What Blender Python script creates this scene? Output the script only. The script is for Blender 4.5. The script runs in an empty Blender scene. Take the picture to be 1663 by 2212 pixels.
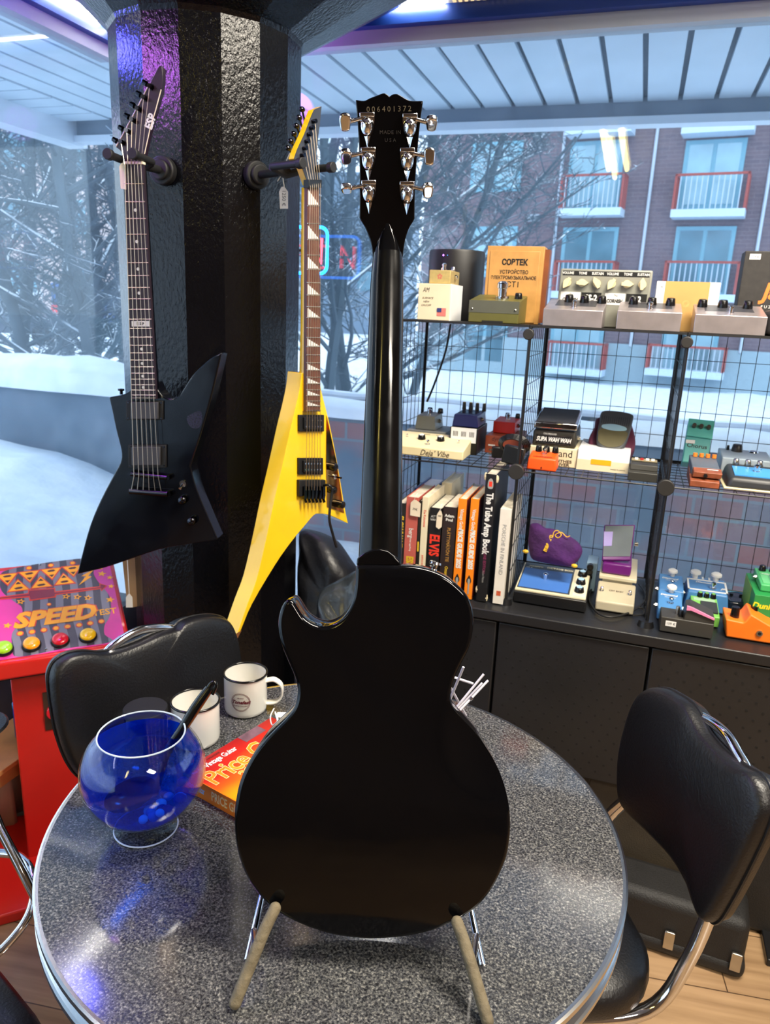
import bpy, bmesh, math, random
from mathutils import Vector, Matrix
random.seed(7)
PI = math.pi
S = bpy.context.scene
COL = S.collection
# ------------------------------------------------------------------ camera
W, H, F = 1663, 2212, 1600.0
PITCH, ROLL, YAW = math.radians(15.3), math.radians(2.5), math.radians(18)
CAM = Vector((0, 0, 1.515))
FH = Vector((-math.sin(YAW), math.cos(YAW), 0)); RH = Vector((math.cos(YAW), math.sin(YAW), 0)); ZZ = Vector((0, 0, 1))
FW = FH*math.cos(PITCH) - ZZ*math.sin(PITCH)
U0 = FH*math.sin(PITCH) + ZZ*math.cos(PITCH)
XR = RH*math.cos(ROLL) + U0*math.sin(ROLL)
UP = -RH*math.sin(ROLL) + U0*math.cos(ROLL)
cd = bpy.data.cameras.new('camera'); cam = bpy.data.objects.new('camera', cd); COL.objects.link(cam)
mw = Matrix.Identity(4)
for i in range(3):
    mw[i][0] = XR[i]; mw[i][1] = UP[i]; mw[i][2] = -FW[i]; mw[i][3] = CAM[i]
cam.matrix_world = mw
cd.sensor_fit = 'VERTICAL'; cd.sensor_height = 24.0; cd.lens = 24.0*F/H; cd.clip_start = 0.02
cd.dof.use_dof = True; cd.dof.focus_distance = 0.95; cd.dof.aperture_fstop = 7.0
S.camera = cam
S.view_settings.view_transform = 'Standard'; S.view_settings.look = 'None'
S.view_settings.exposure = 0.55; S.view_settings.gamma = 1.0; S.view_settings.use_curve_mapping = False
# ------------------------------------------------------------------ world: overcast winter sky
def lin(v):
    v /= 255.0
    return v/12.92 if v <= 0.04045 else ((v+0.055)/1.055)**2.4
def c(r, g, b): return (lin(r), lin(g), lin(b), 1)
wd = bpy.data.worlds.new('winter_sky'); S.world = wd; wd.use_nodes = True
wn = wd.node_tree.nodes; wl = wd.node_tree.links
bg = wn['Background']; tc = wn.new('ShaderNodeTexCoord'); nz = wn.new('ShaderNodeTexNoise'); cr = wn.new('ShaderNodeValToRGB')
nz.inputs['Scale'].default_value = 2.2; nz.inputs['Detail'].default_value = 4
cr.color_ramp.elements[0].color = c(190, 206, 224); cr.color_ramp.elements[1].color = c(212, 228, 241)
wl.new(tc.outputs['Generated'], nz.inputs['Vector']); wl.new(nz.outputs['Fac'], cr.inputs['Fac']); wl.new(cr.outputs['Color'], bg.inputs['Color'])
bg.inputs['Strength'].default_value = 2.65
# ------------------------------------------------------------------ room lights (ceiling lamps of the shop, plus added violet and blue lights)
def area(name, loc, size, power, col, rot=(0, 0, 0), sy=None):
    l = bpy.data.lights.new(name, 'AREA'); l.energy = power; l.color = col; l.size = size
    if sy: l.shape = 'RECTANGLE'; l.size_y = sy
    o = bpy.data.objects.new(name, l); COL.objects.link(o); o.location = loc; o.rotation_euler = rot
    return o
area('ceiling_lamp_front', (0.30, 1.08, 2.88), 0.9, 50, (1, .91, .76), sy=0.4)
area('ceiling_lamp_back', (1.9, -1.0, 2.85), 1.1, 62, (1, .90, .76), sy=0.5)
area('ceiling_lamp_shelf', (0.95, 0.9, 2.75), 0.5, 42, (1, .91, .76), rot=(math.radians(28), 0, math.radians(-10)))
def point(name, loc, power, col, r=0.04):
    l = bpy.data.lights.new(name, 'POINT'); l.energy = power; l.color = col; l.shadow_soft_size = r
    o = bpy.data.objects.new(name, l); COL.objects.link(o); o.location = loc; return o
point('added_neon_glow', (-1.15, 2.08, 2.12), 2, (.60, .12, 1), .06)  # added violet light standing in for the glow of the neon sign
point('added_violet_light', (-1.30, 1.0, 2.12), 6, (.60, .12, 1), .05)  # added light, source unseen, for the purple highlight on the column
point('added_blue_light', (-1.40, 1.45, 2.10), 3, (.12, .12, 1), .04)  # unseen blue light added for the glow on the column's left side

# ------------------------------------------------------------------ pixel rays (each hit on a plane at its own true distance)
def ray(x, y): return XR*((x-W/2)/F) + UP*((H/2-y)/F) + FW
def atD(x, y, d): return CAM + ray(x, y)*d
def atX(x, y, v): r = ray(x, y); return CAM + r*((v-CAM.x)/r.x)
def atY(x, y, v): r = ray(x, y); return CAM + r*((v-CAM.y)/r.y)
def atZ(x, y, v): r = ray(x, y); return CAM + r*((v-CAM.z)/r.z)
class Frame:
    """a plane in the room: origin, right, up, normal"""
    def __init__(s, o, n, up=ZZ):
        s.o = Vector(o); s.n = Vector(n).normalized(); up = Vector(up)
        s.v = (up - s.n*up.dot(s.n)).normalized(); s.u = s.v.cross(s.n)
        s.m = Matrix.Identity(4)
        for i in range(3): s.m[i][0] = s.u[i]; s.m[i][1] = s.v[i]; s.m[i][2] = s.n[i]; s.m[i][3] = s.o[i]
    def px(s, x, y, w=0.0):
        r = ray(x, y); k = ((s.o + s.n*w) - CAM).dot(s.n)/r.dot(s.n); p = CAM + r*k - s.o
        return (p.dot(s.u), p.dot(s.v))
    def pts(s, L, w=0.0): return [s.px(x, y, w) for x, y in L]

# ------------------------------------------------------------------ materials
MATS = {}
def mat(name, col=(.5, .5, .5, 1), rough=.5, metal=0.0, noise=.08, scale=18, bump=0.0, bscale=60, coat=0.0, emit=None, es=0.0, spec=.5):
    if name in MATS: return MATS[name]
    m = bpy.data.materials.new(name); m.use_nodes = True; nt = m.node_tree; b = nt.nodes['Principled BSDF']
    b.inputs['Roughness'].default_value = rough; b.inputs['Metallic'].default_value = metal
    b.inputs['Coat Weight'].default_value = coat; b.inputs['Coat Roughness'].default_value = .04; b.inputs['Specular IOR Level'].default_value = spec
    t = nt.nodes.new('ShaderNodeTexCoord')
    if noise > 0:
        n = nt.nodes.new('ShaderNodeTexNoise'); n.inputs['Scale'].default_value = scale; n.inputs['Detail'].default_value = 3
        nt.links.new(t.outputs['Object'], n.inputs['Vector'])
        r = nt.nodes.new('ShaderNodeValToRGB')
        r.color_ramp.elements[0].position = .3; r.color_ramp.elements[1].position = .7
        r.color_ramp.elements[0].color = tuple(v*(1-noise) for v in col[:3])+(1,); r.color_ramp.elements[1].color = tuple(min(1, v*(1+noise)) for v in col[:3])+(1,)
        nt.links.new(n.outputs['Fac'], r.inputs['Fac']); nt.links.new(r.outputs['Color'], b.inputs['Base Color'])
    else: b.inputs['Base Color'].default_value = col
    if bump > 0:
        n2 = nt.nodes.new('ShaderNodeTexNoise'); n2.inputs['Scale'].default_value = bscale; n2.inputs['Detail'].default_value = 4
        bp = nt.nodes.new('ShaderNodeBump'); bp.inputs['Strength'].default_value = bump; bp.inputs['Distance'].default_value = .01
        nt.links.new(t.outputs['Object'], n2.inputs['Vector']); nt.links.new(n2.outputs['Fac'], bp.inputs['Height']); nt.links.new(bp.outputs['Normal'], b.inputs['Normal'])
    if emit: b.inputs['Emission Color'].default_value = emit; b.inputs['Emission Strength'].default_value = es
    MATS[name] = m; return m
def node_mat(name, fn):
    if name in MATS: return MATS[name]
    m = bpy.data.materials.new(name); m.use_nodes = True; fn(m.node_tree, m.node_tree.nodes['Principled BSDF']); MATS[name] = m; return m
def ramp(nt, src, stops, const=False):
    r = nt.nodes.new('ShaderNodeValToRGB'); e = r.color_ramp.elements
    if const: r.color_ramp.interpolation = 'CONSTANT'
    while len(e) < len(stops): e.new(.5)
    for i, (p, col) in enumerate(stops): e[i].position = p; e[i].color = col
    nt.links.new(src, r.inputs['Fac']); return r

# ------------------------------------------------------------------ mesh helper
class MB:
    def __init__(s): s.bm = bmesh.new(); s.mi = 0
    def add(s, verts, faces):
        vs = [s.bm.verts.new(v) for v in verts]; out = []
        for f in faces:
            try: fc = s.bm.faces.new([vs[i] for i in f]); fc.material_index = s.mi; out.append(fc)
            except ValueError: pass
        return vs
    def box(s, x0, x1, y0, y1, z0, z1, m=None):
        v = [(x, y, z) for z in (z0, z1) for y in (y0, y1) for x in (x0, x1)]
        if m is not None: v = [m @ Vector(p) for p in v]
        s.add(v, [(0, 2, 3, 1), (4, 5, 7, 6), (0, 1, 5, 4), (2, 6, 7, 3), (0, 4, 6, 2), (1, 3, 7, 5)]); return s
    def hexa(s, b, t):
        """bottom quad, top quad (both counter-clockwise from above)"""
        s.add(list(b)+list(t), [(3, 2, 1, 0), (4, 5, 6, 7), (0, 1, 5, 4), (1, 2, 6, 5), (2, 3, 7, 6), (3, 0, 4, 7)]); return s
    def cone(s, p0, p1, r0, r1=None, n=16, cap=True):
        r1 = r0 if r1 is None else r1; p0 = Vector(p0); p1 = Vector(p1); d = (p1-p0).normalized()
        a = d.orthogonal().normalized(); b = d.cross(a)
        v = []
        for p, r in ((p0, r0), (p1, r1)):
            for i in range(n):
                t = 2*PI*i/n; v.append(p + a*math.cos(t)*r + b*math.sin(t)*r)
        f = [(i, (i+1) % n, n+(i+1) % n, n+i) for i in range(n)]
        if cap: f += [tuple(range(n-1, -1, -1)), tuple(range(n, 2*n))]
        s.add(v, f); return s
    def tube(s, pts, r, n=10, closed=False, cap=True):
        P = [Vector(p) for p in pts]; R = r if isinstance(r, (list, tuple)) else [r]*len(P); v = []; a = None
        N = len(P)
        for i, p in enumerate(P):
            if closed: d = (P[(i+1) % N]-P[i-1]).normalized()
            else: d = (P[min(i+1, N-1)]-P[max(i-1, 0)]).normalized()
            if a is None: a = d.orthogonal().normalized()
            else: a = (a - d*a.dot(d)).normalized()
            b = d.cross(a)
            for k in range(n):
                t = 2*PI*k/n; v.append(p + (a*math.cos(t) + b*math.sin(t))*R[i])
        f = []
        for i in range(N if closed else N-1):
            j = (i+1) % N
            for k in range(n): f.append((i*n+k, i*n+(k+1) % n, j*n+(k+1) % n, j*n+k))
        if cap and not closed: f += [tuple(range(n-1, -1, -1)), tuple((N-1)*n+k for k in range(n))]
        s.add(v, f); return s
    def lathe(s, prof, n=40, o=(0, 0, 0), m=None, close=False):
        if prof[0] == prof[-1]: prof = prof[:-1]; close = True
        o = Vector(o); v = []
        for r, z in prof:
            for i in range(n):
                t = 2*PI*i/n; p = Vector((r*math.cos(t), r*math.sin(t), z)) + o
                v.append(m @ p if m is not None else p)
        f = []; K = len(prof)
        for j in range(K if close else K-1):
            k = (j+1) % K
            for i in range(n): f.append((j*n+i, j*n+(i+1) % n, k*n+(i+1) % n, k*n+i))
        if not close:
            if prof[0][0] > 1e-6: f.append(tuple(range(n-1, -1, -1)))
            if prof[-1][0] > 1e-6: f.append(tuple((K-1)*n+i for i in range(n)))
        s.add(v, f); return s
    def prism(s, out, w0, w1, out1=None, m=None):
        """outline (u, v) extruded from w0 to w1; out1 = outline at w1"""
        out1 = out1 or out; n = len(out)
        v = [Vector((x, y, w0)) for x, y in out] + [Vector((x, y, w1)) for x, y in out1]
        if m is not None: v = [m @ p for p in v]
        f = [tuple(range(n-1, -1, -1)), tuple(range(n, 2*n))] + [(i, (i+1) % n, n+(i+1) % n, n+i) for i in range(n)]
        s.add(v, f); return s
    def ball(s, o, r, n=16, sc=(1, 1, 1)):
        o = Vector(o); k = n//2
        v = []; f = []
        for j in range(k+1):
            ph = PI*j/k
            for i in range(n):
                t = 2*PI*i/n; v.append(o + Vector((math.sin(ph)*math.cos(t)*r*sc[0], math.sin(ph)*math.sin(t)*r*sc[1], math.cos(ph)*r*sc[2])))
        for j in range(k):
            for i in range(n): f.append((j*n+i, (j+1)*n+i, (j+1)*n+(i+1) % n, j*n+(i+1) % n))
        s.add(v, f); return s
    def text(s, txt, size, m, depth=.0004, align='CENTER', shear=0.0, bold=0.0, sx=1.0, spacing=1.0):
        cu = bpy.data.curves.new('lettering', 'FONT'); cu.body = txt; cu.size = size; cu.align_x = align; cu.align_y = 'CENTER'
        cu.extrude = depth; cu.shear = shear; cu.offset = bold; cu.resolution_u = 2; cu.space_character = spacing
        o = bpy.data.objects.new('lettering', cu); COL.objects.link(o)
        me = bpy.data.meshes.new_from_object(o.evaluated_get(bpy.context.evaluated_depsgraph_get()))
        bpy.data.objects.remove(o); bpy.data.curves.remove(cu)
        nv = len(s.bm.verts); nf = len(s.bm.faces)
        s.bm.from_mesh(me); bpy.data.meshes.remove(me)
        s.bm.verts.ensure_lookup_table(); s.bm.faces.ensure_lookup_table()
        for v in s.bm.verts[nv:]: v.co = m @ Vector((v.co.x*sx, v.co.y, v.co.z))
        for f in s.bm.faces[nf:]: f.material_index = s.mi
        return s
    def build(s, name, m=None, parent=None, bevel=0, seg=2, smooth=35, weld=False, mats=None, sub=0):
        bm = s.bm
        if weld: bmesh.ops.remove_doubles(bm, verts=bm.verts, dist=1e-5)
        bmesh.ops.recalc_face_normals(bm, faces=bm.faces)
        me = bpy.data.meshes.new(name); bm.to_mesh(me); bm.free()
        o = bpy.data.objects.new(name, me); COL.objects.link(o)
        for k in (mats or ([m] if m else [])): me.materials.append(k)
        if smooth:
            for p in me.polygons: p.use_smooth = True
            me.set_sharp_from_angle(angle=math.radians(smooth))
        if parent: o.parent = parent
        if bevel:
            b = o.modifiers.new('bevel', 'BEVEL'); b.width = bevel; b.segments = seg; b.limit_method = 'ANGLE'; b.angle_limit = math.radians(40); b.harden_normals = False
            if smooth:
                for p in me.polygons: p.use_smooth = True
        if sub:
            q = o.modifiers.new('sub', 'SUBSURF'); q.levels = sub; q.render_levels = sub
        return o
def smoothline(P, k=6, closed=True, sharp=()):
    """Catmull-Rom through 2-D/3-D points; indices in sharp stay corners"""
    P = [Vector(p) for p in P]; n = len(P); out = []
    for i in range(n if closed else n-1):
        p1 = P[i]; p2 = P[(i+1) % n]
        p0 = P[i-1] if (closed or i > 0) else p1
        p3 = P[(i+2) % n] if (closed or i+2 < n) else p2
        if i in sharp: p0 = p1 - (p2-p1)
        if (i+1) % n in sharp: p3 = p2 + (p2-p1)
        for j in range(k):
            t = j/k; out.append(.5*((2*p1)+(-p0+p2)*t+(2*p0-5*p1+4*p2-p3)*t*t+(-p0+3*p1-3*p2+p3)*t**3))
    if not closed: out.append(P[-1])
    return out
def tag(o, label=None, cat=None, group=None, kind=None):
    if label: o['label'] = label
    if cat: o['category'] = cat
    if group: o['group'] = group
    if kind: o['kind'] = kind
    return o
def thing(name, label, cat, loc=(0, 0, 0), rz=0.0, group=None, m=None):
    o = bpy.data.objects.new(name, None); COL.objects.link(o); o.empty_display_size = .02
    if m is not None: o.matrix_world = m
    else: o.location = loc; o.rotation_euler = (0, 0, rz)
    return tag(o, label, cat, group)
def rect(x0, x1, y0, y1): return [(x0, y0), (x1, y0), (x1, y1), (x0, y1)]
def rrect(w, h, r, n=5, cx=0, cy=0):
    out = []
    for qx, qy, a0 in ((1, 1, 0), (-1, 1, 90), (-1, -1, 180), (1, -1, 270)):
        for i in range(n+1):
            a = math.radians(a0+90*i/n); out.append((cx+qx*(w/2-r)+r*math.cos(a), cy+qy*(h/2-r)+r*math.sin(a)))
    return out
T = Matrix.Translation
def R(a, ax): return Matrix.Rotation(math.radians(a), 4, ax)
FRONT = R(90, 'X')     # text facing -Y
# common materials
BLACKP = mat('black_plastic', c(16, 16, 18), .35, noise=.2)
BLACKM = mat('matt_black', c(13, 13, 15), .6, noise=.2)
KNOBB = mat('knob_black', c(10, 10, 12), .25, noise=.1)
CHROME = mat('chrome', c(225, 225, 228), .09, 1.0, noise=.03)
BRASS = mat('brushed_steel', c(190, 186, 178), .25, 1.0, noise=.1)
WHITE = mat('white_paint', c(228, 226, 220), .45, noise=.04)
CREAM = mat('cream_plastic', c(222, 208, 165), .45, noise=.05)
PAPER = mat('paper_pages', c(205, 198, 180), .8, noise=.12, scale=90)
INK = mat('black_ink', c(15, 15, 15), .5, noise=.1)
WHITEINK = mat('white_ink', c(225, 225, 220), .5, noise=.05)
# ================================================================== SETTING
YG, XG = 2.22, -1.68          # right window pane plane, left window pane plane
ZC = 2.95
def glass_nodes(nt, b):
    nt.nodes.remove(b); out = nt.nodes['Material Output']
    tr = nt.nodes.new('ShaderNodeBsdfTransparent'); gl = nt.nodes.new('ShaderNodeBsdfGlossy'); mx = nt.nodes.new('ShaderNodeMixShader'); fr = nt.nodes.new('ShaderNodeFresnel')
    n = nt.nodes.new('ShaderNodeTexNoise'); n.inputs['Scale'].default_value = 9
    t = nt.nodes.new('ShaderNodeTexCoord'); nt.links.new(t.outputs['Object'], n.inputs['Vector'])
    r = ramp(nt, n.outputs['Fac'], [(.3, (.88, .93, .96, 1)), (.8, (.93, .96, .985, 1))]); nt.links.new(r.outputs['Color'], tr.inputs['Color'])
    nt.nodes.remove(fr); lw = nt.nodes.new('ShaderNodeLayerWeight'); lw.inputs['Blend'].default_value = .5; gl.inputs['Roughness'].default_value = .0
    pw = nt.nodes.new('ShaderNodeMath'); pw.operation = 'POWER'; pw.inputs[1].default_value = 5; nt.links.new(lw.outputs['Facing'], pw.inputs[0])
    ma = nt.nodes.new('ShaderNodeMath'); ma.operation = 'MULTIPLY_ADD'; ma.inputs[1].default_value = .9; ma.inputs[2].default_value = .045; nt.links.new(pw.outputs[0], ma.inputs[0])
    nt.links.new(ma.outputs[0], mx.inputs[0]); nt.links.new(tr.outputs[0], mx.inputs[1]); nt.links.new(gl.outputs[0], mx.inputs[2])
    tl = nt.nodes.new('ShaderNodeBsdfTranslucent'); tl.inputs['Color'].default_value = c(205, 228, 245); m2 = nt.nodes.new('ShaderNodeMixShader'); m2.inputs[0].default_value = .045
    r2 = ramp(nt, n.outputs['Fac'], [(.35, (.03, .03, .03, 1)), (.75, (.075, .075, .075, 1))]); nt.links.new(r2.outputs[0], m2.inputs[0])
    nt.links.new(mx.outputs[0], m2.inputs[1]); nt.links.new(tl.outputs[0], m2.inputs[2]); nt.links.new(m2.outputs[0], out.inputs['Surface'])
GLASS = node_mat('window_glass', glass_nodes)
def floor_nodes(nt, b):
    t = nt.nodes.new('ShaderNodeTexCoord'); mp = nt.nodes.new('ShaderNodeMapping'); mp.inputs['Scale'].default_value = (1, 1, 1); mp.inputs['Rotation'].default_value = (0, 0, math.radians(-8))
    nt.links.new(t.outputs['Object'], mp.inputs['Vector'])
    br = nt.nodes.new('ShaderNodeTexBrick'); br.inputs['Scale'].default_value = 1; br.inputs['Brick Width'].default_value = 1.2; br.inputs['Row Height'].default_value = .19
    br.inputs['Mortar Size'].default_value = .0015; br.inputs['Color1'].default_value = c(172, 142, 108); br.inputs['Color2'].default_value = c(150, 118, 84); br.inputs['Mortar'].default_value = c(70, 50, 34)
    nt.links.new(mp.outputs[0], br.inputs['Vector'])
    m2 = nt.nodes.new('ShaderNodeMapping'); m2.inputs['Scale'].default_value = (2, 26, 1); nt.links.new(mp.outputs[0], m2.inputs['Vector'])
    n = nt.nodes.new('ShaderNodeTexNoise'); n.inputs['Scale'].default_value = 1.6; n.inputs['Detail'].default_value = 6; nt.links.new(m2.outputs[0], n.inputs['Vector'])
    r = ramp(nt, n.outputs['Fac'], [(.3, (.55, .5, .45, 1)), (.65, (1, 1, 1, 1))])
    mx = nt.nodes.new('ShaderNodeMixRGB'); mx.blend_type = 'MULTIPLY'; mx.inputs[0].default_value = .8
    nt.links.new(br.outputs['Color'], mx.inputs[1]); nt.links.new(r.outputs[0], mx.inputs[2]); nt.links.new(mx.outputs[0], b.inputs['Base Color']); b.inputs['Roughness'].default_value = .32
WOODFLOOR = node_mat('wood_laminate_floor', floor_nodes)
def st(o): return tag(o, kind='structure')
DARKWALL = mat('dark_wall_paint', c(104, 84, 70), .7, noise=.15, scale=3)
CEIL = mat('ceiling_paint', c(150, 152, 156), .8, noise=.05, scale=3)
st(MB().box(XG-.1, 3.2, -4.2, YG+.1, -.08, 0).build('floor', WOODFLOOR))
st(MB().box(XG-.1, 3.2, -4.2, YG+.1, ZC, ZC+.1).build('ceiling', CEIL))
st(MB().box(XG-.1, 3.2, -4.3, -4.2, 0, ZC).build('wall_front', DARKWALL))
st(MB().box(3.2, 3.3, -4.3, YG+.1, 0, ZC).build('wall_right', DARKWALL))
LOWER = mat('window_apron_paint', c(60, 62, 68), .6, noise=.1)
HEAD = mat('header_grey', c(176, 184, 194), .45, noise=.06, scale=4)
BLUEH = mat('blue_header_trim', c(20, 58, 140), .35, noise=.1, scale=3)
st(MB().box(XG, 3.2, YG, YG+.12, 0, .45).box(XG, 3.2, YG, YG+.12, 2.275, ZC).build('wall_back', LOWER))
st(MB().box(XG-.12, XG, -4.2, YG, 0, .42).box(XG-.12, XG, -4.2, YG, 2.275, ZC).build('wall_left', LOWER))
w1 = st(MB().box(XG, 3.2, YG+.028, YG+.036, .45, 2.275).build('window_1', GLASS))
MB().box(XG, 3.2, YG, YG+.06, 2.235, 2.275).build('window_frame', HEAD, w1)
w2 = st(MB().box(XG-.036, XG-.028, -4.2, YG, .42, 2.275).build('window_2', GLASS))
MB().box(XG-.06, XG, -4.2, YG, 2.235, 2.275).build('window_frame', HEAD, w2)
# dropped header over each window: pale soffit with a blue face
st(MB().box(XG, 3.2, 1.97, YG, 2.315, 2.36).box(XG, XG+.25, -4.2, 1.97, 2.315, 2.36).build('trim_1', HEAD))
st(MB().box(XG+.03, 3.2, YG-.03, YG-.001, 2.27, 2.315).box(XG+.001, XG+.03, -4.2, 2.19, 2.27, 2.315).build('trim_2', BLUEH))
# LED strips under the soffit
LED = mat('led_glow', c(255, 252, 240), .4, noise=0, emit=(1, .97, .88, 1), es=26)
LEDDIM = mat('led_strip_tape', c(205, 205, 200), .4, noise=.03)
AMB = mat('led_phosphor', c(240, 205, 120), .4, noise=0, emit=(1, .8, .45, 1), es=.6)
t = thing('led_strip', 'white LED strip on the header above the right window', 'led strip', (0, 0, 0))
MB().box(XG+.06, 2.6, YG-.07, YG-.031, 2.309, 2.3145).build('tape', LEDDIM, t)
m = MB()
for i in range(116): m.box(-1.62+i*.0088, -1.616+i*.0088, YG-.052, YG-.038, 2.303, 2.309)
m.build('lit_diodes', LED, t)
m = MB()
for i in range(110): m.box(-.58+i*.016, -.572+i*.016, YG-.051, YG-.040, 2.306, 2.309)
m.build('diodes', AMB, t)
t = thing('led_strip', 'glowing LED strip along the header of the left window', 'led strip', (0, 0, 0))
MB().box(XG+.031, XG+.07, -1.2, 2.15, 2.309, 2.3145).build('tape', LEDDIM, t)
m = MB()
for i in range(196): m.box(XG+.038, XG+.053, -1.2+i*.017, -1.193+i*.017, 2.302, 2.309)
m.build('lit_diodes', LED, t)
# ceiling fluorescent lamps (seen as yellow reflections in the right window)
TUBE = mat('tube_glow', c(255, 245, 190), .4, noise=0, emit=(1, .80, .22, 1), es=19)
LH = mat('lamp_housing', c(210, 208, 200), .5, noise=.03)
def reflect_spot(x, y, z):
    """where on height z a ray mirrored in the right pane ends up"""
    r = ray(x, y); k = (YG+.03)/r.y; p = CAM + r*k; r2 = Vector((r.x, -r.y, r.z)); return p + r2*((z-p.z)/r2.z)
a = reflect_spot(1325, 285, ZC-.07); b2 = reflect_spot(1330, 380, ZC-.07)
for i, (lab, px, y0, y1) in enumerate((('long ceiling tube lamp, nearest the right wall of the shop', 1348, 282, 366), ('middle ceiling tube lamp of the row of three', 1322, 300, 384), ('ceiling tube lamp at the left of the row of three', 1308, 285, 366))):
    p0 = reflect_spot(px-6, y0, ZC-.07); p1 = reflect_spot(px+6, y1, ZC-.07)
    d = (p1-p0).normalized(); q = d.cross(ZZ).normalized()*.035
    t = thing('ceiling_lamp', lab, 'lamp', (p0+p1)/2, group='ceiling tube lamps')
    h = (p1-p0)/2
    MB().hexa([-h-q+ZZ*.02, h-q+ZZ*.02, h+q+ZZ*.02, -h+q+ZZ*.02], [-h-q+ZZ*.07, h-q+ZZ*.07, h+q+ZZ*.07, -h+q+ZZ*.07]).build('housing', LH, t)
    MB().cone(-h, h, .02, n=12).build('tube', TUBE, t)
# ---------------------------------------------------------------- column
PC = Vector((-1.039, 1.709, 0)); PR = .2195
def paint_nodes(nt, b):
    t = nt.nodes.new('ShaderNodeTexCoord')
    n = nt.nodes.new('ShaderNodeTexNoise'); n.inputs['Scale'].default_value = 130; n.inputs['Detail'].default_value = 3; n.inputs['Roughness'].default_value = .6
    n2 = nt.nodes.new('ShaderNodeTexNoise'); n2.inputs['Scale'].default_value = 7
    mp = nt.nodes.new('ShaderNodeMapping'); mp.inputs['Scale'].default_value = (1, 1, .6)
    nt.links.new(t.outputs['Object'], mp.inputs['Vector']); nt.links.new(mp.outputs[0], n.inputs['Vector']); nt.links.new(t.outputs['Object'], n2.inputs['Vector'])
    ad = nt.nodes.new('ShaderNodeMath'); ad.operation = 'ADD'; nt.links.new(n.outputs['Fac'], ad.inputs[0]); nt.links.new(n2.outputs['Fac'], ad.inputs[1])
    bp = nt.nodes.new('ShaderNodeBump'); bp.inputs['Strength'].default_value = .5; bp.inputs['Distance'].default_value = .0028
    nt.links.new(ad.outputs[0], bp.inputs['Height']); nt.links.new(bp.outputs[0], b.inputs['Normal'])
    r = ramp(nt, n2.outputs['Fac'], [(.3, c(6, 7, 11)), (.7, c(10, 10, 15))]); nt.links.new(r.outputs[0], b.inputs['Base Color'])
    b.inputs['Roughness'].default_value = .17; b.inputs['Specular IOR Level'].default_value = .34
PAINT = node_mat('glossy_black_textured_paint', paint_nodes)
def ring(r, z, cx=0, cy=0, n=16, off=11.25-13.3+18):
    return [Vector((cx+r*math.cos(math.radians(off+360*i/n)), cy+r*math.sin(math.radians(off+360*i/n)), z)) for i in range(n)]
cap = RH*.10 - FH*.04
m = MB(); v = []
levels = [(PR, 0, 0), (PR, 2.09, 0), (PR*1.02, 2.10, 0), (.60, 2.36, 1), (1.05, ZC, 1.4)]
for r, z, k in levels: v += ring(r, z, cap.x*k, cap.y*k)
f = [(j*16+i, j*16+(i+1) % 16, (j+1)*16+(i+1) % 16, (j+1)*16+i) for j in range(4) for i in range(16)] + [tuple(range(15, -1, -1)), tuple(range(64, 80))]
m.add(v, f)
o = m.build('column', PAINT, bevel=.006, seg=2, smooth=0); o.location = PC; tag(o, 'thick glossy black faceted column flaring out at the ceiling', 'column', kind='structure')

for lab, loc in (('small dark spot lamp on the ceiling left of the column', (-1.30, 1.0, 2.12)), ('small dark spot lamp at the ceiling near the left window', (-1.40, 1.45, 2.10)), ('small dark spot lamp hidden behind the column', (-1.15, 2.08, 2.12))):  # unseen housings added so the coloured lights sit in fixtures
    t = thing('added_lamp_body', lab, 'lamp', loc); top_z = (ZC if loc[1] < 1.9 and loc[0] > -1.42 else 2.315)-loc[2]
    MB().lathe([(.045, .075), (.045, .11), (.001, .11)], n=24).build('lamp_shade', BLACKM, t); MB().cone((0, 0, .11), (0, 0, top_z), .005, n=8).build('rod', BLACKM, t)
# ================================================================== OUTSIDE
def snow_nodes(nt, b):
    t = nt.nodes.new('ShaderNodeTexCoord'); n = nt.nodes.new('ShaderNodeTexNoise'); n.inputs['Scale'].default_value = 5; n.inputs['Detail'].default_value = 6
    nt.links.new(t.outputs['Object'], n.inputs['Vector'])
    r = ramp(nt, n.outputs['Fac'], [(.3, c(215, 226, 240)), (.7, c(240, 246, 252))]); nt.links.new(r.outputs[0], b.inputs['Base Color'])
    bp = nt.nodes.new('ShaderNodeBump'); bp.inputs['Strength'].default_value = .5; bp.inputs['Distance'].default_value = .05; nt.links.new(n.outputs['Fac'], bp.inputs['Height']); nt.links.new(bp.outputs[0], b.inputs['Normal'])
    b.inputs['Roughness'].default_value = .9
SNOW = node_mat('snow', snow_nodes)
def snowy(name, base):
    def fn(nt, b):
        g = nt.nodes.new('ShaderNodeNewGeometry'); s = nt.nodes.new('ShaderNodeSeparateXYZ'); nt.links.new(g.outputs['Normal'], s.inputs[0])
        t = nt.nodes.new('ShaderNodeTexCoord'); n = nt.nodes.new('ShaderNodeTexNoise'); n.inputs['Scale'].default_value = 1.7; nt.links.new(t.outputs['Object'], n.inputs['Vector'])
        a = nt.nodes.new('ShaderNodeMath'); a.operation = 'MULTIPLY_ADD'; a.inputs[1].default_value = 1.6; a.inputs[2].default_value = -.75
        nt.links.new(n.outputs['Fac'], a.inputs[0])
        a2 = nt.nodes.new('ShaderNodeMath'); a2.operation = 'ADD'; nt.links.new(s.outputs['Z'], a2.inputs[0]); nt.links.new(a.outputs[0], a2.inputs[1])
        r = ramp(nt, a2.outputs[0], [(0, base), (.72, base), (.9, c(225, 236, 246)), (1, c(240, 246, 252))]); nt.links.new(r.outputs[0], b.inputs['Base Color']); b.inputs['Roughness'].default_value = .9
    return node_mat(name, fn)
BARK = snowy('snow_covered_bark', c(74, 88, 98))
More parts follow.
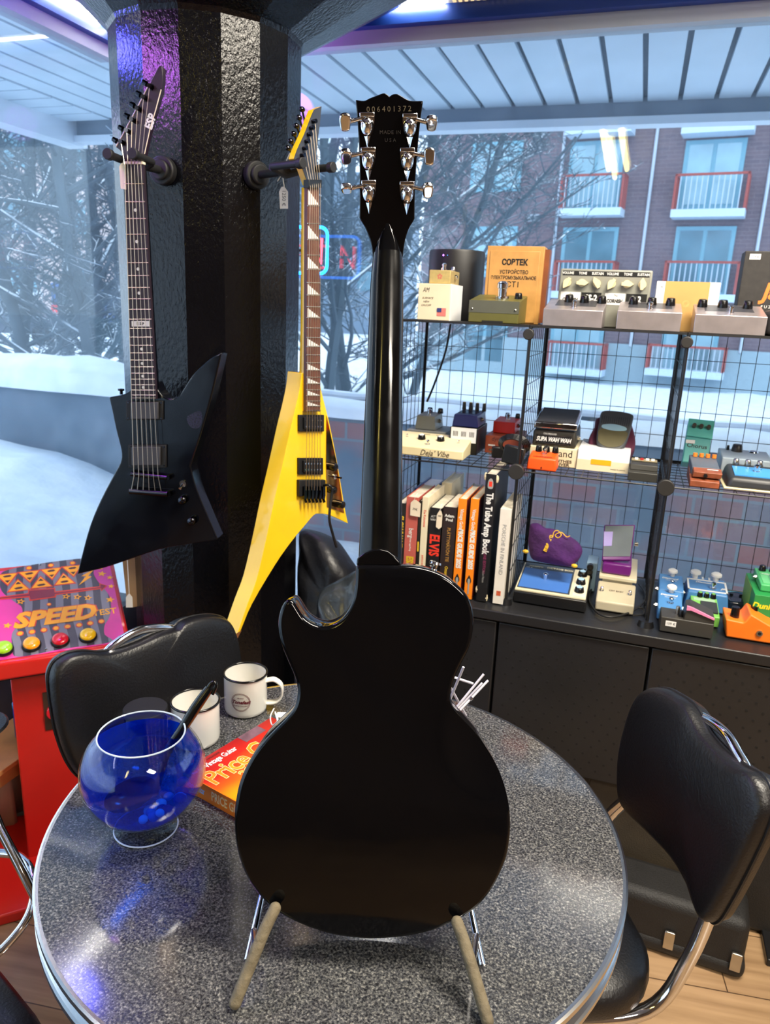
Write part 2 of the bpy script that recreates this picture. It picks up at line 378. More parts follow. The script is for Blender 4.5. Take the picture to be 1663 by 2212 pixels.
# ground
def hz(x, y):
    z = .15 if y < 4.0 else max(0, .15-(y-4.0)*.12)
    if y < 4.0: z += .40*max(0, min(1, (-1.9-x)/1.6))*(.7+.3*(y-2.3)/1.7)
    return z + .018*math.sin(x*3.1+y*2)+.015*math.sin(x*7.3-y*5)
m = MB(); xs = [-60, -30, -20, -14, -10, -8]+[-7+.25*i for i in range(45)]+[5, 7, 10, 16, 25, 40]; ys = [2.36+.164*i for i in range(11)]+[4.3, 4.7, 5.2, 6, 7, 9, 12, 16, 22, 30, 45, 80]
m.add([(x, y, hz(x, y)) for y in ys for x in xs], [(j*len(xs)+i, j*len(xs)+i+1, (j+1)*len(xs)+i+1, (j+1)*len(xs)+i) for j in range(len(ys)-1) for i in range(len(xs)-1)])
ys2 = [-8, -2, 0, 1, 2, 2.36]; xs2 = [-60, -20, -10, -8, -7, -6, -5, -4.4, -3.9, -3.4, -2.9, -2.4, -1.9, XG-.13]
m.add([(x, y, hz(x, 2.4)) for y in ys2 for x in xs2], [(j*len(xs2)+i, j*len(xs2)+i+1, (j+1)*len(xs2)+i+1, (j+1)*len(xs2)+i) for j in range(len(ys2)-1) for i in range(len(xs2)-1)])
tag(m.build('snow_ground', SNOW, smooth=80), 'snow covering the ground outside the windows', 'snow', kind='structure')
# parapet wall with snow on top
def brick_nodes(nt, b):
    t = nt.nodes.new('ShaderNodeTexCoord'); mp = nt.nodes.new('ShaderNodeMapping'); mp.inputs['Rotation'].default_value = (math.radians(90), 0, 0)
    nt.links.new(t.outputs['Object'], mp.inputs['Vector'])
    br = nt.nodes.new('ShaderNodeTexBrick'); br.inputs['Scale'].default_value = 1; br.inputs['Brick Width'].default_value = .24; br.inputs['Row Height'].default_value = .11; br.inputs['Mortar Size'].default_value = .008
    br.inputs['Color1'].default_value = c(150, 96, 92); br.inputs['Color2'].default_value = c(106, 114, 128); br.inputs['Mortar'].default_value = c(120, 128, 138)
    n = nt.nodes.new('ShaderNodeTexNoise'); n.inputs['Scale'].default_value = 2.1; nt.links.new(t.outputs['Object'], n.inputs['Vector'])
    sx = nt.nodes.new('ShaderNodeSeparateXYZ'); nt.links.new(t.outputs['Object'], sx.inputs[0])
    mr = nt.nodes.new('ShaderNodeMapRange'); mr.inputs['From Min'].default_value = -2.9; mr.inputs['From Max'].default_value = -2.3; nt.links.new(sx.outputs['X'], mr.inputs['Value'])
    nt.links.new(mp.outputs[0], br.inputs['Vector'])
    r = ramp(nt, n.outputs['Fac'], [(.42, (0, 0, 0, 1)), (.6, (1, 1, 1, 1))])
    mx = nt.nodes.new('ShaderNodeMixRGB'); mx.inputs[1].default_value = c(98, 114, 132)
    ml = nt.nodes.new('ShaderNodeMath'); ml.operation = 'MULTIPLY'; nt.links.new(r.outputs[0], ml.inputs[0]); nt.links.new(mr.outputs[0], ml.inputs[1])
    nt.links.new(ml.outputs[0], mx.inputs[0]); nt.links.new(br.outputs['Color'], mx.inputs[2])
    nt.links.new(mx.outputs[0], b.inputs['Base Color']); b.inputs['Roughness'].default_value = .85
BRICKW = node_mat('weathered_brick_wall', brick_nodes)
ZP = .93
tag(MB().box(-14, 9, 4.0, 4.25, -.2, ZP).build('garden_wall', BRICKW), 'low weathered brick and plaster wall outside the windows', 'wall', kind='structure')
m = MB(); pts = []; n = 120
vs = []; K = 9
for i in range(n+1):
    x = -14+23*i/n; th = .085 + .13*max(0, min(1, (-2.3-x)/1.2)) + .012*math.sin(x*5)+.01*math.sin(x*11+1)
    for k in range(K):
        a = PI*k/(K-1); vs.append((x, 4.125-.17*math.cos(a)+.01*math.sin(x*9), ZP-.02+th*math.sin(a)**.6 if 0 < k < K-1 else ZP-.03))
m.add(vs, [(i*K+k, (i+1)*K+k, (i+1)*K+k+1, i*K+k+1) for i in range(n) for k in range(K-1)])
tag(m.build('snow_cap', SNOW, smooth=80), 'thick snow lying on top of the low garden wall', 'snow', kind='stuff')
# railing behind the wall
RAIL = mat('dark_railing_paint', c(58, 72, 86), .5, noise=.1)
t = thing('railing', 'dark snow-topped railing behind the low garden wall', 'railing', (0, 4.75, 0))
zr = atY(1200, 893, 4.75).z
MB().box(-6, 8, -.02, .02, zr-.06, zr).box(-6, 8, -.015, .015, zr-.34, zr-.31).build('rail', RAIL, t)
for i in range(11): MB().box(-5.5+i*1.25, -5.45+i*1.25, -.02, .02, 0.0, zr-.06).build('post', RAIL, t)
MB().tube([(-6+.3*i, 0, zr+.012+.008*math.sin(i*1.7)) for i in range(48)], .028, n=8).build('snow', SNOW, t)
# canopy seen through the windows
PANEL = mat('pale_blue_soffit_panel', c(205, 220, 232), .6, noise=.05, scale=3)
GAP = mat('dark_panel_gap', c(58, 70, 84), .7, noise=.1)
BEAM = mat('grey_beam', c(120, 132, 148), .5, noise=.06, scale=3)
BEAMW = mat('white_beam', c(215, 224, 234), .5, noise=.04, scale=3)
ZS, YE, XE = 2.62, 4.5, -3.75
m = MB(); p = .172
x = -3.4
while x < 5: m.box(x+.013, x+p-.011, 2.36, YE, ZS, ZS+.02); x += p
yy = -4.0
while yy < YE-.1: m.box(XE, -3.42, yy+.008, yy+p-.008, ZS, ZS+.02); m.box(-3.42, XG-.14, yy+.008, yy+p-.008, ZS, ZS+.02) if yy < 2.3 else None; yy += p
o = m.build('canopy', PANEL); tag(o, 'white slatted canopy soffit outside above the windows', 'canopy', kind='structure')
MB().box(XE, 5, 2.36, YE, ZS+.02, ZS+.05).box(XE, XG-.14, -4, 2.36, ZS+.02, ZS+.05).build('backing', GAP, o)
MB().box(XE, 5, YE, YE+.06, ZS-.075, ZS+.1).build('edge_beam', BEAM, o)
MB().box(XE, 5, YE-.03, YE+.07, ZS-.115, ZS-.075).box(XE-.15, XE, -4, YE+.1, ZS-.13, ZS+.06).build('edge_beam', BEAMW, o)
# ---------------------------------------------------------------- brick apartment building
bf = Frame(CAM + (FH*18.6+RH*5.0) - Vector((0, 0, 1.515)), (-math.sin(math.radians(8.5)), -math.cos(math.radians(8.5)), 0))
def far_brick(nt, b):
    t = nt.nodes.new('ShaderNodeTexCoord'); br = nt.nodes.new('ShaderNodeTexBrick'); br.inputs['Scale'].default_value = 1; br.inputs['Brick Width'].default_value = .27; br.inputs['Row Height'].default_value = .085; br.inputs['Mortar Size'].default_value = .006
    br.inputs['Color1'].default_value = c(116, 98, 106); br.inputs['Color2'].default_value = c(104, 90, 100); br.inputs['Mortar'].default_value = c(128, 112, 118)
    nt.links.new(t.outputs['Object'], br.inputs['Vector']); nt.links.new(br.outputs['Color'], b.inputs['Base Color']); b.inputs['Roughness'].default_value = .85
FARB = node_mat('brown_brick_facade', far_brick)
PLINTH = mat('pale_plinth', c(150, 172, 182), .8, noise=.05); TEALW = mat('window_frame_teal', c(118, 168, 186), .5, noise=.04)
PANE = mat('far_window_pane', c(150, 186, 200), .12, noise=.15, scale=1.5); PANED = mat('far_window_pane_dark', c(90, 128, 145), .12, noise=.2, scale=1.5)
REDR = mat('red_railing_paint', c(160, 70, 62), .5, noise=.05); SLAB = mat('snowy_balcony_slab', c(196, 214, 230), .7, noise=.05); PIPE = mat('white_pipe', c(188, 200, 214), .5, noise=.03)
VENT = mat('vent_grey', c(150, 158, 168), .6, noise=.05)
bt = thing('apartment_building', 'brown brick apartment building with red balcony railings', 'building', m=bf.m)
x0, _ = bf.px(903, 700)
MB().box(x0, 12, .9, 11, -8, 0).build('wall', FARB, bt)
MB().box(x0-.02, 12.02, -.4, .95, -8, .05).build('plinth', PLINTH, bt)
def fwin(xa, ya, xb, yb, dark=False, door=False):
    (u0, v1), (u1, v0) = bf.px(xa, ya), bf.px(xb, yb)
    f = MB().box(u0, u1, v0, v1, -.05, .04).build('window', TEALW, bt)
    um = (u0+u1)/2; e = .09
    MB().box(u0+e, um-e*.5, v0+e, v1-e, .03, .05).box(um+e*.5, u1-e, v0+e, v1-e, .03, .05).build('pane', PANED if dark else PANE, f)
def balc(xa, ya, xb, yb):
    (u0, v1), (u1, v0) = bf.px(xa, ya, .5), bf.px(xb, yb, .5); v1 = v0+1.05 if ya is None else v1
    b = MB().box(u0, u1, v0-.16, v0, .04, .55).build('balcony', SLAB, bt)
    r = MB().box(u0, u1, v1-.05, v1, .5, .54).box(u0, u0+.05, v0, v1, .5, .54).box(u1-.05, u1, v0, v1, .5, .54).box(u0, u0+.05, v1-.05, v1, .04, .5).box(u1-.05, u1, v1-.05, v1, .04, .5)
    for i in range(5): r.box(u0, u0+.04, v0, v1, .05+i*.1, .07+i*.1).box(u1-.04, u1, v0, v1, .05+i*.1, .07+i*.1)
    r.build('balcony_railing', REDR, bt)
    k = int((u1-u0)/.11); r = MB()
    for i in range(1, k): r.box(u0+i*.11, u0+i*.11+.02, v0, v1-.05, .51, .53)
    r.build('balusters', PIPE, bt)
for a in [(1022, 310, 1123, 413), (1015, 490, 1110, 600), (1003, 690, 1090, 790, True)]: fwin(*a)
for a in [(1235, 308, 1335, 450), (1483, 305, 1592, 450), (1218, 492, 1320, 640, True), (1462, 490, 1568, 640, True), (1192, 700, 1295, 800), (1435, 700, 1540, 810)]: fwin(*a)
for a in [(1213, 378, 1342, 448), (1460, 376, 1610, 450), (1230, 205, 1366, 266), (1483, 200, 1632, 262), (1198, 562, 1322, 632), (1437, 563, 1588, 637), (1180, 735, 1300, 800), (1400, 742, 1562, 806)]: balc(*a)
for a, b in [((1157, 283), (1181, 298)), ((1143, 464), (1166, 479))]:
    (u0, v1), (u1, v0) = bf.px(*a), bf.px(*b); q = MB().box(u0, u1, v0, v1, 0, .12).build('vent', VENT, bt); MB().box(u0+.1, u0+.16, (v0+v1)/2-.04, (v0+v1)/2+.04, .12, .14).build('vent_hole', GAP, q)
for xx in (1206, 1400, 1650):
    u, _ = bf.px(xx, 450); MB().cone((u, .9, .06), (u, 11, .06), .035, n=8).build('downpipe', PIPE, bt)
# ---------------------------------------------------------------- beige building far left
BEIGE = mat('beige_render', c(186, 168, 164), .85, noise=.06, scale=.5); GREYB = mat('blue_grey_render', c(120, 138, 156), .85, noise=.06, scale=.5)
t = thing('apartment_building', 'beige building far behind the trees on the left', 'building', tuple(CAM + FH*42 - RH*17 - ZZ*1.515), math.radians(14))
MB().box(-12, 8, 0, 10, 0, 15).build('wall', BEIGE, t)
for i in range(6):
    for j in range(4):
        w_ = MB().box(-10+i*3, -8.6+i*3, -.06, 0, 1.5+j*3.2, 3.2+j*3.2).build('window', TEALW, t); MB().box(-9.9+i*3, -8.7+i*3, -.09, -.06, 1.6+j*3.2, 3.1+j*3.2).build('pane', PANED, w_)
t = thing('apartment_building', 'blue-grey building far behind the trees, beside the beige one', 'building', tuple(CAM + FH*46 - RH*3 - ZZ*1.515), math.radians(10))
MB().box(-5, 3.2, 0, 10, 0, 9).build('wall', GREYB, t)
for i in range(3): MB().box(-4+i*2.4, -2.8+i*2.4, -.06, 0, 2.5, 4.2).build('window', PANED, t)
# ---------------------------------------------------------------- cars
TYRE = mat('tyre_rubber', c(26, 28, 32), .8); CARG = mat('car_glass', c(60, 78, 94), .1, noise=.1); TAIL = mat('tail_light', c(220, 36, 36), .3, noise=.03)
def car(lab, pos, rz, col, name, L=4.2, Wd=1.75, hb=.85, hr=1.45, van=False, mn='car_paint'):
    t = thing(name, lab, 'car', pos, rz)
    P = mat(mn, col, .3, noise=.05)
    if van: prof = [(-L/2, .35), (L/2, .35), (L/2, .9), (L/2-.3, 1.05), (L/2-.9, hr), (-L/2+.05, hr), (-L/2, .4)]
    else: prof = [(-L/2, .35), (L/2, .35), (L/2, .75), (L/2-.9, hb), (L/2-1.6, hr), (-L/2+.8, hr), (-L/2+.15, hb+.05), (-L/2, .8)]
    rot = Matrix(((1, 0, 0, 0), (0, 0, 1, 0), (0, 1, 0, 0), (0, 0, 0, 1)))
    MB().prism(prof, -Wd/2, Wd/2, m=rot).build('body', P, t, bevel=.06)
    zg0, zg1 = (hb+.05, hr-.1)
    MB().box(-L/2+.9, L/2-1.5, -Wd/2-.01, Wd/2+.01, zg0, zg1).box(-L/2-.01 if van else -L/2+.3, -L/2+.5, -Wd/2+.2, Wd/2-.2, zg0+.05, zg1-.05).build('windows', CARG, t)
    for sx in (-1, 1):
        for sy in (-1, 1): MB().cone((sx*L*.32, sy*(Wd/2-.1), .33), (sx*L*.32, sy*(Wd/2+.02), .33), .33, n=18).build('wheel', TYRE, t)
    for sy in (-1, 1): MB().box(-L/2-.02, -L/2+.1, sy*Wd/2-.12*(sy+1), sy*Wd/2-.12*(sy-1), .75, 1.15 if van else .95).build('tail_light', TAIL, t)
    MB().box(-L/2+.4, L/2-1.3, -Wd/2+.12, Wd/2-.12, hr, hr+.12).build('roof_snow', SNOW, t, bevel=.05)
def gp(x, y): p = atZ(x, y, 0); return (p.x, p.y, 0)
car('blue van with red tail lights parked behind the trees at left', gp(205, 724), math.radians(112), c(40, 84, 140), 'van', hr=1.95, van=True, mn='blue_car_paint')
car('dark snow-covered car parked at the left edge of the left window', gp(25, 742), math.radians(20), c(48, 58, 74), 'car', mn='dark_car_paint')
car('red snow-covered car seen between the yellow guitar and the black one', gp(735, 708), math.radians(8), c(170, 60, 62), 'car', mn='red_car_paint')
# ---------------------------------------------------------------- bare snowy trees
def tree(label, pos, h, seed, lean=0.0, spread=1.0, dens=1.0, r0=None):
    rnd = random.Random(seed); m = MB()
    def grow(p, d, L, r, lev):
        n = 5 if lev < 2 else 3; P = [p]; Rr = [r]; dd = d.copy()
        for i in range(n):
            dd = (dd + Vector((rnd.uniform(-1, 1), rnd.uniform(-1, 1), rnd.uniform(-.4, .7)))*(.10+.07*lev)).normalized()
            P.append(P[-1] + dd*L/n); Rr.append(r*(1-.55*(i+1)/n))
        m.tube(P, Rr, n=6 if lev == 0 else (5 if lev == 1 else 3), cap=False)
        if lev >= 4: return
        k = int((15, 8, 5, 3)[lev]*dens)
        for i in range(k):
            f = (.05 if lev == 0 else .12) + (.9 if lev == 0 else .82)*(i+rnd.random())/k; f = min(f, .99); j = min(int(f*n), n-1); q = P[j].lerp(P[j+1], f*n-j)
            a = rnd.uniform(0, 2*PI); e = rnd.uniform(.25, .95)
            nd = (Vector((math.cos(a), math.sin(a), 0))*spread + d*e + Vector((0, 0, rnd.uniform(-.15, .5)))).normalized()
            grow(q, nd, L*rnd.uniform(.34, .58)*(1.1-f*.5), max(r*(1-.5*f)*.42, .006), lev+1)
    grow(Vector((0, 0, 0)), Vector((lean, 0, 1)).normalized(), h, r0 or h*.0135, 0)
    o = m.build('bare_tree', BARK, smooth=60); o.location = pos
    tag(o, label, 'tree', group='bare snowy trees outside')
def tp(x, dist):
    r = ray(x, 640); d = Vector((r.x, r.y, 0)).normalized(); p = CAM + d*dist; return (p.x, p.y, -.05)
TR = [(10, 9, 5.5, .1), (48, 14, 8, -.12), (95, 7.4, 4.5, -.18), (128, 11, 6.5, .15), (165, 8.5, 5, .22), (205, 13, 8, -.1), (232, 7.0, 4.5, -.28), (262, 10, 6, .05), (672, 12, 7, .1), (706, 8.0, 5, .16), (742, 14, 8, -.1), (776, 9, 5.5, -.15), (815, 12, 7, .1), (885, 10.5, 5.5, .22)]
NM = ['nearest the left edge of the photo', 'with a straight trunk beside the dark parked car', 'thin leaning one in front of the beige building', 'with a forked crown left of the blue van', 'leaning right in front of the blue van', 'tall one behind the blue van', 'leaning left beside the column', 'half hidden behind the column', 'just right of the column, behind the yellow guitar', 'between the yellow guitar and the neon sign', 'tall one above the red car', 'left of the neck of the black guitar on the table', 'hidden behind the neck of the black guitar on the table', 'leaning across the left corner of the brick building']
for i, ((px_, d_, h_, l_), nm_) in enumerate(zip(TR, NM)):
    tree('bare snowy tree outside, '+nm_, tp(px_, d_), h_, 40+i, lean=l_, dens=1.0)
# ================================================================== TABLE
TC = Vector((-.350, .912, .76)); TR_ = .424
def granite(nt, b):
    t = nt.nodes.new('ShaderNodeTexCoord')
    n = nt.nodes.new('ShaderNodeTexNoise'); n.inputs['Scale'].default_value = 330; n.inputs['Detail'].default_value = 3; n.inputs['Roughness'].default_value = .7
    v = nt.nodes.new('ShaderNodeTexVoronoi'); v.inputs['Scale'].default_value = 300
    n2 = nt.nodes.new('ShaderNodeTexNoise'); n2.inputs['Scale'].default_value = 6; n2.inputs['Detail'].default_value = 5
    for q in (n, v, n2): nt.links.new(t.outputs['Object'], q.inputs['Vector'])
    r = ramp(nt, n.outputs['Fac'], [(.34, c(34, 35, 39)), (.47, c(62, 63, 66)), (.56, c(92, 92, 92)), (.70, c(148, 146, 140))])
    r2 = ramp(nt, v.outputs['Color'], [(.25, (.35, .35, .37, 1)), (.6, (1, 1, 1, 1))])
    mx = nt.nodes.new('ShaderNodeMixRGB'); mx.blend_type = 'MULTIPLY'; mx.inputs[0].default_value = .6
    nt.links.new(r.outputs[0], mx.inputs[1]); nt.links.new(r2.outputs[0], mx.inputs[2]); nt.links.new(mx.outputs[0], b.inputs['Base Color'])
    rr = ramp(nt, n2.outputs['Fac'], [(.3, (.06, .06, .06, 1)), (.7, (.17, .17, .17, 1))]); nt.links.new(rr.outputs[0], b.inputs['Roughness'])
    b.inputs['Specular IOR Level'].default_value = .9
GRAN = node_mat('granite_laminate', granite)
ALU = mat('ribbed_aluminium', c(205, 203, 200), .22, 1.0, noise=.04)
DKGROOVE = mat('dark_groove', c(48, 44, 40), .5, noise=.1)
tb = thing('round_table', 'round diner table with speckled granite top and ribbed metal rim', 'table', (TC.x, TC.y, 0))
MB().lathe([(TR_-.004, .74), (TR_-.004, .76)], n=128).build('tabletop', GRAN, tb)
e = TR_
MB().lathe([(e-.004, .7602), (e, .7608), (e+.003, .7595), (e+.003, .752), (e, .750), (e, .7475), (e+.0015, .7465), (e, .7455), (e, .7435), (e+.0015, .7425), (e, .7415), (e, .7395), (e+.0015, .7385), (e, .7375), (e, .7355), (e+.0015, .7345), (e, .733), (e, .7305), (e+.003, .729), (e+.003, .722), (e-.004, .721), (e-.004, .7602)], n=128).build('edge_band', ALU, tb, smooth=30)
MB().lathe([(.045, .03), (.045, .72)], n=28).build('pedestal', CHROME, tb)
MB().lathe([(.27, 0), (.27, .012), (.2, .03), (.05, .045)], n=48).build('base', CHROME, tb)
MB().lathe([(.16, .705), (.16, .722)], n=32).build('mounting_plate', BLACKM, tb)
# ================================================================== CHAIRS
LEATHER = mat('black_vinyl', c(15, 15, 18), .38, noise=.2, scale=9, bump=.12, bscale=240)
def chair(label, fr, outline, handle, seat_off=.235, thick=.05, seat=True, frame_pts=None, lean=.0):
    t = thing('diner_chair', label, 'chair', m=fr.m)
    P = [(p.x, p.y) for p in smoothline(fr.pts(outline), 4)]
    cx = sum(p[0] for p in P)/len(P); cy = sum(p[1] for p in P)/len(P)
    def sc(k): return [(cx+(x-cx)*k, cy+(y-cy)*k) for x, y in P]
    m = MB(); L = [(-thick, .93), (-thick+.006, .975), (-thick*.55, 1.0), (-.012, 1.0), (-.003, .975), (.0, .93), (.003, .8), (.006, .55), (.008, .25)]
    v = []; n = len(P)
    for w, k in L: v += [(x, y, w) for x, y in sc(k)]
    f = [(j*n+i, j*n+(i+1) % n, (j+1)*n+(i+1) % n, (j+1)*n+i) for j in range(len(L)-1) for i in range(n)] + [tuple(range(n-1, -1, -1)), tuple((len(L)-1)*n+i for i in range(n))]
    m.add(v, f); bk = m.build('backrest', LEATHER, t, smooth=60)
    MB().tube([(x, y, -thick*.5) for x, y in sc(1.004)], .003, n=6, closed=True).build('piping', LEATHER, bk)
    h = fr.pts(handle, -thick*.6)
    hp = smoothline([(h[0][0], h[0][1]-.03, -thick*.6)]+[(x, y, -thick*.6) for x, y in h]+[(h[-1][0], h[-1][1]-.03, -thick*.6)], 6, closed=False)
    hd = MB().tube(hp, .0085, n=14).build('handle', CHROME, t, smooth=60)
    for q in (h[0], h[-1]): MB().ball((q[0], q[1], -thick*.6+.009), .006, n=10).build('rivet', CHROME, hd)
    return t
frR = Frame((.17, 1.15, .80), (-.90, -.43, .16))
outR = [(1395, 1484), (1420, 1486), (1444, 1498), (1469, 1515), (1483, 1534), (1497, 1560), (1514, 1587), (1549, 1625), (1584, 1653), (1612, 1668), (1628, 1690), (1636, 1720), (1635, 1756), (1619, 1802), (1594, 1856), (1568, 1908), (1542, 1956), (1524, 1984), (1508, 1990), (1497, 1970), (1478, 1914), (1446, 1859), (1409, 1817), (1374, 1782), (1342, 1750), (1328, 1719), (1326, 1667), (1331, 1615), (1344, 1562), (1357, 1524), (1374, 1496)]
cR = chair('black vinyl diner chair with chrome handle, at the right side of the table', frR, outR, [(1492, 1543), (1530, 1556), (1567, 1585), (1592, 1625), (1613, 1668)])
def to_local(fr, p):
    d = Vector(p)-fr.o; return Vector((d.dot(fr.u), d.dot(fr.v), d.dot(fr.n)))
def world_tube(fr, pts, r, name, parent, mt=CHROME, k=6):
    L = [to_local(fr, p) for p in smoothline(pts, k, closed=False)]
    return MB().tube(L, r, n=14).build(name, mt, parent, smooth=60)
nR = Vector((-.90, -.43, 0)).normalized(); sR = Vector((-nR.y, nR.x, 0))
def chair_base(fr, t, n, seat_c, z=.47, w=.40, d=.38, back_pts=None):
    s = Vector((-n.y, n.x, 0)); Mx = Matrix.Identity(4)
    for i in range(3): Mx[i][0] = n[i]; Mx[i][1] = s[i]; Mx[i][3] = seat_c[i]
    loc = fr.m.inverted() @ Mx
    P = rrect(d, w, .12, 8); m = MB()
    L = [(-.06, .95), (-.045, .995), (-.03, 1), (-.012, .985), (0, .93), (.006, .8), (.01, .4)]; v = []
    for zz, k in L: v += [loc @ Vector((x*k, y*k, zz)) for x, y in P]
    N = len(P); f = [(j*N+i, j*N+(i+1) % N, (j+1)*N+(i+1) % N, (j+1)*N+i) for j in range(len(L)-1) for i in range(N)] + [tuple(range(N-1, -1, -1)), tuple((len(L)-1)*N+i for i in range(N))]
    m.add(v, f); m.build('seat', LEATHER, t, smooth=60)
    for k in (-1, 1):
        a = seat_c + s*k*(w/2-.03)
        pts = [(back_pts or (lambda q: seat_c - n*(d/2+.03) + s*q*(w/2-.03) + ZZ*.15))(k)]
        pts += [a - n*(d/2+.03) + ZZ*.04, a - n*(d/2-.03) - ZZ*.068, a - n*.0 - ZZ*.075, a + n*(d/2-.04) - ZZ*.08, a + n*(d/2+.0) - ZZ*.13]
        base = Vector((a.x, a.y, 0))
        pts += [base + n*(d/2+.0) + ZZ*.06, base + n*(d/2-.05) + ZZ*.0135, base - n*.1 + ZZ*.0125, base - n*(d/2) + ZZ*.0125]
        world_tube(fr, pts, .0125, 'leg', t)
seatR = Vector((.17, 1.15, .47)) + nR*.21
ptR = atD(1538, 1985, 1.17)
chair_base(frR, cR, nR, Vector((-.07, 1.164, .47)), back_pts=lambda k: (ptR + ZZ*.06) if k > 0 else atD(1368, 1750, 1.40) + ZZ*.04)
frL = Frame(atD(320, 1480, 1.40), (.93, -.37, .12))
outL = [(119, 1490), (119, 1462), (130, 1437), (155, 1419), (190, 1412), (225, 1414), (262, 1408), (305, 1392), (350, 1372), (388, 1360), (405, 1346), (435, 1336), (470, 1333), (498, 1341), (514, 1362), (524, 1400), (530, 1470), (512, 1540), (440, 1610), (320, 1680), (240, 1712), (190, 1690), (160, 1655), (138, 1600), (126, 1545)]
cL = chair('black vinyl diner chair with chrome handle, behind the table at left', frL, outL, [(228, 1414), (260, 1384), (300, 1363), (345, 1356), (384, 1361)])
nL = Vector((.93, -.37, 0)).normalized()
chair_base(frL, cL, nL, Vector((frL.o.x, frL.o.y, .47)) + nL*.22)
frN = Frame((-.62, .18, .78), (.25, .95, .12)); pN = atZ(95, 2195, .47)
t3 = thing('diner_chair', 'black vinyl chair whose seat shows at the bottom left corner, nearest the camera', 'chair', m=frN.m)
nN = Vector((.35, .93, 0)).normalized()
chair_base(frN, t3, nN, Vector((pN.x, pN.y, .47)) - nN*.19 - Vector((nN.y, -nN.x, 0))*.10)
# chrome stool base at the far left
t = thing('bar_stool', 'chrome-legged stool with a dark round seat at the left edge', 'stool', tuple(atZ(-62, 1905, 0)))
sx = Vector(t.location)
q1 = atD(0, 1775, 1.30)-sx; q2 = atD(70, 1935, 1.28)-sx
def sl(x, y, d): return atD(x, y, d)-sx
m = MB().tube([sl(-60, 1640, 1.34), sl(0, 1790, 1.32), sl(38, 1862, 1.31), sl(75, 1935, 1.30), sl(90, 1975, 1.30)], .0085, n=12); m.build('leg', CHROME, t)
MB().tube(smoothline([sl(-60, 1840, 1.40), sl(0, 1842, 1.40), sl(40, 1850, 1.39), sl(66, 1880, 1.36), sl(74, 1930, 1.33), sl(55, 1990, 1.30), sl(0, 2055, 1.27), sl(-60, 2090, 1.25)], 6, closed=False), .008, n=12).build('foot_ring', CHROME, t)
MB().lathe([(.001, 0), (.058, 0), (.062, .004), (.058, .008), (.001, .01)], n=32, o=sl(-58, 1575, 1.42), m=None).build('seat', LEATHER, t)
# ================================================================== LONG-SHAPED THINGS ON THE TABLE
ENAMEL = mat('white_enamel', c(232, 230, 222), .22, noise=.03, coat=.3); RIMB = mat('black_enamel_rim', c(12, 12, 14), .15, noise=.05); LOGO = mat('maroon_print', c(104, 30, 40), .5, noise=.05)
def mug(label, pos, rz, r, h, handle=True):
    t = thing('enamel_mug', label, 'mug', pos, rz, 'white enamel mugs')
    MB().lathe([(r*.97-.003, .001), (r*.97, .004), (r, .01), (r, h), (r-.0015, h), (r-.0015, .005), (.001, .004)], n=56).build('cup', ENAMEL, t, smooth=50)
    MB().lathe([(r+.0022*math.cos(a), h+.0022*math.sin(a)) for a in [2*PI*i/8 for i in range(8)]], n=56, close=True).build('rim', RIMB, t, smooth=70)
    hp = smoothline([(r-.001, 0, h*.80), (r+.014, 0, h*.83), (r+.028, 0, h*.68), (r+.029, 0, h*.42), (r+.018, 0, h*.24), (r-.001, 0, h*.2)], 6, closed=False)
    m = MB(); v = []
    for p in hp:
        i = hp.index(p); d = (hp[min(i+1, len(hp)-1)]-hp[max(i-1, 0)]).normalized(); q = Vector((d.z, 0, -d.x))
        v += [p+q*.0017+Vector((0, .008, 0)), p+q*.0017-Vector((0, .008, 0)), p-q*.0017-Vector((0, .008, 0)), p-q*.0017+Vector((0, .008, 0))]
    n = len(hp); m.add(v, [(i*4+k, i*4+(k+1) % 4, (i+1)*4+(k+1) % 4, (i+1)*4+k) for i in range(n-1) for k in range(4)]+[(3, 2, 1, 0), tuple((n-1)*4+k for k in range(4))])
    m.build('handle', ENAMEL, t, bevel=.001, smooth=60)
    return t
def wrap(m, r, z0, ang):  # bend flat lettering round a cup wall (local x -> angle)
    for v in m.bm.verts:
        a = ang + v.co.x/r; rr = r + v.co.z; v.co = Vector((rr*math.cos(a), rr*math.sin(a), z0 + v.co.y))
    return m
pm = atZ(531, 1532, .76); az = math.degrees(math.atan2(-pm.y, -pm.x))
MR = .0405; MH = .078
t = mug('white enamel mug with a round maroon logo, farthest back on the table', (pm.x, pm.y, .7605), math.radians(18+2), MR, MH)
m = MB(); aL = math.radians(az-20) - math.radians(14)
ringp = lambda R_, z: [(R_*math.cos(2*PI*i/48), R_*math.sin(2*PI*i/48)) for i in range(48)]
for R_ in (.0185, .0168):
    v = [(x, y, .0003) for x, y in ringp(R_, 0)]+[(x*(1-.0007/R_), y*(1-.0007/R_), .0003) for x, y in ringp(R_, 0)]
    m.add(v, [(i, (i+1) % 48, 48+(i+1) % 48, 48+i) for i in range(48)])
m.text('Tonefest', .0098, T((0, 0, .0003)), .0001, shear=.35, bold=.00035)
m.text('GUITAR GALLERY', .0034, T((0, -.0075, .0003)), .0001).text('HELSINKI', .003, T((0, .0085, .0003)), .0001).box(-.014, .014, -.0052, -.0049, .0002, .0004).box(-.013, .013, .0058, .0061, .0002, .0004)
wrap(m, MR+.0002, MH*.47, aL).build('logo', LOGO, t, smooth=0)
pm = atZ(424, 1598, .76)
t = mug('white enamel mug standing behind the blue fish bowl', (pm.x, pm.y, .7605), math.radians(150), .0415, .078)
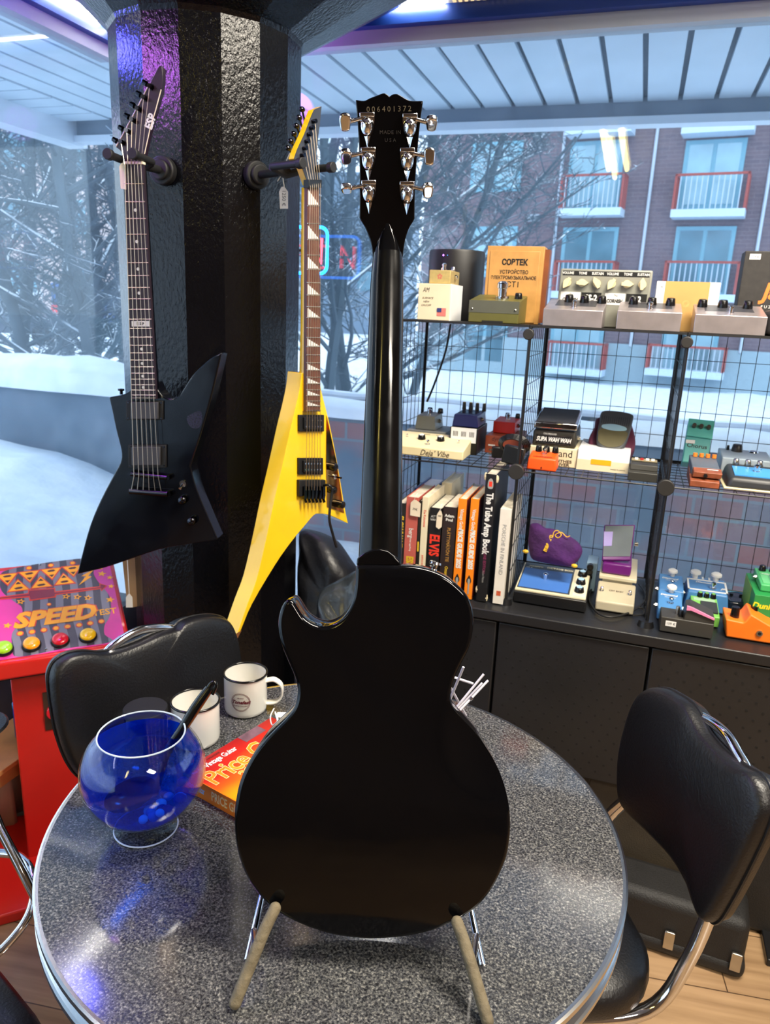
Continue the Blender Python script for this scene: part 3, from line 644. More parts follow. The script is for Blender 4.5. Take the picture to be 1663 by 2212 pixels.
# black candle jar behind the bowl
GLC = mat('dark_jar_glass', c(14, 14, 18), .12, noise=.1)
pj = atZ(318, 1612, .76)
t = thing('candle_jar', 'dark round jar with a flat black lid behind the fish bowl', 'jar', (pj.x, pj.y, .7605))
MB().lathe([(.033, 0), (.036, .004), (.036, .062), (.034, .066)], n=48).build('jar_body', GLC, t, smooth=40)
MB().lathe([(.034, .066), (.0375, .0665), (.0375, .0735), (.036, .0755), (.001, .0755)], n=48).build('lid', BLACKM, t, smooth=40)
# fish bowl
def thin_glass(nt, b):
    out = nt.nodes['Material Output']; nt.nodes.remove(b); tr = nt.nodes.new('ShaderNodeBsdfTransparent'); g = nt.nodes.new('ShaderNodeBsdfGlossy'); g.inputs['Roughness'].default_value = .01; tr.inputs['Color'].default_value = (.93, .96, .98, 1)
    lw = nt.nodes.new('ShaderNodeLayerWeight'); pw = nt.nodes.new('ShaderNodeMath'); pw.operation = 'POWER'; pw.inputs[1].default_value = 4; nt.links.new(lw.outputs['Facing'], pw.inputs[0]); ma = nt.nodes.new('ShaderNodeMath'); ma.operation = 'MULTIPLY_ADD'; ma.inputs[1].default_value = .8; ma.inputs[2].default_value = .035; nt.links.new(pw.outputs[0], ma.inputs[0])
    n = nt.nodes.new('ShaderNodeTexNoise'); t_ = nt.nodes.new('ShaderNodeTexCoord'); nt.links.new(t_.outputs['Object'], n.inputs['Vector']); n.inputs['Scale'].default_value = 20; r = ramp(nt, n.outputs['Fac'], [(.3, (.005,)*3+(1,)), (.8, (.03,)*3+(1,))]); nt.links.new(r.outputs[0], g.inputs['Roughness'])
    mx = nt.nodes.new('ShaderNodeMixShader'); nt.links.new(ma.outputs[0], mx.inputs[0]); nt.links.new(tr.outputs[0], mx.inputs[1]); nt.links.new(g.outputs[0], mx.inputs[2]); nt.links.new(mx.outputs[0], out.inputs['Surface'])
CG = node_mat('clear_glass', thin_glass)
def blue_liq(nt, b):
    out = nt.nodes['Material Output']; nt.nodes.remove(b)
    tr = nt.nodes.new('ShaderNodeBsdfTransparent'); df = nt.nodes.new('ShaderNodeBsdfTranslucent'); g = nt.nodes.new('ShaderNodeBsdfGlossy'); g.inputs['Roughness'].default_value = .03
    tr.inputs['Color'].default_value = (.10, .36, .97, 1); df.inputs['Color'].default_value = (.0, .10, 1, 1)
    m1 = nt.nodes.new('ShaderNodeMixShader'); m1.inputs[0].default_value = .24; m2 = nt.nodes.new('ShaderNodeMixShader'); m2.inputs[0].default_value = .025
    nt.links.new(tr.outputs[0], m1.inputs[1]); nt.links.new(df.outputs[0], m1.inputs[2]); nt.links.new(m1.outputs[0], m2.inputs[1]); nt.links.new(g.outputs[0], m2.inputs[2]); nt.links.new(m2.outputs[0], out.inputs['Surface'])
BLIQ = node_mat('blue_water', blue_liq)
pb = atZ(316, 1787, .76); BR = .088; bz = .018+BR*.90
t = thing('fish_bowl', 'round glass fish bowl filled with blue water on a clear foot', 'bowl', (pb.x, pb.y, .7605))
prof = []; th0, th1 = math.radians(172), math.radians(44)
for i in range(25):
    a = th0+(th1-th0)*i/24; prof.append((BR*math.sin(a), bz+BR*.93*math.cos(a)))
inn = [(max(x-.0022*1.0, .001), z+.0) for x, z in prof]; inn = [(r_, z_+(.002 if i < 6 else 0)) for i, (r_, z_) in enumerate(inn)]
MB().lathe(prof+[(prof[-1][0]+.0004, prof[-1][1]+.0015), (prof[-1][0]-.002, prof[-1][1]+.0015)]+inn[::-1], n=72, close=False).lathe([(.044, .0005), (.046, .0018), (.044, .003), (.02, .006), (.011, .012), (.010, bz-BR*.905)], n=56).build('glass', CG, t, smooth=50)
wl_ = []
for i in range(22):
    a = math.radians(172)+(math.radians(60)-math.radians(172))*i/21; wl_.append((max((BR-.0032)*math.sin(a), .001), bz+(BR-.0032)*.93*math.cos(a)))
MB().lathe(wl_+[(.001, wl_[-1][1])], n=64).build('blue_water', BLIQ, t, smooth=50)
GR_ = mat('painted_edge_glint', c(200, 214, 226), .08, noise=.03, coat=.5)  # pale opaque rings paint the bright glint of the glass edges
MB().tube([((prof[-1][0]-.001)*math.cos(2*PI*i/64), (prof[-1][0]-.001)*math.sin(2*PI*i/64), prof[-1][1]+.0012) for i in range(64)], .0013, n=6, closed=True).build('rim', GR_, t)
MB().tube([(.0455*math.cos(2*PI*i/64), .0455*math.sin(2*PI*i/64), .0018) for i in range(64)], .0012, n=6, closed=True).build('foot_rim', GR_, t)
BLIQC = [mat('pebble_teal', c(40, 150, 200), .5), mat('pebble_red', c(200, 50, 80), .5), mat('pebble_navy', c(24, 40, 110), .5), mat('pebble_white', c(210, 225, 240), .5)]
rnd = random.Random(3)
for k, (nm, lab) in enumerate((('teal', 'teal pebbles lying at the bottom of the fish bowl'), ('red', 'red pebbles lying at the bottom of the fish bowl'), ('navy', 'navy pebbles lying at the bottom of the fish bowl'), ('white', 'white pebbles lying at the bottom of the fish bowl'))):
    for i in range(5):
        a = rnd.uniform(-.5, 1.9)+math.radians(-40); rr = rnd.uniform(.012, .058); zz = .030+rr*rr*7.5+.006*rnd.random()
        o = MB().ball((0, 0, 0), .0075+.003*rnd.random(), n=10, sc=(1, .85, .7)).build('pebble', BLIQC[k], smooth=60)
        o.location = (pb.x+rr*math.cos(a), pb.y+rr*math.sin(a), .7605+zz); o.rotation_euler = (0, 0, a)
        tag(o, lab, 'pebble', 'pebbles in the fish bowl, '+nm)
# ladle standing in the bowl
LAD = mat('black_nylon', c(12, 12, 14), .18, noise=.1)
t = thing('ladle', 'glossy black plastic ladle leaning in the fish bowl', 'ladle', (pb.x, pb.y, .76))
P0 = Vector(t.location)
dB = (Vector((pb.x, pb.y, 0)) - CAM).dot(FW)
def lp(x, y, d): return atD(x, y, d)-P0
pts = smoothline([lp(452, 1487, 1.10), lp(425, 1525, 1.095), lp(395, 1572, 1.09), lp(365, 1618, 1.085), lp(345, 1680, 1.075), lp(335, 1715, 1.07)], 5, closed=False)
rr = [.0065+.0015*math.sin(PI*min(1, i/12)) if i < 16 else .0048 for i in range(len(pts))]
MB().tube(pts, rr, n=12).build('handle', LAD, t, smooth=60)
MB().tube(smoothline([lp(447, 1500, 1.098), lp(452, 1482, 1.10), lp(462, 1474, 1.102), lp(466, 1482, 1.102), lp(458, 1500, 1.10)], 5, closed=False), .0032, n=8).build('hook', LAD, t, smooth=60)
bc = lp(282, 1716, 1.075)
nz_ = (ZZ*.62 - FW*.78).normalized(); ax = (lp(328, 1688, 1.07)-lp(236, 1744, 1.085)); ax = (ax - nz_*ax.dot(nz_)).normalized(); by_ = nz_.cross(ax)
Ms = Matrix.Identity(4)
for i in range(3): Ms[i][0] = ax[i]*1.12; Ms[i][1] = by_[i]*.66; Ms[i][2] = nz_[i]; Ms[i][3] = bc[i]
bowlp = [(max(.034*math.cos(math.radians(a)), .0005), -.022*math.sin(math.radians(a))) for a in range(0, 91, 10)]
inn = [(max(x*.93, .0004), z*.93) for x, z in bowlp]
MB().lathe(bowlp[::-1]+inn, n=36, m=Ms).build('scoop', LAD, t, smooth=60)
# price guide book on the table
COVER = mat('cover_red_orange', c(205, 62, 28), .35, noise=.25, scale=14); COVR = mat('cover_dark_red', c(150, 22, 24), .35, noise=.15, scale=20); SPO = mat('spine_orange', c(240, 128, 16), .35, noise=.06)
YEL = mat('yellow_lettering', c(250, 190, 70), .4, noise=.1, scale=40); FRETG = mat('printed_fretboard', c(110, 80, 90), .5, noise=.3, scale=60)
ORL = mat('pale_orange_lettering', c(252, 222, 150), .4, noise=.05); BLUL = mat('pale_blue_lettering', c(150, 200, 225), .4, noise=.05)
A0 = atZ(393, 1666, .79); A1 = atZ(585, 1550, .79)
t = thing('price_guide_book', 'red and orange price guide book lying on the table behind the guitar', 'book', (A0.x, A0.y, .7605), math.atan2(-(A1-A0).x, (A1-A0).y))
BW, bw = .272, .207
MB().box(.001, BW-.001, .001, bw, .001, .0285).build('pages', PAPER, t)
def cover_nodes(nt, b):
    tcn = nt.nodes.new('ShaderNodeTexCoord'); sp = nt.nodes.new('ShaderNodeSeparateXYZ'); nt.links.new(tcn.outputs['Object'], sp.inputs[0])
    n = nt.nodes.new('ShaderNodeTexNoise'); n.inputs['Scale'].default_value = 9; nt.links.new(tcn.outputs['Object'], n.inputs['Vector'])
    a = nt.nodes.new('ShaderNodeMath'); a.operation = 'MULTIPLY_ADD'; a.inputs[1].default_value = 5.2; nt.links.new(sp.outputs['X'], a.inputs[0])
    m2 = nt.nodes.new('ShaderNodeMath'); m2.operation = 'MULTIPLY'; m2.inputs[1].default_value = .3; nt.links.new(n.outputs['Fac'], m2.inputs[0]); nt.links.new(m2.outputs[0], a.inputs[2])
    r = ramp(nt, a.outputs[0], [(.15, c(150, 18, 24)), (.38, c(206, 36, 24)), (.55, c(232, 100, 20)), (.75, c(252, 176, 12)), (1, c(240, 90, 20))]); nt.links.new(r.outputs[0], b.inputs['Base Color']); b.inputs['Roughness'].default_value = .3
CVN = node_mat('printed_cover', cover_nodes)
MB().box(0, BW, 0, bw+.001, .0285, .0295).box(0, BW, 0, bw+.001, 0, .0008).build('cover', CVN, t)
MB().box(0, BW, -.0012, .0, 0, .0295).build('spine', SPO, t)
m = MB().box(.0, .022, .122, .170, .0295, .0298); m.build('printed_fretboard', FRETG, t)
R90 = R(90, 'Z')
def bt_(txt, x, y, size, mt, z=.0298, bold=0, sx=1., spacing=.92, name='cover_lettering'):
    MB().text(txt, size, T((x, y, z)) @ R90, .0001, align='LEFT', bold=bold, sx=sx, spacing=spacing).build(name, mt, t, smooth=0)
bt_('Price Guide', .052, .006, .054, ORL, .0298, .0016, .85)
bt_('Price Guide', .052, .006, .054, mat('orange_lettering', c(250, 150, 30), .35, noise=.25, scale=60), .0300, .0002, .85)
bt_('2025', .083, .050, .026, ORL, .0298, .0012); bt_('2025', .083, .050, .026, mat('amber_lettering', c(246, 170, 50), .35, noise=.1), .0300, .0)
bt_('Vintage Guitar', .020, .030, .017, WHITEINK, .0300, .0003, .75); bt_('The Official', .020, .004, .007, WHITEINK, .0300)
bt_('MAGAZINE', .008, .045, .006, mat('thin_dark_red', c(110, 30, 30), .4), .0300)
def sp_(txt, x, size, mt, sx=1., bold=0): MB().text(txt, size, T((x, -.0013, .0148)) @ FRONT, .0001, align='LEFT', sx=sx, bold=bold).build('spine_lettering', mt, t, smooth=0)
sp_('Vintage Guitar', .006, .016, BLUL, .5, .0002); sp_('PRICE GUIDE 2025', .068, .022, ORL, .62, .0004)
# drinking straws sticking out behind the guitar, paper tag
STR = mat('white_straw', c(196, 194, 204), .35, noise=.04)
pc_ = atZ(941, 1632, .76); t = thing('tumbler', 'small glass hidden behind the black guitar holding the white straws', 'glass', (pc_.x, pc_.y, .7605))
MB().lathe([(.026, .0005), (.030, .085), (.0285, .085), (.0245, .004), (.001, .004)], n=40).build('glass', CG, t, smooth=50)
for lab, L_ in (('short white straw, upright and closest to the guitar waist', [(944, 1578, 1.10), (1001, 1441, 1.05)]), ('white straw, longest one pointing up to the right', [(947, 1576, 1.11), (1045, 1456, 1.12)]), ('clear bent straw leaning far right over the table edge', [(950, 1580, 1.10), (1054, 1470, 1.13)]), ('white straw whose bent tip lies crosswise between the upright ones', [(938, 1580, 1.10), (952, 1455, 1.10), (962, 1457, 1.10), (1022, 1477, 1.10)]), ('grey straw slanting down to rest on the table top', [(955, 1452, 1.06), (1006, 1545, 1.18)])):
    P_ = [atD(*q) for q in L_]; o = MB().tube([q-P_[0] for q in P_], .0019, n=10).build('straw', STR, smooth=60); o.location = P_[0]
    if 'clear' in lab: d3 = P_[1]-P_[0]; MB().cone(d3*.62, d3*.66, .0031, n=10).build('bend', CHROME, o); MB().cone(d3*.3+Vector((-.004, 0, .001)), d3*.93+Vector((-.004, 0, .001)), .0016, n=8).build('inner_straw', STR, o)
    tag(o, lab, 'straw', 'straws behind the black guitar')
pg = atZ(610, 1562, .765)
t = thing('price_tag', 'small white paper tag with a string, hanging by the logo mug handle', 'tag', tuple(pg))
MB().box(-.010, .014, -.012, .006, .018, .0195, R(20, 'Z')).build('card', WHITE, t)
sgp = lambda x, y, d: atD(x, y, d)-pg
MB().tube(smoothline([sgp(592, 1530, 1.225), sgp(584, 1548, 1.215), sgp(588, 1566, 1.205), sgp(600, 1555, 1.20), sgp(594, 1538, 1.215), sgp(600, 1560, 1.19)], 6, closed=False), .0011, n=6).build('string', WHITE, t)
# ================================================================== BLACK SINGLE-CUT GUITAR SEEN FROM THE BACK, ON ITS STAND
def lacquer(name, col=c(6, 6, 8), r=.07):
    def fn(nt, b):
        t = nt.nodes.new('ShaderNodeTexCoord'); n = nt.nodes.new('ShaderNodeTexNoise'); n.inputs['Scale'].default_value = 14; n.inputs['Detail'].default_value = 4; nt.links.new(t.outputs['Object'], n.inputs['Vector'])
        q = ramp(nt, n.outputs['Fac'], [(.35, (r*.6,)*3+(1,)), (.75, (r*1.9,)*3+(1,))]); nt.links.new(q.outputs[0], b.inputs['Roughness'])
        b.inputs['Base Color'].default_value = col; b.inputs['Specular IOR Level'].default_value = .36
        n2 = nt.nodes.new('ShaderNodeTexNoise'); n2.inputs['Scale'].default_value = 9; bp = nt.nodes.new('ShaderNodeBump'); bp.inputs['Strength'].default_value = .03; bp.inputs['Distance'].default_value = .02
        nt.links.new(t.outputs['Object'], n2.inputs['Vector']); nt.links.new(n2.outputs['Fac'], bp.inputs['Height']); nt.links.new(bp.outputs[0], b.inputs['Normal'])
    return node_mat(name, fn)
LACQ = lacquer('black_lacquer')
DG = .874
fg = Frame(atD(831, 1500, DG), -FW, UP)
gt = thing('electric_guitar', 'black single-cutaway electric guitar standing on the table with its back to the viewer', 'guitar', m=fg.m)
body = [(768, 1220), (767, 1257), (763, 1288), (755, 1311), (745, 1328), (730, 1343), (711, 1352), (691, 1353), (672, 1346), (655, 1332), (643, 1314), (634, 1300), (624, 1296), (614, 1301), (605, 1318), (600, 1343), (602, 1372), (609, 1399), (622, 1430), (635, 1461), (641, 1484), (641, 1507), (634, 1530), (615, 1555), (588, 1582), (561, 1611), (538, 1645), (518, 1688), (508, 1734), (505, 1780), (509, 1826), (520, 1868), (534, 1900), (548, 1921), (568, 1946), (595, 1970), (634, 1992), (672, 2008), (711, 2020), (749, 2027), (799, 2031), (845, 2029), (888, 2024), (934, 2013), (972, 1997), (1011, 1977), (1038, 1955), (1061, 1926), (1080, 1891), (1095, 1853), (1102, 1811), (1103, 1772), (1099, 1734), (1088, 1691), (1072, 1653), (1049, 1615), (1022, 1580), (995, 1551), (980, 1530), (974, 1507), (977, 1484), (986, 1457), (999, 1430), (1013, 1403), (1021, 1372), (1024, 1341), (1020, 1311), (1009, 1286), (991, 1266), (965, 1246), (934, 1232), (899, 1224), (865, 1221)]
P = [(p.x, p.y) for p in smoothline(fg.pts(body), 4, sharp=(0, len(body)-1))]
mb = MB().prism(P, -.050, 0)
tmp = mb.build('body', LACQ, None, bevel=.0055, seg=5, smooth=60)
# belly cut: shallow spherical scoop
bc = fg.px(1122, 1588); cut = MB().ball((0, 0, 0), .42, n=160).build('cutter', LACQ, None); rc = .0965
cut.location = (bc[0], bc[1], math.sqrt(.42**2-rc**2))
bo = tmp.modifiers.new('scoop', 'BOOLEAN'); bo.operation = 'DIFFERENCE'; bo.object = cut; bo.solver = 'EXACT'
dg = bpy.context.evaluated_depsgraph_get(); me = bpy.data.meshes.new_from_object(tmp.evaluated_get(dg))
bpy.data.objects.remove(tmp); bpy.data.objects.remove(cut)
ob = bpy.data.objects.new('body', me); COL.objects.link(ob); ob.parent = gt
for p_ in me.polygons: p_.use_smooth = True
me.set_sharp_from_angle(angle=math.radians(24))
# carved top half with cream binding line (far side)
MB().prism([(x*.995, y*.995) for x, y in P], -.062, -.0505).build('maple_cap', mat('cap_dark', c(30, 16, 12), .15, noise=.2), gt, bevel=.005, seg=3)
# neck: half-round back, width eye-matched along its length
zn = -.043
ks = [(548, 806, 869), (575, 803, 871), (610, 800, 871), (700, 796, 871), (800, 792, 870), (900, 787, 869.5), (1000, 783, 869), (1100, 779, 868.5), (1170, 776, 868), (1222, 773, 867)]
m = MB(); v = []; K = 18
for y, xa, xb in ks:
    (u0, vv), (u1, _) = fg.px(xa, y, zn-.012), fg.px(xb, y, zn-.012)
    cx_, hw = (u0+u1)/2, (u1-u0)/2; dep = .020+.002*(y-548)/670
    for k in range(K+1):
        a = PI*k/K; v.append((cx_+hw*math.cos(a)*1.0, vv, zn-.016+dep*math.sin(a)**.8*.98))
n = K+1; N = len(ks)
m.add(v, [(j*n+i, j*n+i+1, (j+1)*n+i+1, (j+1)*n+i) for j in range(N-1) for i in range(K)] + [(j*n, (j+1)*n, (j+1)*n+K, j*n+K) for j in range(N-1)] + [tuple(range(n)), tuple((N-1)*n+i for i in range(n))[::-1]])
m.build('neck', lacquer('neck_lacquer', c(8, 8, 9), .15), gt, smooth=50)
# heel block and its rounded lip
hl = fg.pts([(770, 1221), (771, 1207), (786, 1195), (806, 1187), (820, 1186), (838, 1190), (853, 1201), (864, 1213), (866, 1221)], -.006)
MB().prism(hl, -.046, -.004).build('heel', LACQ, gt, bevel=.0018, seg=3)
# fretboard & strings on the far side
fb = []
f0, f1 = fg.px(806, 548, zn-.02), fg.px(869, 548, zn-.02); g0, g1 = fg.px(779, 1100, zn-.02), fg.px(868, 1100, zn-.02); h0, h1 = fg.px(771, 1300, zn-.02), fg.px(868, 1300, zn-.02)
MB().prism([f0, f1, h1, h0], -.066, -.0585).build('fretboard', mat('dark_rosewood', c(40, 24, 18), .45, noise=.3, scale=50), gt, bevel=.0008)
m = MB()
for k in range(6):
    xa = f0[0]+(f1[0]-f0[0])*(k+.7)/6.4; xb = h0[0]+(h1[0]-h0[0])*(k+.7)/6.4; m.tube([(xa, f0[1], -.0675), (xb, h0[1]-.30, -.078)], .0004, n=5)
m.build('strings', BRASS, gt)
# headstock: tilted 17 degrees towards the viewer
nk = fg.o + fg.u*((f0[0]+f1[0])/2) + fg.v*f0[1] + fg.n*(zn-.008)
th = math.radians(17); hn = (fg.n*math.cos(th) - fg.v*math.sin(th)); hf = Frame(nk, hn, fg.v)
hs = [(768, 215), (786, 217.5), (798, 212), (814, 206), (828, 201), (836, 203.5), (841.5, 208.5), (848, 203.5), (858, 202.7), (867, 207), (879.5, 214.4), (892, 217.8), (914, 217.5), (910, 246), (905, 289), (901, 336), (897.5, 383), (896, 430), (895.5, 472), (892, 479), (885, 490), (879, 505), (875, 520), (872, 538), (870, 556), (805, 556), (803, 538), (800, 522), (795, 508), (788, 491), (780, 478), (776, 470), (776.5, 430), (776.5, 367), (774.5, 305), (771.5, 258)]
P = [(p.x, p.y) for p in smoothline(hf.pts(hs), 3, sharp=(0, 6, 12, 18, 24, 25, 31))]
hm = fg.m.inverted() @ hf.m
o = MB().prism(P, -.0145, 0, m=hm).build('headstock', LACQ, gt, bevel=.0016, seg=3)
# volute blending headstock into the neck
vv = []; m = MB(); secs = [(560, 805, 869.5, .0), (540, 808, 866, .0015), (520, 814, 861, .0018), (500, 822, 852, .001), (482, 832, 842, .0001)]
for y, xa, xb, up_ in secs:
    (u0, v0), (u1, _) = hf.px(xa, y, 0), hf.px(xb, y, 0); cx_, hw = (u0+u1)/2, (u1-u0)/2
    hgt = {560: .0125, 540: .009, 520: .0055, 500: .0025, 482: .0004}[y]
    for k in range(13): a = PI*k/12; vv.append(hm @ Vector((cx_+hw*math.cos(a), v0, -.003+(hgt+.003)*math.sin(a))))
m.add(vv, [(j*13+i, j*13+i+1, (j+1)*13+i+1, (j+1)*13+i) for j in range(4) for i in range(12)]+[tuple(range(13)), tuple(52+i for i in range(13))])
m.build('volute', LACQ, gt, smooth=70)
# stamped lettering
STAMP = mat('stamped_number', c(96, 84, 66), .4, noise=.3, scale=300)
(ua, va) = hf.px(840, 236); MB().text('006401372', .0085, hm @ T((ua, va, .0002)) @ R(1.0, 'Z'), .0001, spacing=1.45).build('serial_number', STAMP, gt, smooth=0)
(ua, va) = hf.px(843, 286); MB().text('MADE IN', .0058, hm @ T((ua, va, .0002)), .0001, spacing=1.15).text('U S A', .0058, hm @ T((ua, va-.0085, .0002)), .0001).build('made_in_stamp', mat('faint_stamp', c(52, 46, 44), .4), gt, smooth=0)
# tuning machines
hous = {(-1, 0): (793, 252), (-1, 1): (795.5, 327), (-1, 2): (796.5, 398), (1, 0): (885.5, 254), (1, 1): (880, 328), (1, 2): (879, 400)}
bx_ = {(-1, 0): (745, 264, 22), (-1, 1): (747, 338, 50), (-1, 2): (748, 407, 76), (1, 0): (933, 266, 54), (1, 1): (928, 338, 12), (1, 2): (925, 411, 48)}
for (s_, j), (x, y) in hous.items():
    u0, v0 = hf.px(x, y, .004); w2 = .0088
    lo = [(-1, 0), (-1, -.3), (-.93, -.9), (-.8, -1.35), (-.55, -1.75), (-.42, -1.95), (-.32, -2.3), (-.16, -2.75), (0, -3.15), (.16, -2.75), (.32, -2.3), (.42, -1.95), (.55, -1.75), (.8, -1.35), (.93, -.9), (1, -.3), (1, 0)]
    m = MB(); base = [(u0+a*w2, v0+b*.0108) for a, b in lo]; n = len(base); vs = []
    ccx, ccy = u0, v0-.0095
    for w, k in ((0.0, 1.0), (.0018, .97)): vs += [hm @ Vector((ccx+(a-ccx)*k, ccy+(b-ccy)*k, w)) for a, b in base]
    m.add(vs, [(i, (i+1) % n, n+(i+1) % n, n+i) for i in range(n)]+[tuple(range(n-1, -1, -1)), tuple(n+i for i in range(n))])
    dome = []; NA, NE = 28, 8
    for e_ in range(NE+1):
        el = PI/2*e_/NE
        for a_ in range(NA):
            an = 2*PI*a_/NA; cx_, sy_ = math.cos(an), math.sin(an)
            x = w2*.92*cx_*math.cos(el); y = (.0095*sy_ if sy_ > 0 else .0125*sy_)*math.cos(el); dome.append(hm @ Vector((u0+x, v0-.0092+y, .0015+.0100*math.sin(el))))
    m.add(dome, [(e_*NA+a_, e_*NA+(a_+1) % NA, (e_+1)*NA+(a_+1) % NA, (e_+1)*NA+a_) for e_ in range(NE-1) for a_ in range(NA)]+[tuple((NE-1)*NA+a_ for a_ in range(NA))])
    tl_ = [(u0-.0042, v0-.0185), (u0+.0042, v0-.0185), (u0, v0-.0335)]; top_ = (u0, v0-.0195)
    m.add([hm @ Vector((a, b, .0017)) for a, b in tl_]+[hm @ Vector((top_[0], top_[1], .0058))], [(0, 1, 3), (1, 2, 3), (2, 0, 3), (0, 2, 1)])
    tm = m.build('tuning_machine', CHROME, gt, smooth=62)
    MB().box(u0-w2*1.02, u0+w2*1.02, v0-.0005, v0+.0045, 0, .0065, hm).build('gear_cap', CHROME, tm, bevel=.001)
    bx, by, rot = bx_[(s_, j)]; ub, vb = hf.px(bx, by, .004)
    y0_ = v0-.0020
    m = MB(); m.cone(hm @ Vector((u0+s_*w2*.8, y0_, .004)), hm @ Vector((ub-s_*.004, vb, .004)), .0024, n=14)
    for q in range(5): k = .45+q*.1; p = Vector((u0+s_*w2, y0_, .004)).lerp(Vector((ub, vb, .004)), k); m.cone(hm @ (p-Vector((.0005, 0, 0))), hm @ (p+Vector((.0005, 0, 0))), .0034, n=14)
    m.build('shaft', CHROME, tm)
    ro = T((ub, vb, .004)) @ R(rot, 'X')
    kid = [( -.006, -.003), (-.0065, .003), (-.0055, .0075), (-.002, .0098), (.003, .0098), (.0065, .0075), (.0072, .003), (.0065, -.003), (.0055, -.0078), (.002, -.0098), (-.002, -.0098), (-.005, -.0078)]
    kid = [(a*1.0, b) for a, b in kid]
    if s_ > 0: kid = [(-a, b) for a, b in kid][::-1]
    pp = [(p.x, p.y) for p in smoothline(kid, 3)]
    MB().prism(pp, -.0038, .0038, m=hm @ ro).build('tuner_button', CHROME, tm, bevel=.0024, seg=4, smooth=60)
# strap button
sb = fg.px(936, 1234, -.025); d = Vector((.25, 1, 0)).normalized(); o_ = Vector((sb[0], sb[1], -.025))
pr = MB(); pr.cone(o_-d*.004, o_+d*.003, .0055, .0038, n=18).cone(o_+d*.003, o_+d*.009, .0034, .0042, n=18).cone(o_+d*.009, o_+d*.0115, .0078, .0072, n=20).build('strap_button', CHROME, gt, smooth=40)
# ---------------------------------------------------------------- stand
FOAM = mat('brown_foam_sleeve', c(104, 94, 74), .75, noise=.22, scale=40, bump=.35, bscale=90)
stn = thing('guitar_stand', 'A-frame table stand with brown foam sleeves and chrome legs holding the black guitar', 'stand', (TC.x, TC.y, .76))
so = Vector(stn.location)
for top, foot, ctop, cfoot in (((594, 1962), (508, 2166), (566, 1935), (534, 2075)), ((987, 1992), (1053, 2205), (1013, 1945), (1042, 2085))):
    d0 = DG-.012; a = atD(*top, d0)-so; b_ = atZ(*foot, .768)-so; mid = a.lerp(b_, .25)+Vector((0, 0, .004))
    inw = (b_-a).normalized()
    pts = smoothline([a, mid, a.lerp(b_, .6)+Vector((0, 0, .003)), b_], 6, closed=False)
    arm = MB().tube(pts, .0070, n=16).ball(a, .0070, n=14).ball(b_, .0070, n=14).build('arm', FOAM, stn, smooth=70)
    p1 = atZ(*cfoot, .765)-so; p0 = atD(*ctop, DG+.065)-so
    MB().tube([p0, p0.lerp(p1, .5), p1], .0042, n=12).build('leg', CHROME, stn)
    # cradle peg under the body
    q0 = a + Vector(FW)*.004; q1 = atD(top[0]+(28 if top[0] < 800 else -28), top[1]+52, DG+.07)-so
    MB().tube([b_.lerp(a, .5), p1.lerp(p0, .45)], .0040, n=10).build('cradle_bar', CHROME, stn)
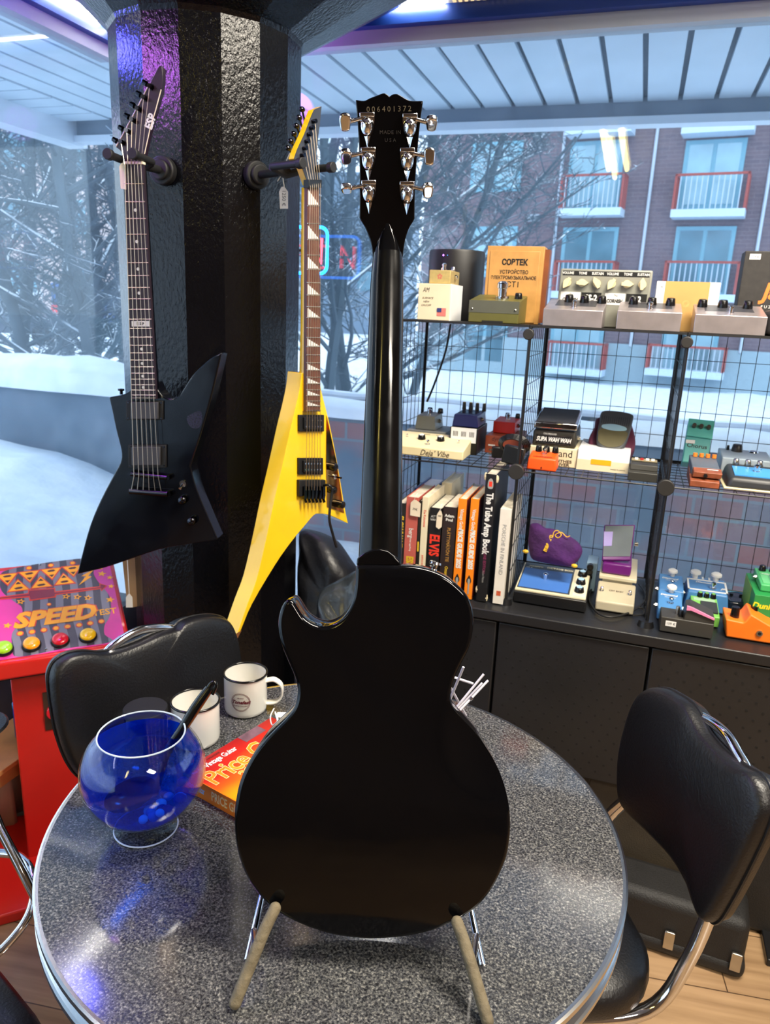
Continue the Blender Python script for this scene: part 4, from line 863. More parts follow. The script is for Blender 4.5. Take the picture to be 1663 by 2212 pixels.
# ================================================================== GUITARS ON THE COLUMN
NAVYL = lacquer('blue_black_lacquer', c(7, 9, 16), .10); YELL = mat('yellow_lacquer', c(236, 192, 30), .22, noise=.03, coat=.4)
ROSE = mat('rosewood', c(92, 56, 44), .5, noise=.25, scale=60); EBON = mat('ebony_board', c(36, 24, 34), .4, noise=.25, scale=60)
FRET = mat('nickel_fret', c(215, 205, 190), .25, .9, noise=.03); PEARL = mat('pearl_inlay', c(205, 205, 205), .3, noise=.1, scale=80); BONE = mat('bone_nut', c(226, 212, 190), .45, noise=.05)
PUPC = mat('grey_pickup_cover', c(58, 58, 64), .45, noise=.05); STRG = mat('string_steel', c(190, 175, 155), .3, .9, noise=.02); BCHR = mat('black_chrome', c(60, 60, 66), .12, 1.0, noise=.05)
def guitar(name, label, fr, outline, body_mat, th, nut, nutx, endx, bridge_y, bridge_x, n_frets, board, neck_mat, inlay, sharp, neck_side_mat=None):
    t = thing(name, label, 'guitar', m=fr.m, group=None)
    P = [(p.x, p.y) for p in smoothline(fr.pts(outline), 3, sharp=sharp)]
    MB().prism(P, -th, 0).build('body', body_mat, t, bevel=.003, seg=3, smooth=50)
    H = .012                                        # fretboard height above the body face
    n0, n1 = fr.px(nutx[0], nut, H), fr.px(nutx[1], nut, H); e0, e1 = fr.px(*endx[0], H), fr.px(*endx[1], H)
    MB().prism([e0, e1, n1, n0], .003, H).build('fretboard', board, t)
    m = MB(); K = 10; v = []
    L_ = [(n0, n1, .017), (((n0[0]*.4+e0[0]*.6), n0[1]*.4+e0[1]*.6), (n1[0]*.4+e1[0]*.6, n1[1]*.4+e1[1]*.6), .020), (e0, e1, .03)]
    for a, b_, dp in L_:
        for k in range(K+1): an = PI*k/K; v.append(((a[0]+b_[0])/2-(b_[0]-a[0])/2*math.cos(an), (a[1]+b_[1])/2-(b_[1]-a[1])/2*math.cos(an), .003-dp*math.sin(an)**.7))
    n = K+1; m.add(v, [(j*n+i, j*n+i+1, (j+1)*n+i+1, (j+1)*n+i) for j in range(2) for i in range(K)]+[(j*n, (j+1)*n, (j+1)*n+K, j*n+K) for j in range(2)]+[tuple(range(n)), tuple(2*n+i for i in range(n))])
    m.build('neck', neck_mat, t, smooth=60)
    bl, br = fr.px(bridge_x[0], bridge_y, .014), fr.px(bridge_x[1], bridge_y, .014)
    nm, bmid, emid = Vector(((n0[0]+n1[0])/2, (n0[1]+n1[1])/2)), Vector(((bl[0]+br[0])/2, (bl[1]+br[1])/2)), Vector(((e0[0]+e1[0])/2, (e0[1]+e1[1])/2))
    L = (bmid-nm).length; Le = (emid-nm).length; N0, N1, E0, E1 = (Vector(q) for q in (n0, n1, e0, e1))
    pos = lambda k: min(.995, L*(1-2**(-k/12))/Le)
    def edge(k): f = pos(k); return N0.lerp(E0, f), N1.lerp(E1, f)
    for k in range(1, n_frets+1):
        a, b_ = edge(k); MB().tube([(a.x, a.y, H+.0004), (b_.x, b_.y, H+.0004)], .0011, n=6).build('fret', FRET, t, smooth=0)
    m = MB()
    for k in inlay[1]:
        a0, a1 = edge(k-1) if k > 1 else (N0, N1); b0, b1 = edge(k); md = (a0+a1+b0+b1)/4
        if inlay[0] == 'dot':
            for off in ((-.22, .22) if k in () else (0,)): m.cone((md.x, md.y, H), (md.x, md.y, H+.0003), .0032, n=12)
        else:
            A = a0.lerp(a1, .06).lerp(b0, .12); B = b0.lerp(b1, .06).lerp(a0, .06); Cc = b0.lerp(b1, .96).lerp(a1, .06); m.prism([(B.x, B.y), (Cc.x, Cc.y), (A.x, A.y)], H, H+.0003)
    m.build('inlays', PEARL, t, smooth=0)
    S6 = []
    for k in range(6):
        f = .08+.84*k/5; a = N0.lerp(N1, f); b_ = Vector(bl).lerp(Vector(br), f); S6.append((a, b_))
    return t, H, edge, S6, (N0, N1)
def quad(fr, x0, y0, x1, y1, w=0): return [fr.px(x0, y1, w), fr.px(x1, y1, w), fr.px(x1, y0, w), fr.px(x0, y0, w)]
# ---------- black angular guitar on the left face of the column
fe = Frame((-.996, 1.358, 1.45), (.19, -.98, 0))
oe = [(235, 858), (255, 855), (273, 849), (283, 841), (290, 836), (334, 826), (343, 845), (352, 856), (363, 861), (377, 860), (387, 854), (398, 838), (415, 812), (436, 790), (458, 772), (478, 762), (470, 800), (453, 870), (430, 950), (411, 1008), (424, 1056), (442, 1101), (470, 1166), (440, 1171), (386, 1179), (341, 1188), (273, 1211), (228, 1226), (166, 1241), (176, 1200), (194, 1135), (217, 1080), (243, 1030), (259, 1000), (262, 980), (257, 955), (250, 928), (242, 890)]
gE, HE, edE, sE, (N0, N1) = guitar('electric_guitar', 'black angular star-shaped electric guitar hanging on the left side of the column', fe, oe, NAVYL, .042, 355, (267, 309), ((284.5, 862), (337, 862)), 1028, (286, 348), 24, EBON, NAVYL, ('dot', (3, 5, 7, 9, 15, 17, 19, 21)), (0, 4, 5, 15, 19, 22, 28))
MB().prism([(N0.x-.001, N0.y), (N1.x+.001, N1.y), (N1.x+.001, N1.y+.005), (N0.x-.001, N0.y+.005)], .002, HE+.002).build('nut', BONE, gE, bevel=.0008)
a0, a1 = edE(11); b0, b1 = edE(12)
bl_ = MB().prism([tuple(b0.lerp(b1, .14).lerp(a0, .2)), tuple(b1.lerp(b0, .14).lerp(a1, .2)), tuple(a1.lerp(a0, .14).lerp(b1, .2)), tuple(a0.lerp(a1, .14).lerp(b0, .2))], HE, HE+.0004).build('inlay_block', PEARL, gE)
md = (a0+a1+b0+b1)/4; MB().text('E S P', .008, T((md.x, md.y, HE+.0006)), .0001, bold=.0003).build('lettering', INK, bl_, smooth=0)
hsE = [(251, 318), (264, 296), (288, 251), (305, 219), (322, 186), (333, 164), (343, 145), (347, 142), (351, 145), (352.5, 169), (349, 196), (337, 240), (325, 280), (313, 333), (310, 353), (268, 353), (270, 343), (262, 327)]
P = [(p.x, p.y) for p in smoothline(fe.pts(hsE, 0), 3, sharp=(0, 4, 6, 8, 10, 14, 15))]
hE = MB().prism(P, -.013, .002).build('headstock', mat('dark_plum_lacquer', c(40, 28, 44), .25, noise=.1), gE, bevel=.001)
MB().tube([(x, y, .0022) for x, y in fe.pts([(252, 317), (264, 296), (288, 251), (305, 219), (321, 187)])], .0012, n=6).tube([(x, y, .0022) for x, y in fe.pts([(349, 194), (337, 239), (325, 279), (313, 333)])], .0009, n=6).build('binding', BONE, hE, smooth=0)
lx, ly = fe.px(324, 262, .003); ang = (lambda q: math.degrees(math.atan2(q.y, q.x)))(Vector(fe.px(336, 236))-Vector(fe.px(318, 290)))
MB().text('ESP', .022, T((lx, ly, .0022)) @ R(ang, 'Z') @ T((0, -.001, 0)), .0002, bold=.0008, sx=.85).build('logo', PEARL, hE, smooth=0)
pE = [(263, 307), (276, 283), (287, 259), (299, 235), (312, 211), (325, 187)]
kE = [(246, 303), (259, 277), (272, 251), (284, 227), (297, 203), (311, 180)]
for k, (p_, q_) in enumerate(zip(pE, kE)):
    x, y = fe.px(*p_, .006); x2, y2 = fe.px(q_[0]+6, q_[1]+2, -.016)
    tm = MB().cone((x, y, .002), (x, y, .014), .0042, n=14).cone((x, y, .002), (x, y, .004), .0065, n=6).build('tuning_post', BCHR, gE)
    MB().cone((x, y, -.016), (x2, y2, -.016), .0022, n=8).cone((x2, y2, -.016), (x2-.008, y2+.004, -.016), .0055, .0045, n=10).build('tuner_button', BCHR, tm)
    a, b_ = sE[k]; m = MB(); tl = fe.px(284+k*13, 1062, .010)
    m.tube([(x, y, .010), (a.x, a.y, HE+.003), (b_.x, b_.y, .0175), (tl[0], tl[1], .012)], .00075 if k < 3 else .0005, n=5).build('string', STRG, gE, smooth=0)
for q, cv_ in (((273, 866, 352, 907), (283, 869, 342, 905)), ((277.5, 961, 359, 1010), (285, 965, 346, 1005))):
    rg = MB().prism(quad(fe, *q, .004), 0, .006).build('pickup', BLACKM, gE, bevel=.001); MB().prism(quad(fe, *cv_, .009), .006, .0115).build('pickup_cover', PUPC, rg, bevel=.0012)
    qq = quad(fe, *q, .006)
    for i in range(4): cxq, cyq = (qq[0][0]+qq[2][0])/2, (qq[0][1]+qq[2][1])/2; MB().cone((cxq+(qq[i][0]-cxq)*.9, cyq+(qq[i][1]-cyq)*.82, .006), (cxq+(qq[i][0]-cxq)*.9, cyq+(qq[i][1]-cyq)*.82, .0072), .0018, n=8).build('screw', BCHR, rg)
A, B = fe.px(283, 1024, .012), fe.px(361, 1032, .012)
br_ = MB().tube([(A[0], A[1], .011), (B[0], B[1], .011)], .0052, n=12).build('bridge', BCHR, gE)
for p_ in (A, B): MB().cone((p_[0], p_[1], 0), (p_[0], p_[1], .014), .0062, n=14).build('bridge_post', BCHR, br_)
A, B = fe.px(281, 1061, .010), fe.px(363, 1067, .010)
br_ = MB().tube([(A[0], A[1], .010), (B[0], B[1], .010)], .0068, n=14).build('tailpiece', BCHR, gE, smooth=60)
for p_ in (A, B): MB().cone((p_[0], p_[1], 0), (p_[0], p_[1], .013), .0075, n=14).build('tailpiece_stud', BCHR, br_)
for p_ in ((393, 1081), (413, 1126)):
    x, y = fe.px(*p_, .012); MB().lathe([(.0095, 0), (.0095, .009), (.0088, .014), (.006, .0165), (.001, .0175)], n=24, o=(x, y, 0)).build('control_knob', BCHR, gE, smooth=50)
x, y = fe.px(393, 1046, .008); sw = MB().cone((x, y, 0), (x, y, .004), .0075, n=16).build('toggle_switch', CHROME, gE); MB().cone((x, y, .004), (x-.001, y-.008, .017), .002, .003, n=10).build('toggle_lever', CHROME, sw)
x, y = fe.px(262, 850, -.02); MB().cone((x, y-.002, -.02), (x, y+.006, -.02), .0035, n=12).cone((x, y+.006, -.02), (x, y+.010, -.02), .0068, n=14).build('strap_button', BCHR, gE)
x, y = fe.px(421, 907, .0003)
MB().prism([(x+p.x, y+p.y) for p in smoothline([(-.017, .006), (.0, .016), (.014, .019), (.016, 0), (.009, -.016), (-.006, -.018), (-.016, -.008)], 4)], 0, .0005).build('jack_plate', mat('dark_scuffed_patch', c(30, 26, 44), .25, noise=.6, scale=300), gE, smooth=0)
# ---------- yellow V guitar on the right face
fr_ = Frame((-.69, 1.54, 1.45), (.94, -.342, 0))
orr = [(652, 806), (648, 838), (639, 880), (628, 925), (609, 1011), (592, 1084), (574, 1170), (554, 1254), (535, 1305), (508, 1384), (521, 1360), (545, 1304), (594, 1221), (629, 1171), (658, 1136), (678, 1113), (690, 1110), (712, 1113), (752, 1131), (745, 1098), (728, 997), (710, 907), (694, 843), (690, 806)]
gR, HR, edR, sR_, (N0, N1) = guitar('electric_guitar', 'yellow V-shaped electric guitar with shark fin inlays hanging on the right side of the column', fr_, orr, YELL, .045, 404, (664, 689.5), ((661.5, 889), (692, 889)), 1058, (654, 690), 24, ROSE, YELL, ('fin', (1, 3, 5, 7, 9, 12, 15, 17, 19, 21)), (0, 9, 10, 18, 23))
MB().prism([(N0.x-.002, N0.y-.002), (N1.x+.002, N1.y-.002), (N1.x+.002, N1.y+.014), (N0.x-.002, N0.y+.014)], .002, HR+.006).build('locking_nut', BLACKP, gR, bevel=.001)
hsR = [(676, 237), (692, 230), (688, 270), (684, 303), (681, 345), (688, 400), (664, 400), (656, 378), (649, 358), (633, 343), (640, 322), (655, 290), (668, 256)]
P = [(p.x, p.y) for p in smoothline(fr_.pts(hsR, 0), 3, sharp=(0, 1, 5, 6, 8, 9))]
hR_ = MB().prism(P, -.014, .002).build('headstock', YELL, gR, bevel=.0008)
MB().prism([(x*1.0, y) for x, y in P], .002, .0035).build('face_plate', mat('dark_grey_veneer', c(52, 56, 66), .3, noise=.1), hR_)
kR = [(651, 236), (645, 254), (639, 272), (633, 289), (627, 305), (621, 320)]; pR = [(677, 262), (672, 276), (667, 290), (662, 305), (657, 320), (652, 335)]
for k in range(6):
    x, y = fr_.px(*pR[k], .006); x2, y2 = fr_.px(kR[k][0]+3, kR[k][1], -.012)
    tm = MB().cone((x, y, .002), (x, y, .014), .0042, n=14).build('tuning_post', BCHR, gR); d_ = Vector((x2-x, y2-y, 0)).normalized()
    MB().cone((x, y, -.018), (x2, y2, -.014), .0022, n=8).ball((x2, y2, -.014), .0075, n=12, sc=(1, .75, .7)).build('tuner_button', BCHR, tm, smooth=60)
    a, b_ = sR_[5-k]; MB().tube([(x, y, .010), (a.x, a.y, HR+.006), (b_.x, b_.y, .020)], .0006, n=5).build('string', STRG, gR, smooth=0)
for q in ((645, 896, 699, 932), (644, 989, 697, 1025)):
    qq = quad(fr_, *q, .004); rg = MB().prism(qq, 0, .006).build('pickup', BLACKM, gR, bevel=.001)
    C0, C1, C2, C3 = (Vector(p_) for p_ in qq)
    MB().prism([tuple(C0.lerp(C2, .14).lerp(C1.lerp(C3, .14), 0)), tuple(C1.lerp(C3, .14)), tuple(C2.lerp(C0, .14)), tuple(C3.lerp(C1, .14))], .006, .011).build('pickup_cover', BLACKP, rg, bevel=.001)
    m = MB()
    for r_ in (.32, .68):
        for k in range(6): p_ = C0.lerp(C1, .2+.12*k).lerp(C3.lerp(C2, .2+.12*k), r_); m.cone((p_.x, p_.y, .011), (p_.x, p_.y, .012), .0021, n=8)
    m.build('pole_screws', CHROME, rg)
qq = quad(fr_, 643, 1036, 700, 1072, .004); fl = MB().prism(qq, 0, .010).build('tremolo', BLACKM, gR, bevel=.0015)
C0, C1, C2, C3 = (Vector(p_) for p_ in qq); m = MB()
for k in range(6):
    p_ = C3.lerp(C2, .15+.14*k); q_ = C0.lerp(C1, .15+.14*k); p_ = p_.lerp(q_, .35); m.prism(rect(p_.x-.0042, p_.x+.0042, q_.y-.004, p_.y), .010, .017); m.cone((q_.x, q_.y-.003, .013), (q_.x, q_.y-.013, .018), .0032, n=10)
m.build('saddles', BCHR, fl, bevel=.0006)
wb = [fr_.px(702, 1049, .02)+(.016,), fr_.px(709, 1048, .03)+(.032,), fr_.px(713, 1060, .03)+(.036,), fr_.px(712, 1090, .036)+(.038,), fr_.px(710, 1122, .04)+(.042,), fr_.px(717, 1150, .045)+(.046,), fr_.px(727, 1182, .05)+(.050,)]
MB().tube(smoothline(wb, 5, closed=False), .0032, n=10).build('tremolo_arm', BLACKP, gR, smooth=60)
BRZ = mat('bronze_mirror', c(150, 124, 86), .08, 1.0, noise=.15, scale=12)
MB().prism(fr_.pts([(705, 898), (727, 1000), (743, 1108), (706, 1095), (704, 1000)], .001), 0, .0018).build('pickguard', BRZ, gR)
for p_ in ((721, 1009), (719, 1058), (737, 1090)):
    x, y = fr_.px(*p_, .012); MB().lathe([(.0095, 0), (.0095, .012), (.0085, .017), (.001, .0185)], n=24, o=(x, y, .0018)).build('control_knob', KNOBB, gR, smooth=50)
x, y = fr_.px(724, 1030, .004); sw = MB().cone((x, y, .0018), (x, y, .005), .006, n=14).build('toggle_switch', CHROME, gR); MB().cone((x, y, .005), (x+.002, y, .022), .0018, .0026, n=10).build('toggle_lever', BCHR, sw)
MB().prism([(p.x, p.y) for p in smoothline(fr_.pts([(518, 1364), (511, 1368), (507, 1376), (510, 1374), (512, 1380), (516, 1372), (521, 1362)], .0), 3)], 0, .0006).build('chipped_paint', mat('bare_wood_chip', c(122, 72, 30), .8, noise=.2), gR, smooth=0)
# ---------- hangers
def hanger(label, fr, tipL, tipR, w1, w0, off):
    t = thing('guitar_hanger', label, 'hanger', m=fr.m)
    A, B = fr.px(*tipL, w1), fr.px(*tipR, w1); yk = []
    for p_ in (A, B):
        pr = MB().cone((p_[0], p_[1], w0), (p_[0], p_[1], w1-.012), .0075, n=14).cone((p_[0], p_[1], w1-.014), (p_[0], p_[1], w1), .0105, n=16).build('prong', BLACKM, t, bevel=.0015)
    y0 = (A[1]+B[1])/2; xm = (A[0]+B[0])/2
    MB().tube([(A[0], A[1], w0), (xm, y0-.012, w0-.006), (B[0], B[1], w0)], .008, n=10).build('yoke', BLACKM, t)
    pl_ = fr.m.inverted() @ Vector((PC.x, PC.y, fr.m.translation.z + y0)); d = (Vector((xm, y0, w0)) - pl_).normalized(); s0 = pl_ + d*(PR-.004)
    MB().cone(s0, Vector((xm, y0-.004, w0)), .0085, n=12).build('stem', BLACKM, t)
    MB().cone(s0, s0+d*.020, .029, n=32).cone(s0+d*.020, s0+d*.030, .021, n=28).build('mounting_disc', BLACKM, t, bevel=.003)
hanger('black hanger holding the black angular guitar, on the left side of the column', fe, (231, 332), (285, 331), .050, -.040, 0)
hanger('black hanger holding the yellow guitar, on the right side of the column', fr_, (655, 352), (721, 361), .050, -.040, 0)
# price tags
p0 = fe.px(263, 380, .02); Pw = fe.m @ Vector((p0[0], p0[1], .012))
t = thing('price_tag', 'cream tag folded beside the nut of the black angular guitar', 'tag', m=T(Pw) @ fe.m.to_3x3().to_4x4())
MB().prism([(-.007, -.022), (.004, -.024), (.006, .026), (-.004, .024), (-.008, .018)], 0, .001).build('card', BONE, t)
fT = Frame(atD(613, 426, 1.62), -FH - RH*.2)
t = thing('price_tag', 'white tag hanging on a string from the yellow guitar', 'tag', m=fT.m)
cd_ = MB().prism(fT.pts([(605, 451), (603, 414), (608, 404), (614, 403), (622, 414), (622, 451)]), 0, .0006).build('card', WHITE, t)
MB().text('1250 €', .0115, T((0, -.002, .0007)) @ R(-90, 'Z'), .0001).build('price', INK, cd_, smooth=0)
MB().tube(smoothline([(x, y, .001) for x, y in fT.pts([(614, 403), (611, 378), (617, 352), (627, 330), (630, 326)])], 4, closed=False), .0009, n=6).tube(smoothline([(x, y, .002) for x, y in fT.pts([(613, 372), (605, 384), (600, 392)])], 4, closed=False), .0008, n=6).build('string', WHITE, t)
# ================================================================== CABINETS AND WIRE SHELVING
YF, YB, Z1, Z2, Z3 = 1.82, 2.172, .790, 1.140, 1.490
CABM = mat('black_cabinet_metal', c(26, 26, 28), .42, noise=.12, scale=6, bump=.05, bscale=200); DENT = mat('perforation_dark', c(2, 2, 2), .7, noise=.05)
YC = 1.765; zc0 = .36
xs_ = [atY(1075, 1345, YC).x]; xs_ += [xs_[0]+.372, xs_[0]+.744, xs_[0]+1.116, xs_[0]+1.488]; xs_ = [xs_[0]-.372]+xs_
CL = ['leftmost perforated black cabinet, mostly behind the black guitar', 'perforated black cabinet below the purple bag and octave pedal', 'perforated black cabinet behind the right chair back', 'perforated black cabinet at the right edge of the photo', 'black cabinet outside the right edge of the photo']
for i in range(5):
    x0, x1 = xs_[i], xs_[i+1]; t = thing('cabinet', CL[i], 'cabinet', ((x0+x1)/2, YC, zc0), group='perforated black cabinets'); w = (x1-x0)/2-.001
    MB().box(-w, w, .018, .41, 0, .398).build('carcass', CABM, t, bevel=.002)
    d = MB().box(-w+.002, w-.002, 0, .017, .004, .395).build('door', CABM, t, bevel=.003)
    m = MB(); r_ = 0; z = .03
    while z < .37:
        x = -w+.03+(.018 if r_ % 2 else 0)
        while x < w-.025: m.cone((x, .0002, z), (x, -.0008, z), .0034, n=8); x += .036
        z += .0225; r_ += 1
    m.build('perforations', DENT, d, smooth=0)['kind'] = 'stuff'
ct = MB().box(xs_[0], xs_[5], YC-.008, 2.185, Z1-.030, Z1-.003).build('worktop', CABM, bevel=.003); tag(ct, 'long black top board lying across the row of cabinets', 'board')
CASEM = mat('black_tolex', c(22, 21, 21), .6, noise=.2, bump=.25, bscale=300); TANC = mat('tan_tolex', c(58, 50, 38), .6, noise=.15, bump=.2, bscale=300)
for lab, x0, x1, y0, y1, h, mt in (('tan covered amplifier case on the floor below the cabinets', -.02, .34, 1.80, 2.1, .355, TANC), ('black covered amplifier case on the floor below the left cabinets', -.62, -.04, 1.80, 2.1, .355, CASEM), ('black covered case on the floor below the right cabinets', .36, 1.6, 1.80, 2.1, .355, CASEM)):
    t = thing('amplifier_case', lab, 'case', ((x0+x1)/2, y0, 0)); w = (x1-x0)/2
    MB().box(-w, w, 0, y1-y0, .01, h).build('body', mt, t, bevel=.01, seg=3)
    for s_ in (-1, 1): MB().box(s_*(w-.02)-.018, s_*(w-.02)+.018, -.003, .03, h-.04, h+.002).build('corner_protector', BLACKP, t, bevel=.004)
t = thing('guitar_case', 'black padded case lying on the floor behind the right chair', 'case', (.30, 1.69, 0), math.radians(-4))
MB().box(-.48, .12, -.05, .085, .02, .16).build('lid', CASEM, t, bevel=.025, seg=4); MB().box(-.485, .125, -.055, .09, .0, .05).build('base', CASEM, t, bevel=.02, seg=3)
for x in (-.3, -.05, .1): MB().box(x-.012, x+.012, -.060, -.052, .03, .08).build('latch', BRASS, t, bevel=.002)
t = thing('floor_stand', 'dark metal floor stand standing at the right edge behind the chair', 'stand', tuple(atZ(1650, 2010, 0)))
MB().box(-.16, .22, -.012, .012, 0, .022).box(-.012, .012, -.12, .2, 0, .02).build('base', BLACKP, t, bevel=.003); MB().cone((.02, .03, .02), (.05, .05, .33), .013, n=14).build('post', BLACKP, t)
# wire grid cube shelving
WIRE = mat('black_coated_wire', c(12, 12, 14), .4, noise=.1)
gs = thing('wire_shelving', 'black wire grid cube shelving standing on the cabinets in front of the window', 'shelf', (0, 0, 0))
PX = [-.602+.35*i for i in range(5)]
def grid(name, o, u, v, nu=9, nv=5, L=.344):
    m = MB(); u = Vector(u); v = Vector(v); o = Vector(o); e = .0022
    for a, b_ in ((o, o+u*L), (o+v*L, o+v*L+u*L), (o, o+v*L), (o+u*L, o+u*L+v*L)): m.cone(a, b_, e, n=6)
    for i in range(1, nu): m.cone(o+u*L*i/nu, o+u*L*i/nu+v*L, .0011, n=4)
    for i in range(1, nv): m.cone(o+v*L*i/nv, o+v*L*i/nv+u*L, .0011, n=4)
    m.build(name, WIRE, gs, smooth=0)
for i in range(4):
    for z in (Z1, Z2): grid('grid_panel', (PX[i]+.003, YB, z+.003), (1, 0, 0), (0, 0, 1))
    grid('grid_shelf', (PX[i]+.003, YF+.003, Z2), (1, 0, 0), (0, 1, 0), 9, 9)
    MB().box(PX[i]+.001, PX[i]+.349, YF, YB+.003, Z3-.002, Z3+.003).build('top_panel', BLACKM, gs)
for i in range(5):
    for z in (Z1, Z2): grid('grid_side', (PX[i], YF+.003, z+.003), (0, 1, 0), (0, 0, 1), 9, 5)
    for y in (YF, YB):
        for z, zz in ((Z1, Z2), (Z2, Z3)): MB().cone((PX[i]+.003, y, z), (PX[i]+.003, y, zz), .0034, n=8).build('post', WIRE, gs)
    for z in (Z2, Z3-.018): MB().cone((PX[i], YF-.012, z), (PX[i], YF+.004, z), .0195 if z == Z2 else .013, n=28).build('connector', mat('connector_plastic', c(34, 32, 30), .55, noise=.1), gs, bevel=.002)
    MB().cone((PX[i], YF, Z1-.003), (PX[i], YF, Z1+.012), .020, .016, n=24).build('foot', BLACKP, gs)
t = MB().tube(smoothline([atY(973, 700, 2.14), atY(962, 760, 2.15), atY(938, 830, 2.16), atY(922, 868, 2.15)], 5, closed=False), .0032, n=8).build('power_cable', BLACKP); tag(t, 'black cable hanging down behind the wire grid', 'cable')
# ------------------------------------------------------------------ pedal kit
class Ped:
    def __init__(s, name, label, cat, L, Rr, top, z, body, Y=None, back=None, depth=None, hb=None, bevel=.002, taper=0.0, group=None, bname='enclosure'):
        s.Y = Y if Y is not None else atZ(L[0], L[1], z).y
        p0 = atY(L[0], L[1], s.Y); p1 = atY(Rr[0], Rr[1], s.Y); s.z = z
        s.w = p1.x-p0.x; s.hf = atY(top[0], top[1], s.Y).z - z
        s.d = depth if depth else .1; s.hb = hb if hb else (atY(back[0], back[1], s.Y+s.d).z - z if back else s.hf)
        s.t = thing(name, label, cat, ((p0.x+p1.x)/2, s.Y, z+.0005), group=group)
        w, d, k = s.w/2, s.d, taper
        s.b = MB().hexa([(-w, 0, 0), (w, 0, 0), (w, d, 0), (-w, d, 0)], [(-w+k, k*.4, s.hf), (w-k, k*.4, s.hf), (w-k, d-k, s.hb), (-w+k, d-k, s.hb)]).build(bname, body, s.t, bevel=bevel, seg=3)
        s.k = k; s.body = body
    def top(s, u, v, dz=0):
        a = math.atan2(s.hb-s.hf, s.d); y = s.k*.4+(s.d-s.k*1.4)*v
        return T((-s.w/2+s.w*u, y, s.hf+(s.hb-s.hf)*v+dz)) @ Matrix.Rotation(a, 4, 'X')
    def panel(s, u0, u1, v0, v1, m, name='face_panel', th=.0008):
        a, b_, c_, d_ = (s.top(u, v).translation for u, v in ((u0, v0), (u1, v0), (u1, v1), (u0, v1))); up = Vector((0, 0, th))
        return MB().hexa([a, b_, c_, d_], [a+up, b_+up, c_+up, d_+up]).build(name, m, s.t)
    def knob(s, u, v, r=.008, h=.012, m=None, cap=None, rot=0, style='round', th=0):
        q = s.top(u, v, th); m = m or KNOBB; b_ = MB()
        if style == 'round': b_.lathe([(r, 0), (r*.95, h*.3), (r*.82, h*.92), (r*.7, h), (.0008, h)], n=20, m=q)
        elif style == 'chicken':
            b_.lathe([(r*.8, 0), (r*.8, h*.5), (.0005, h*.5)], n=16, m=q); qq = q @ R(rot, 'Z'); b_.prism([(-r*1.3, -r*.3), (r*.9, -r*.42), (r*1.5, 0), (r*.9, r*.42), (-r*1.3, r*.3)], 0, h, m=qq)
        elif style == 'mush': b_.lathe([(r*.5, 0), (r*.5, h*.45), (r, h*.6), (r*.95, h*.85), (r*.6, h), (.0005, h)], n=20, m=q)
        o = b_.build('knob', m, s.t, smooth=45)
        if cap: MB().lathe([(r*.6, h), (r*.6, h+.0008), (.0005, h+.0008)], n=16, m=q).box(-.0007, .0007, 0, r*.95, h*.4, h+.0009, q @ R(rot, 'Z')).build('pointer', cap, o)
        return o
    def sw(s, u, v, sc=1.0):
        q = s.top(u, v); MB().lathe([(.0065*sc, 0), (.0065*sc, .003*sc), (.0042*sc, .003*sc), (.0042*sc, .010*sc), (.0052*sc, .0105*sc), (.0052*sc, .0145*sc), (.003*sc, .0165*sc), (.0004, .0168*sc)], n=16, m=q).build('footswitch', CHROME, s.t, smooth=45)
    def led(s, u, v, m): MB().ball(s.top(u, v, .001).translation, .002, n=8).build('glow_dot', m, s.t)
    def ttop(s, txt, u, v, size, m, sx=1., bold=0, shear=0, th=.0009, name='lettering', rot=0):
        MB().text(txt, size, s.top(u, v, th) @ R(rot, 'Z'), .0001, sx=sx, bold=bold, shear=shear).build(name, m, s.t, smooth=0)
    def tfront(s, txt, u, h, size, m, sx=1., bold=0, shear=0, name='lettering', y=-.0003, align='CENTER'):
        MB().text(txt, size, T((-s.w/2+s.w*u, y, s.hf*h)) @ FRONT, .0001, sx=sx, bold=bold, shear=shear, align=align).build(name, m, s.t, smooth=0)
    def plate(s, u0, u1, h0, h1, m, name='label_plate', y=0): return MB().box(-s.w/2+s.w*u0, -s.w/2+s.w*u1, y-.0006, y+.0002, s.hf*h0, s.hf*h1).build(name, m, s.t)
    def jack(s, v=.5, h=.55, side=1, m=None): x = side*(s.w/2-s.k*h); MB().cone((x, s.d*v, s.hf*h), (x+side*.005, s.d*v, s.hf*h), .0062, n=6).cone((x, s.d*v, s.hf*h), (x+side*.008, s.d*v, s.hf*h), .004, n=12).build('jack', m or BRASS, s.t)
Z3T = Z3+.003
# ------------------------------------------------------------------ top shelf
KRAFT = mat('cream_card_box', c(226, 210, 180), .7, noise=.05); WCARD = mat('white_card', c(225, 226, 228), .65, noise=.04)
p = Ped('carton', 'cream cardboard box with handwriting and a small flag sticker, under the gold pedal', 'box', (901, 684), (969, 689), (905, 612), Z3T, KRAFT, Y=1.87, depth=.13, bevel=.0012, bname='box')
MB().box(p.w/2-.002, p.w/2+.0008, .006, p.d, 0, p.hf+.0005).build('white_lid', WCARD, p.t)
p.tfront('AM', .24, .82, .016, INK, sx=.7, shear=.2); p.tfront('SURFACE', .30, .60, .007, INK, shear=.3); p.tfront('NEW', .26, .5, .007, INK, shear=.3); p.tfront('ON/OFF', .26, .4, .007, INK, shear=.3)
p.plate(.62, .90, .12, .34, mat('flag_red', c(214, 120, 112), .6), 'flag_sticker'); p.plate(.62, .76, .23, .34, mat('flag_blue', c(40, 50, 110), .6), 'flag_canton', -.0007)
GOLDP = mat('gold_hammered_paint', c(196, 172, 110), .35, .35, noise=.1, scale=120, bump=.1, bscale=400)
zz = Z3T+p.hf
p = Ped('effects_pedal', 'small gold effects pedal standing on the cream cardboard box', 'pedal', (926, 612), (972, 615), (928, 583), zz+.001, GOLDP, Y=1.885, depth=.095)
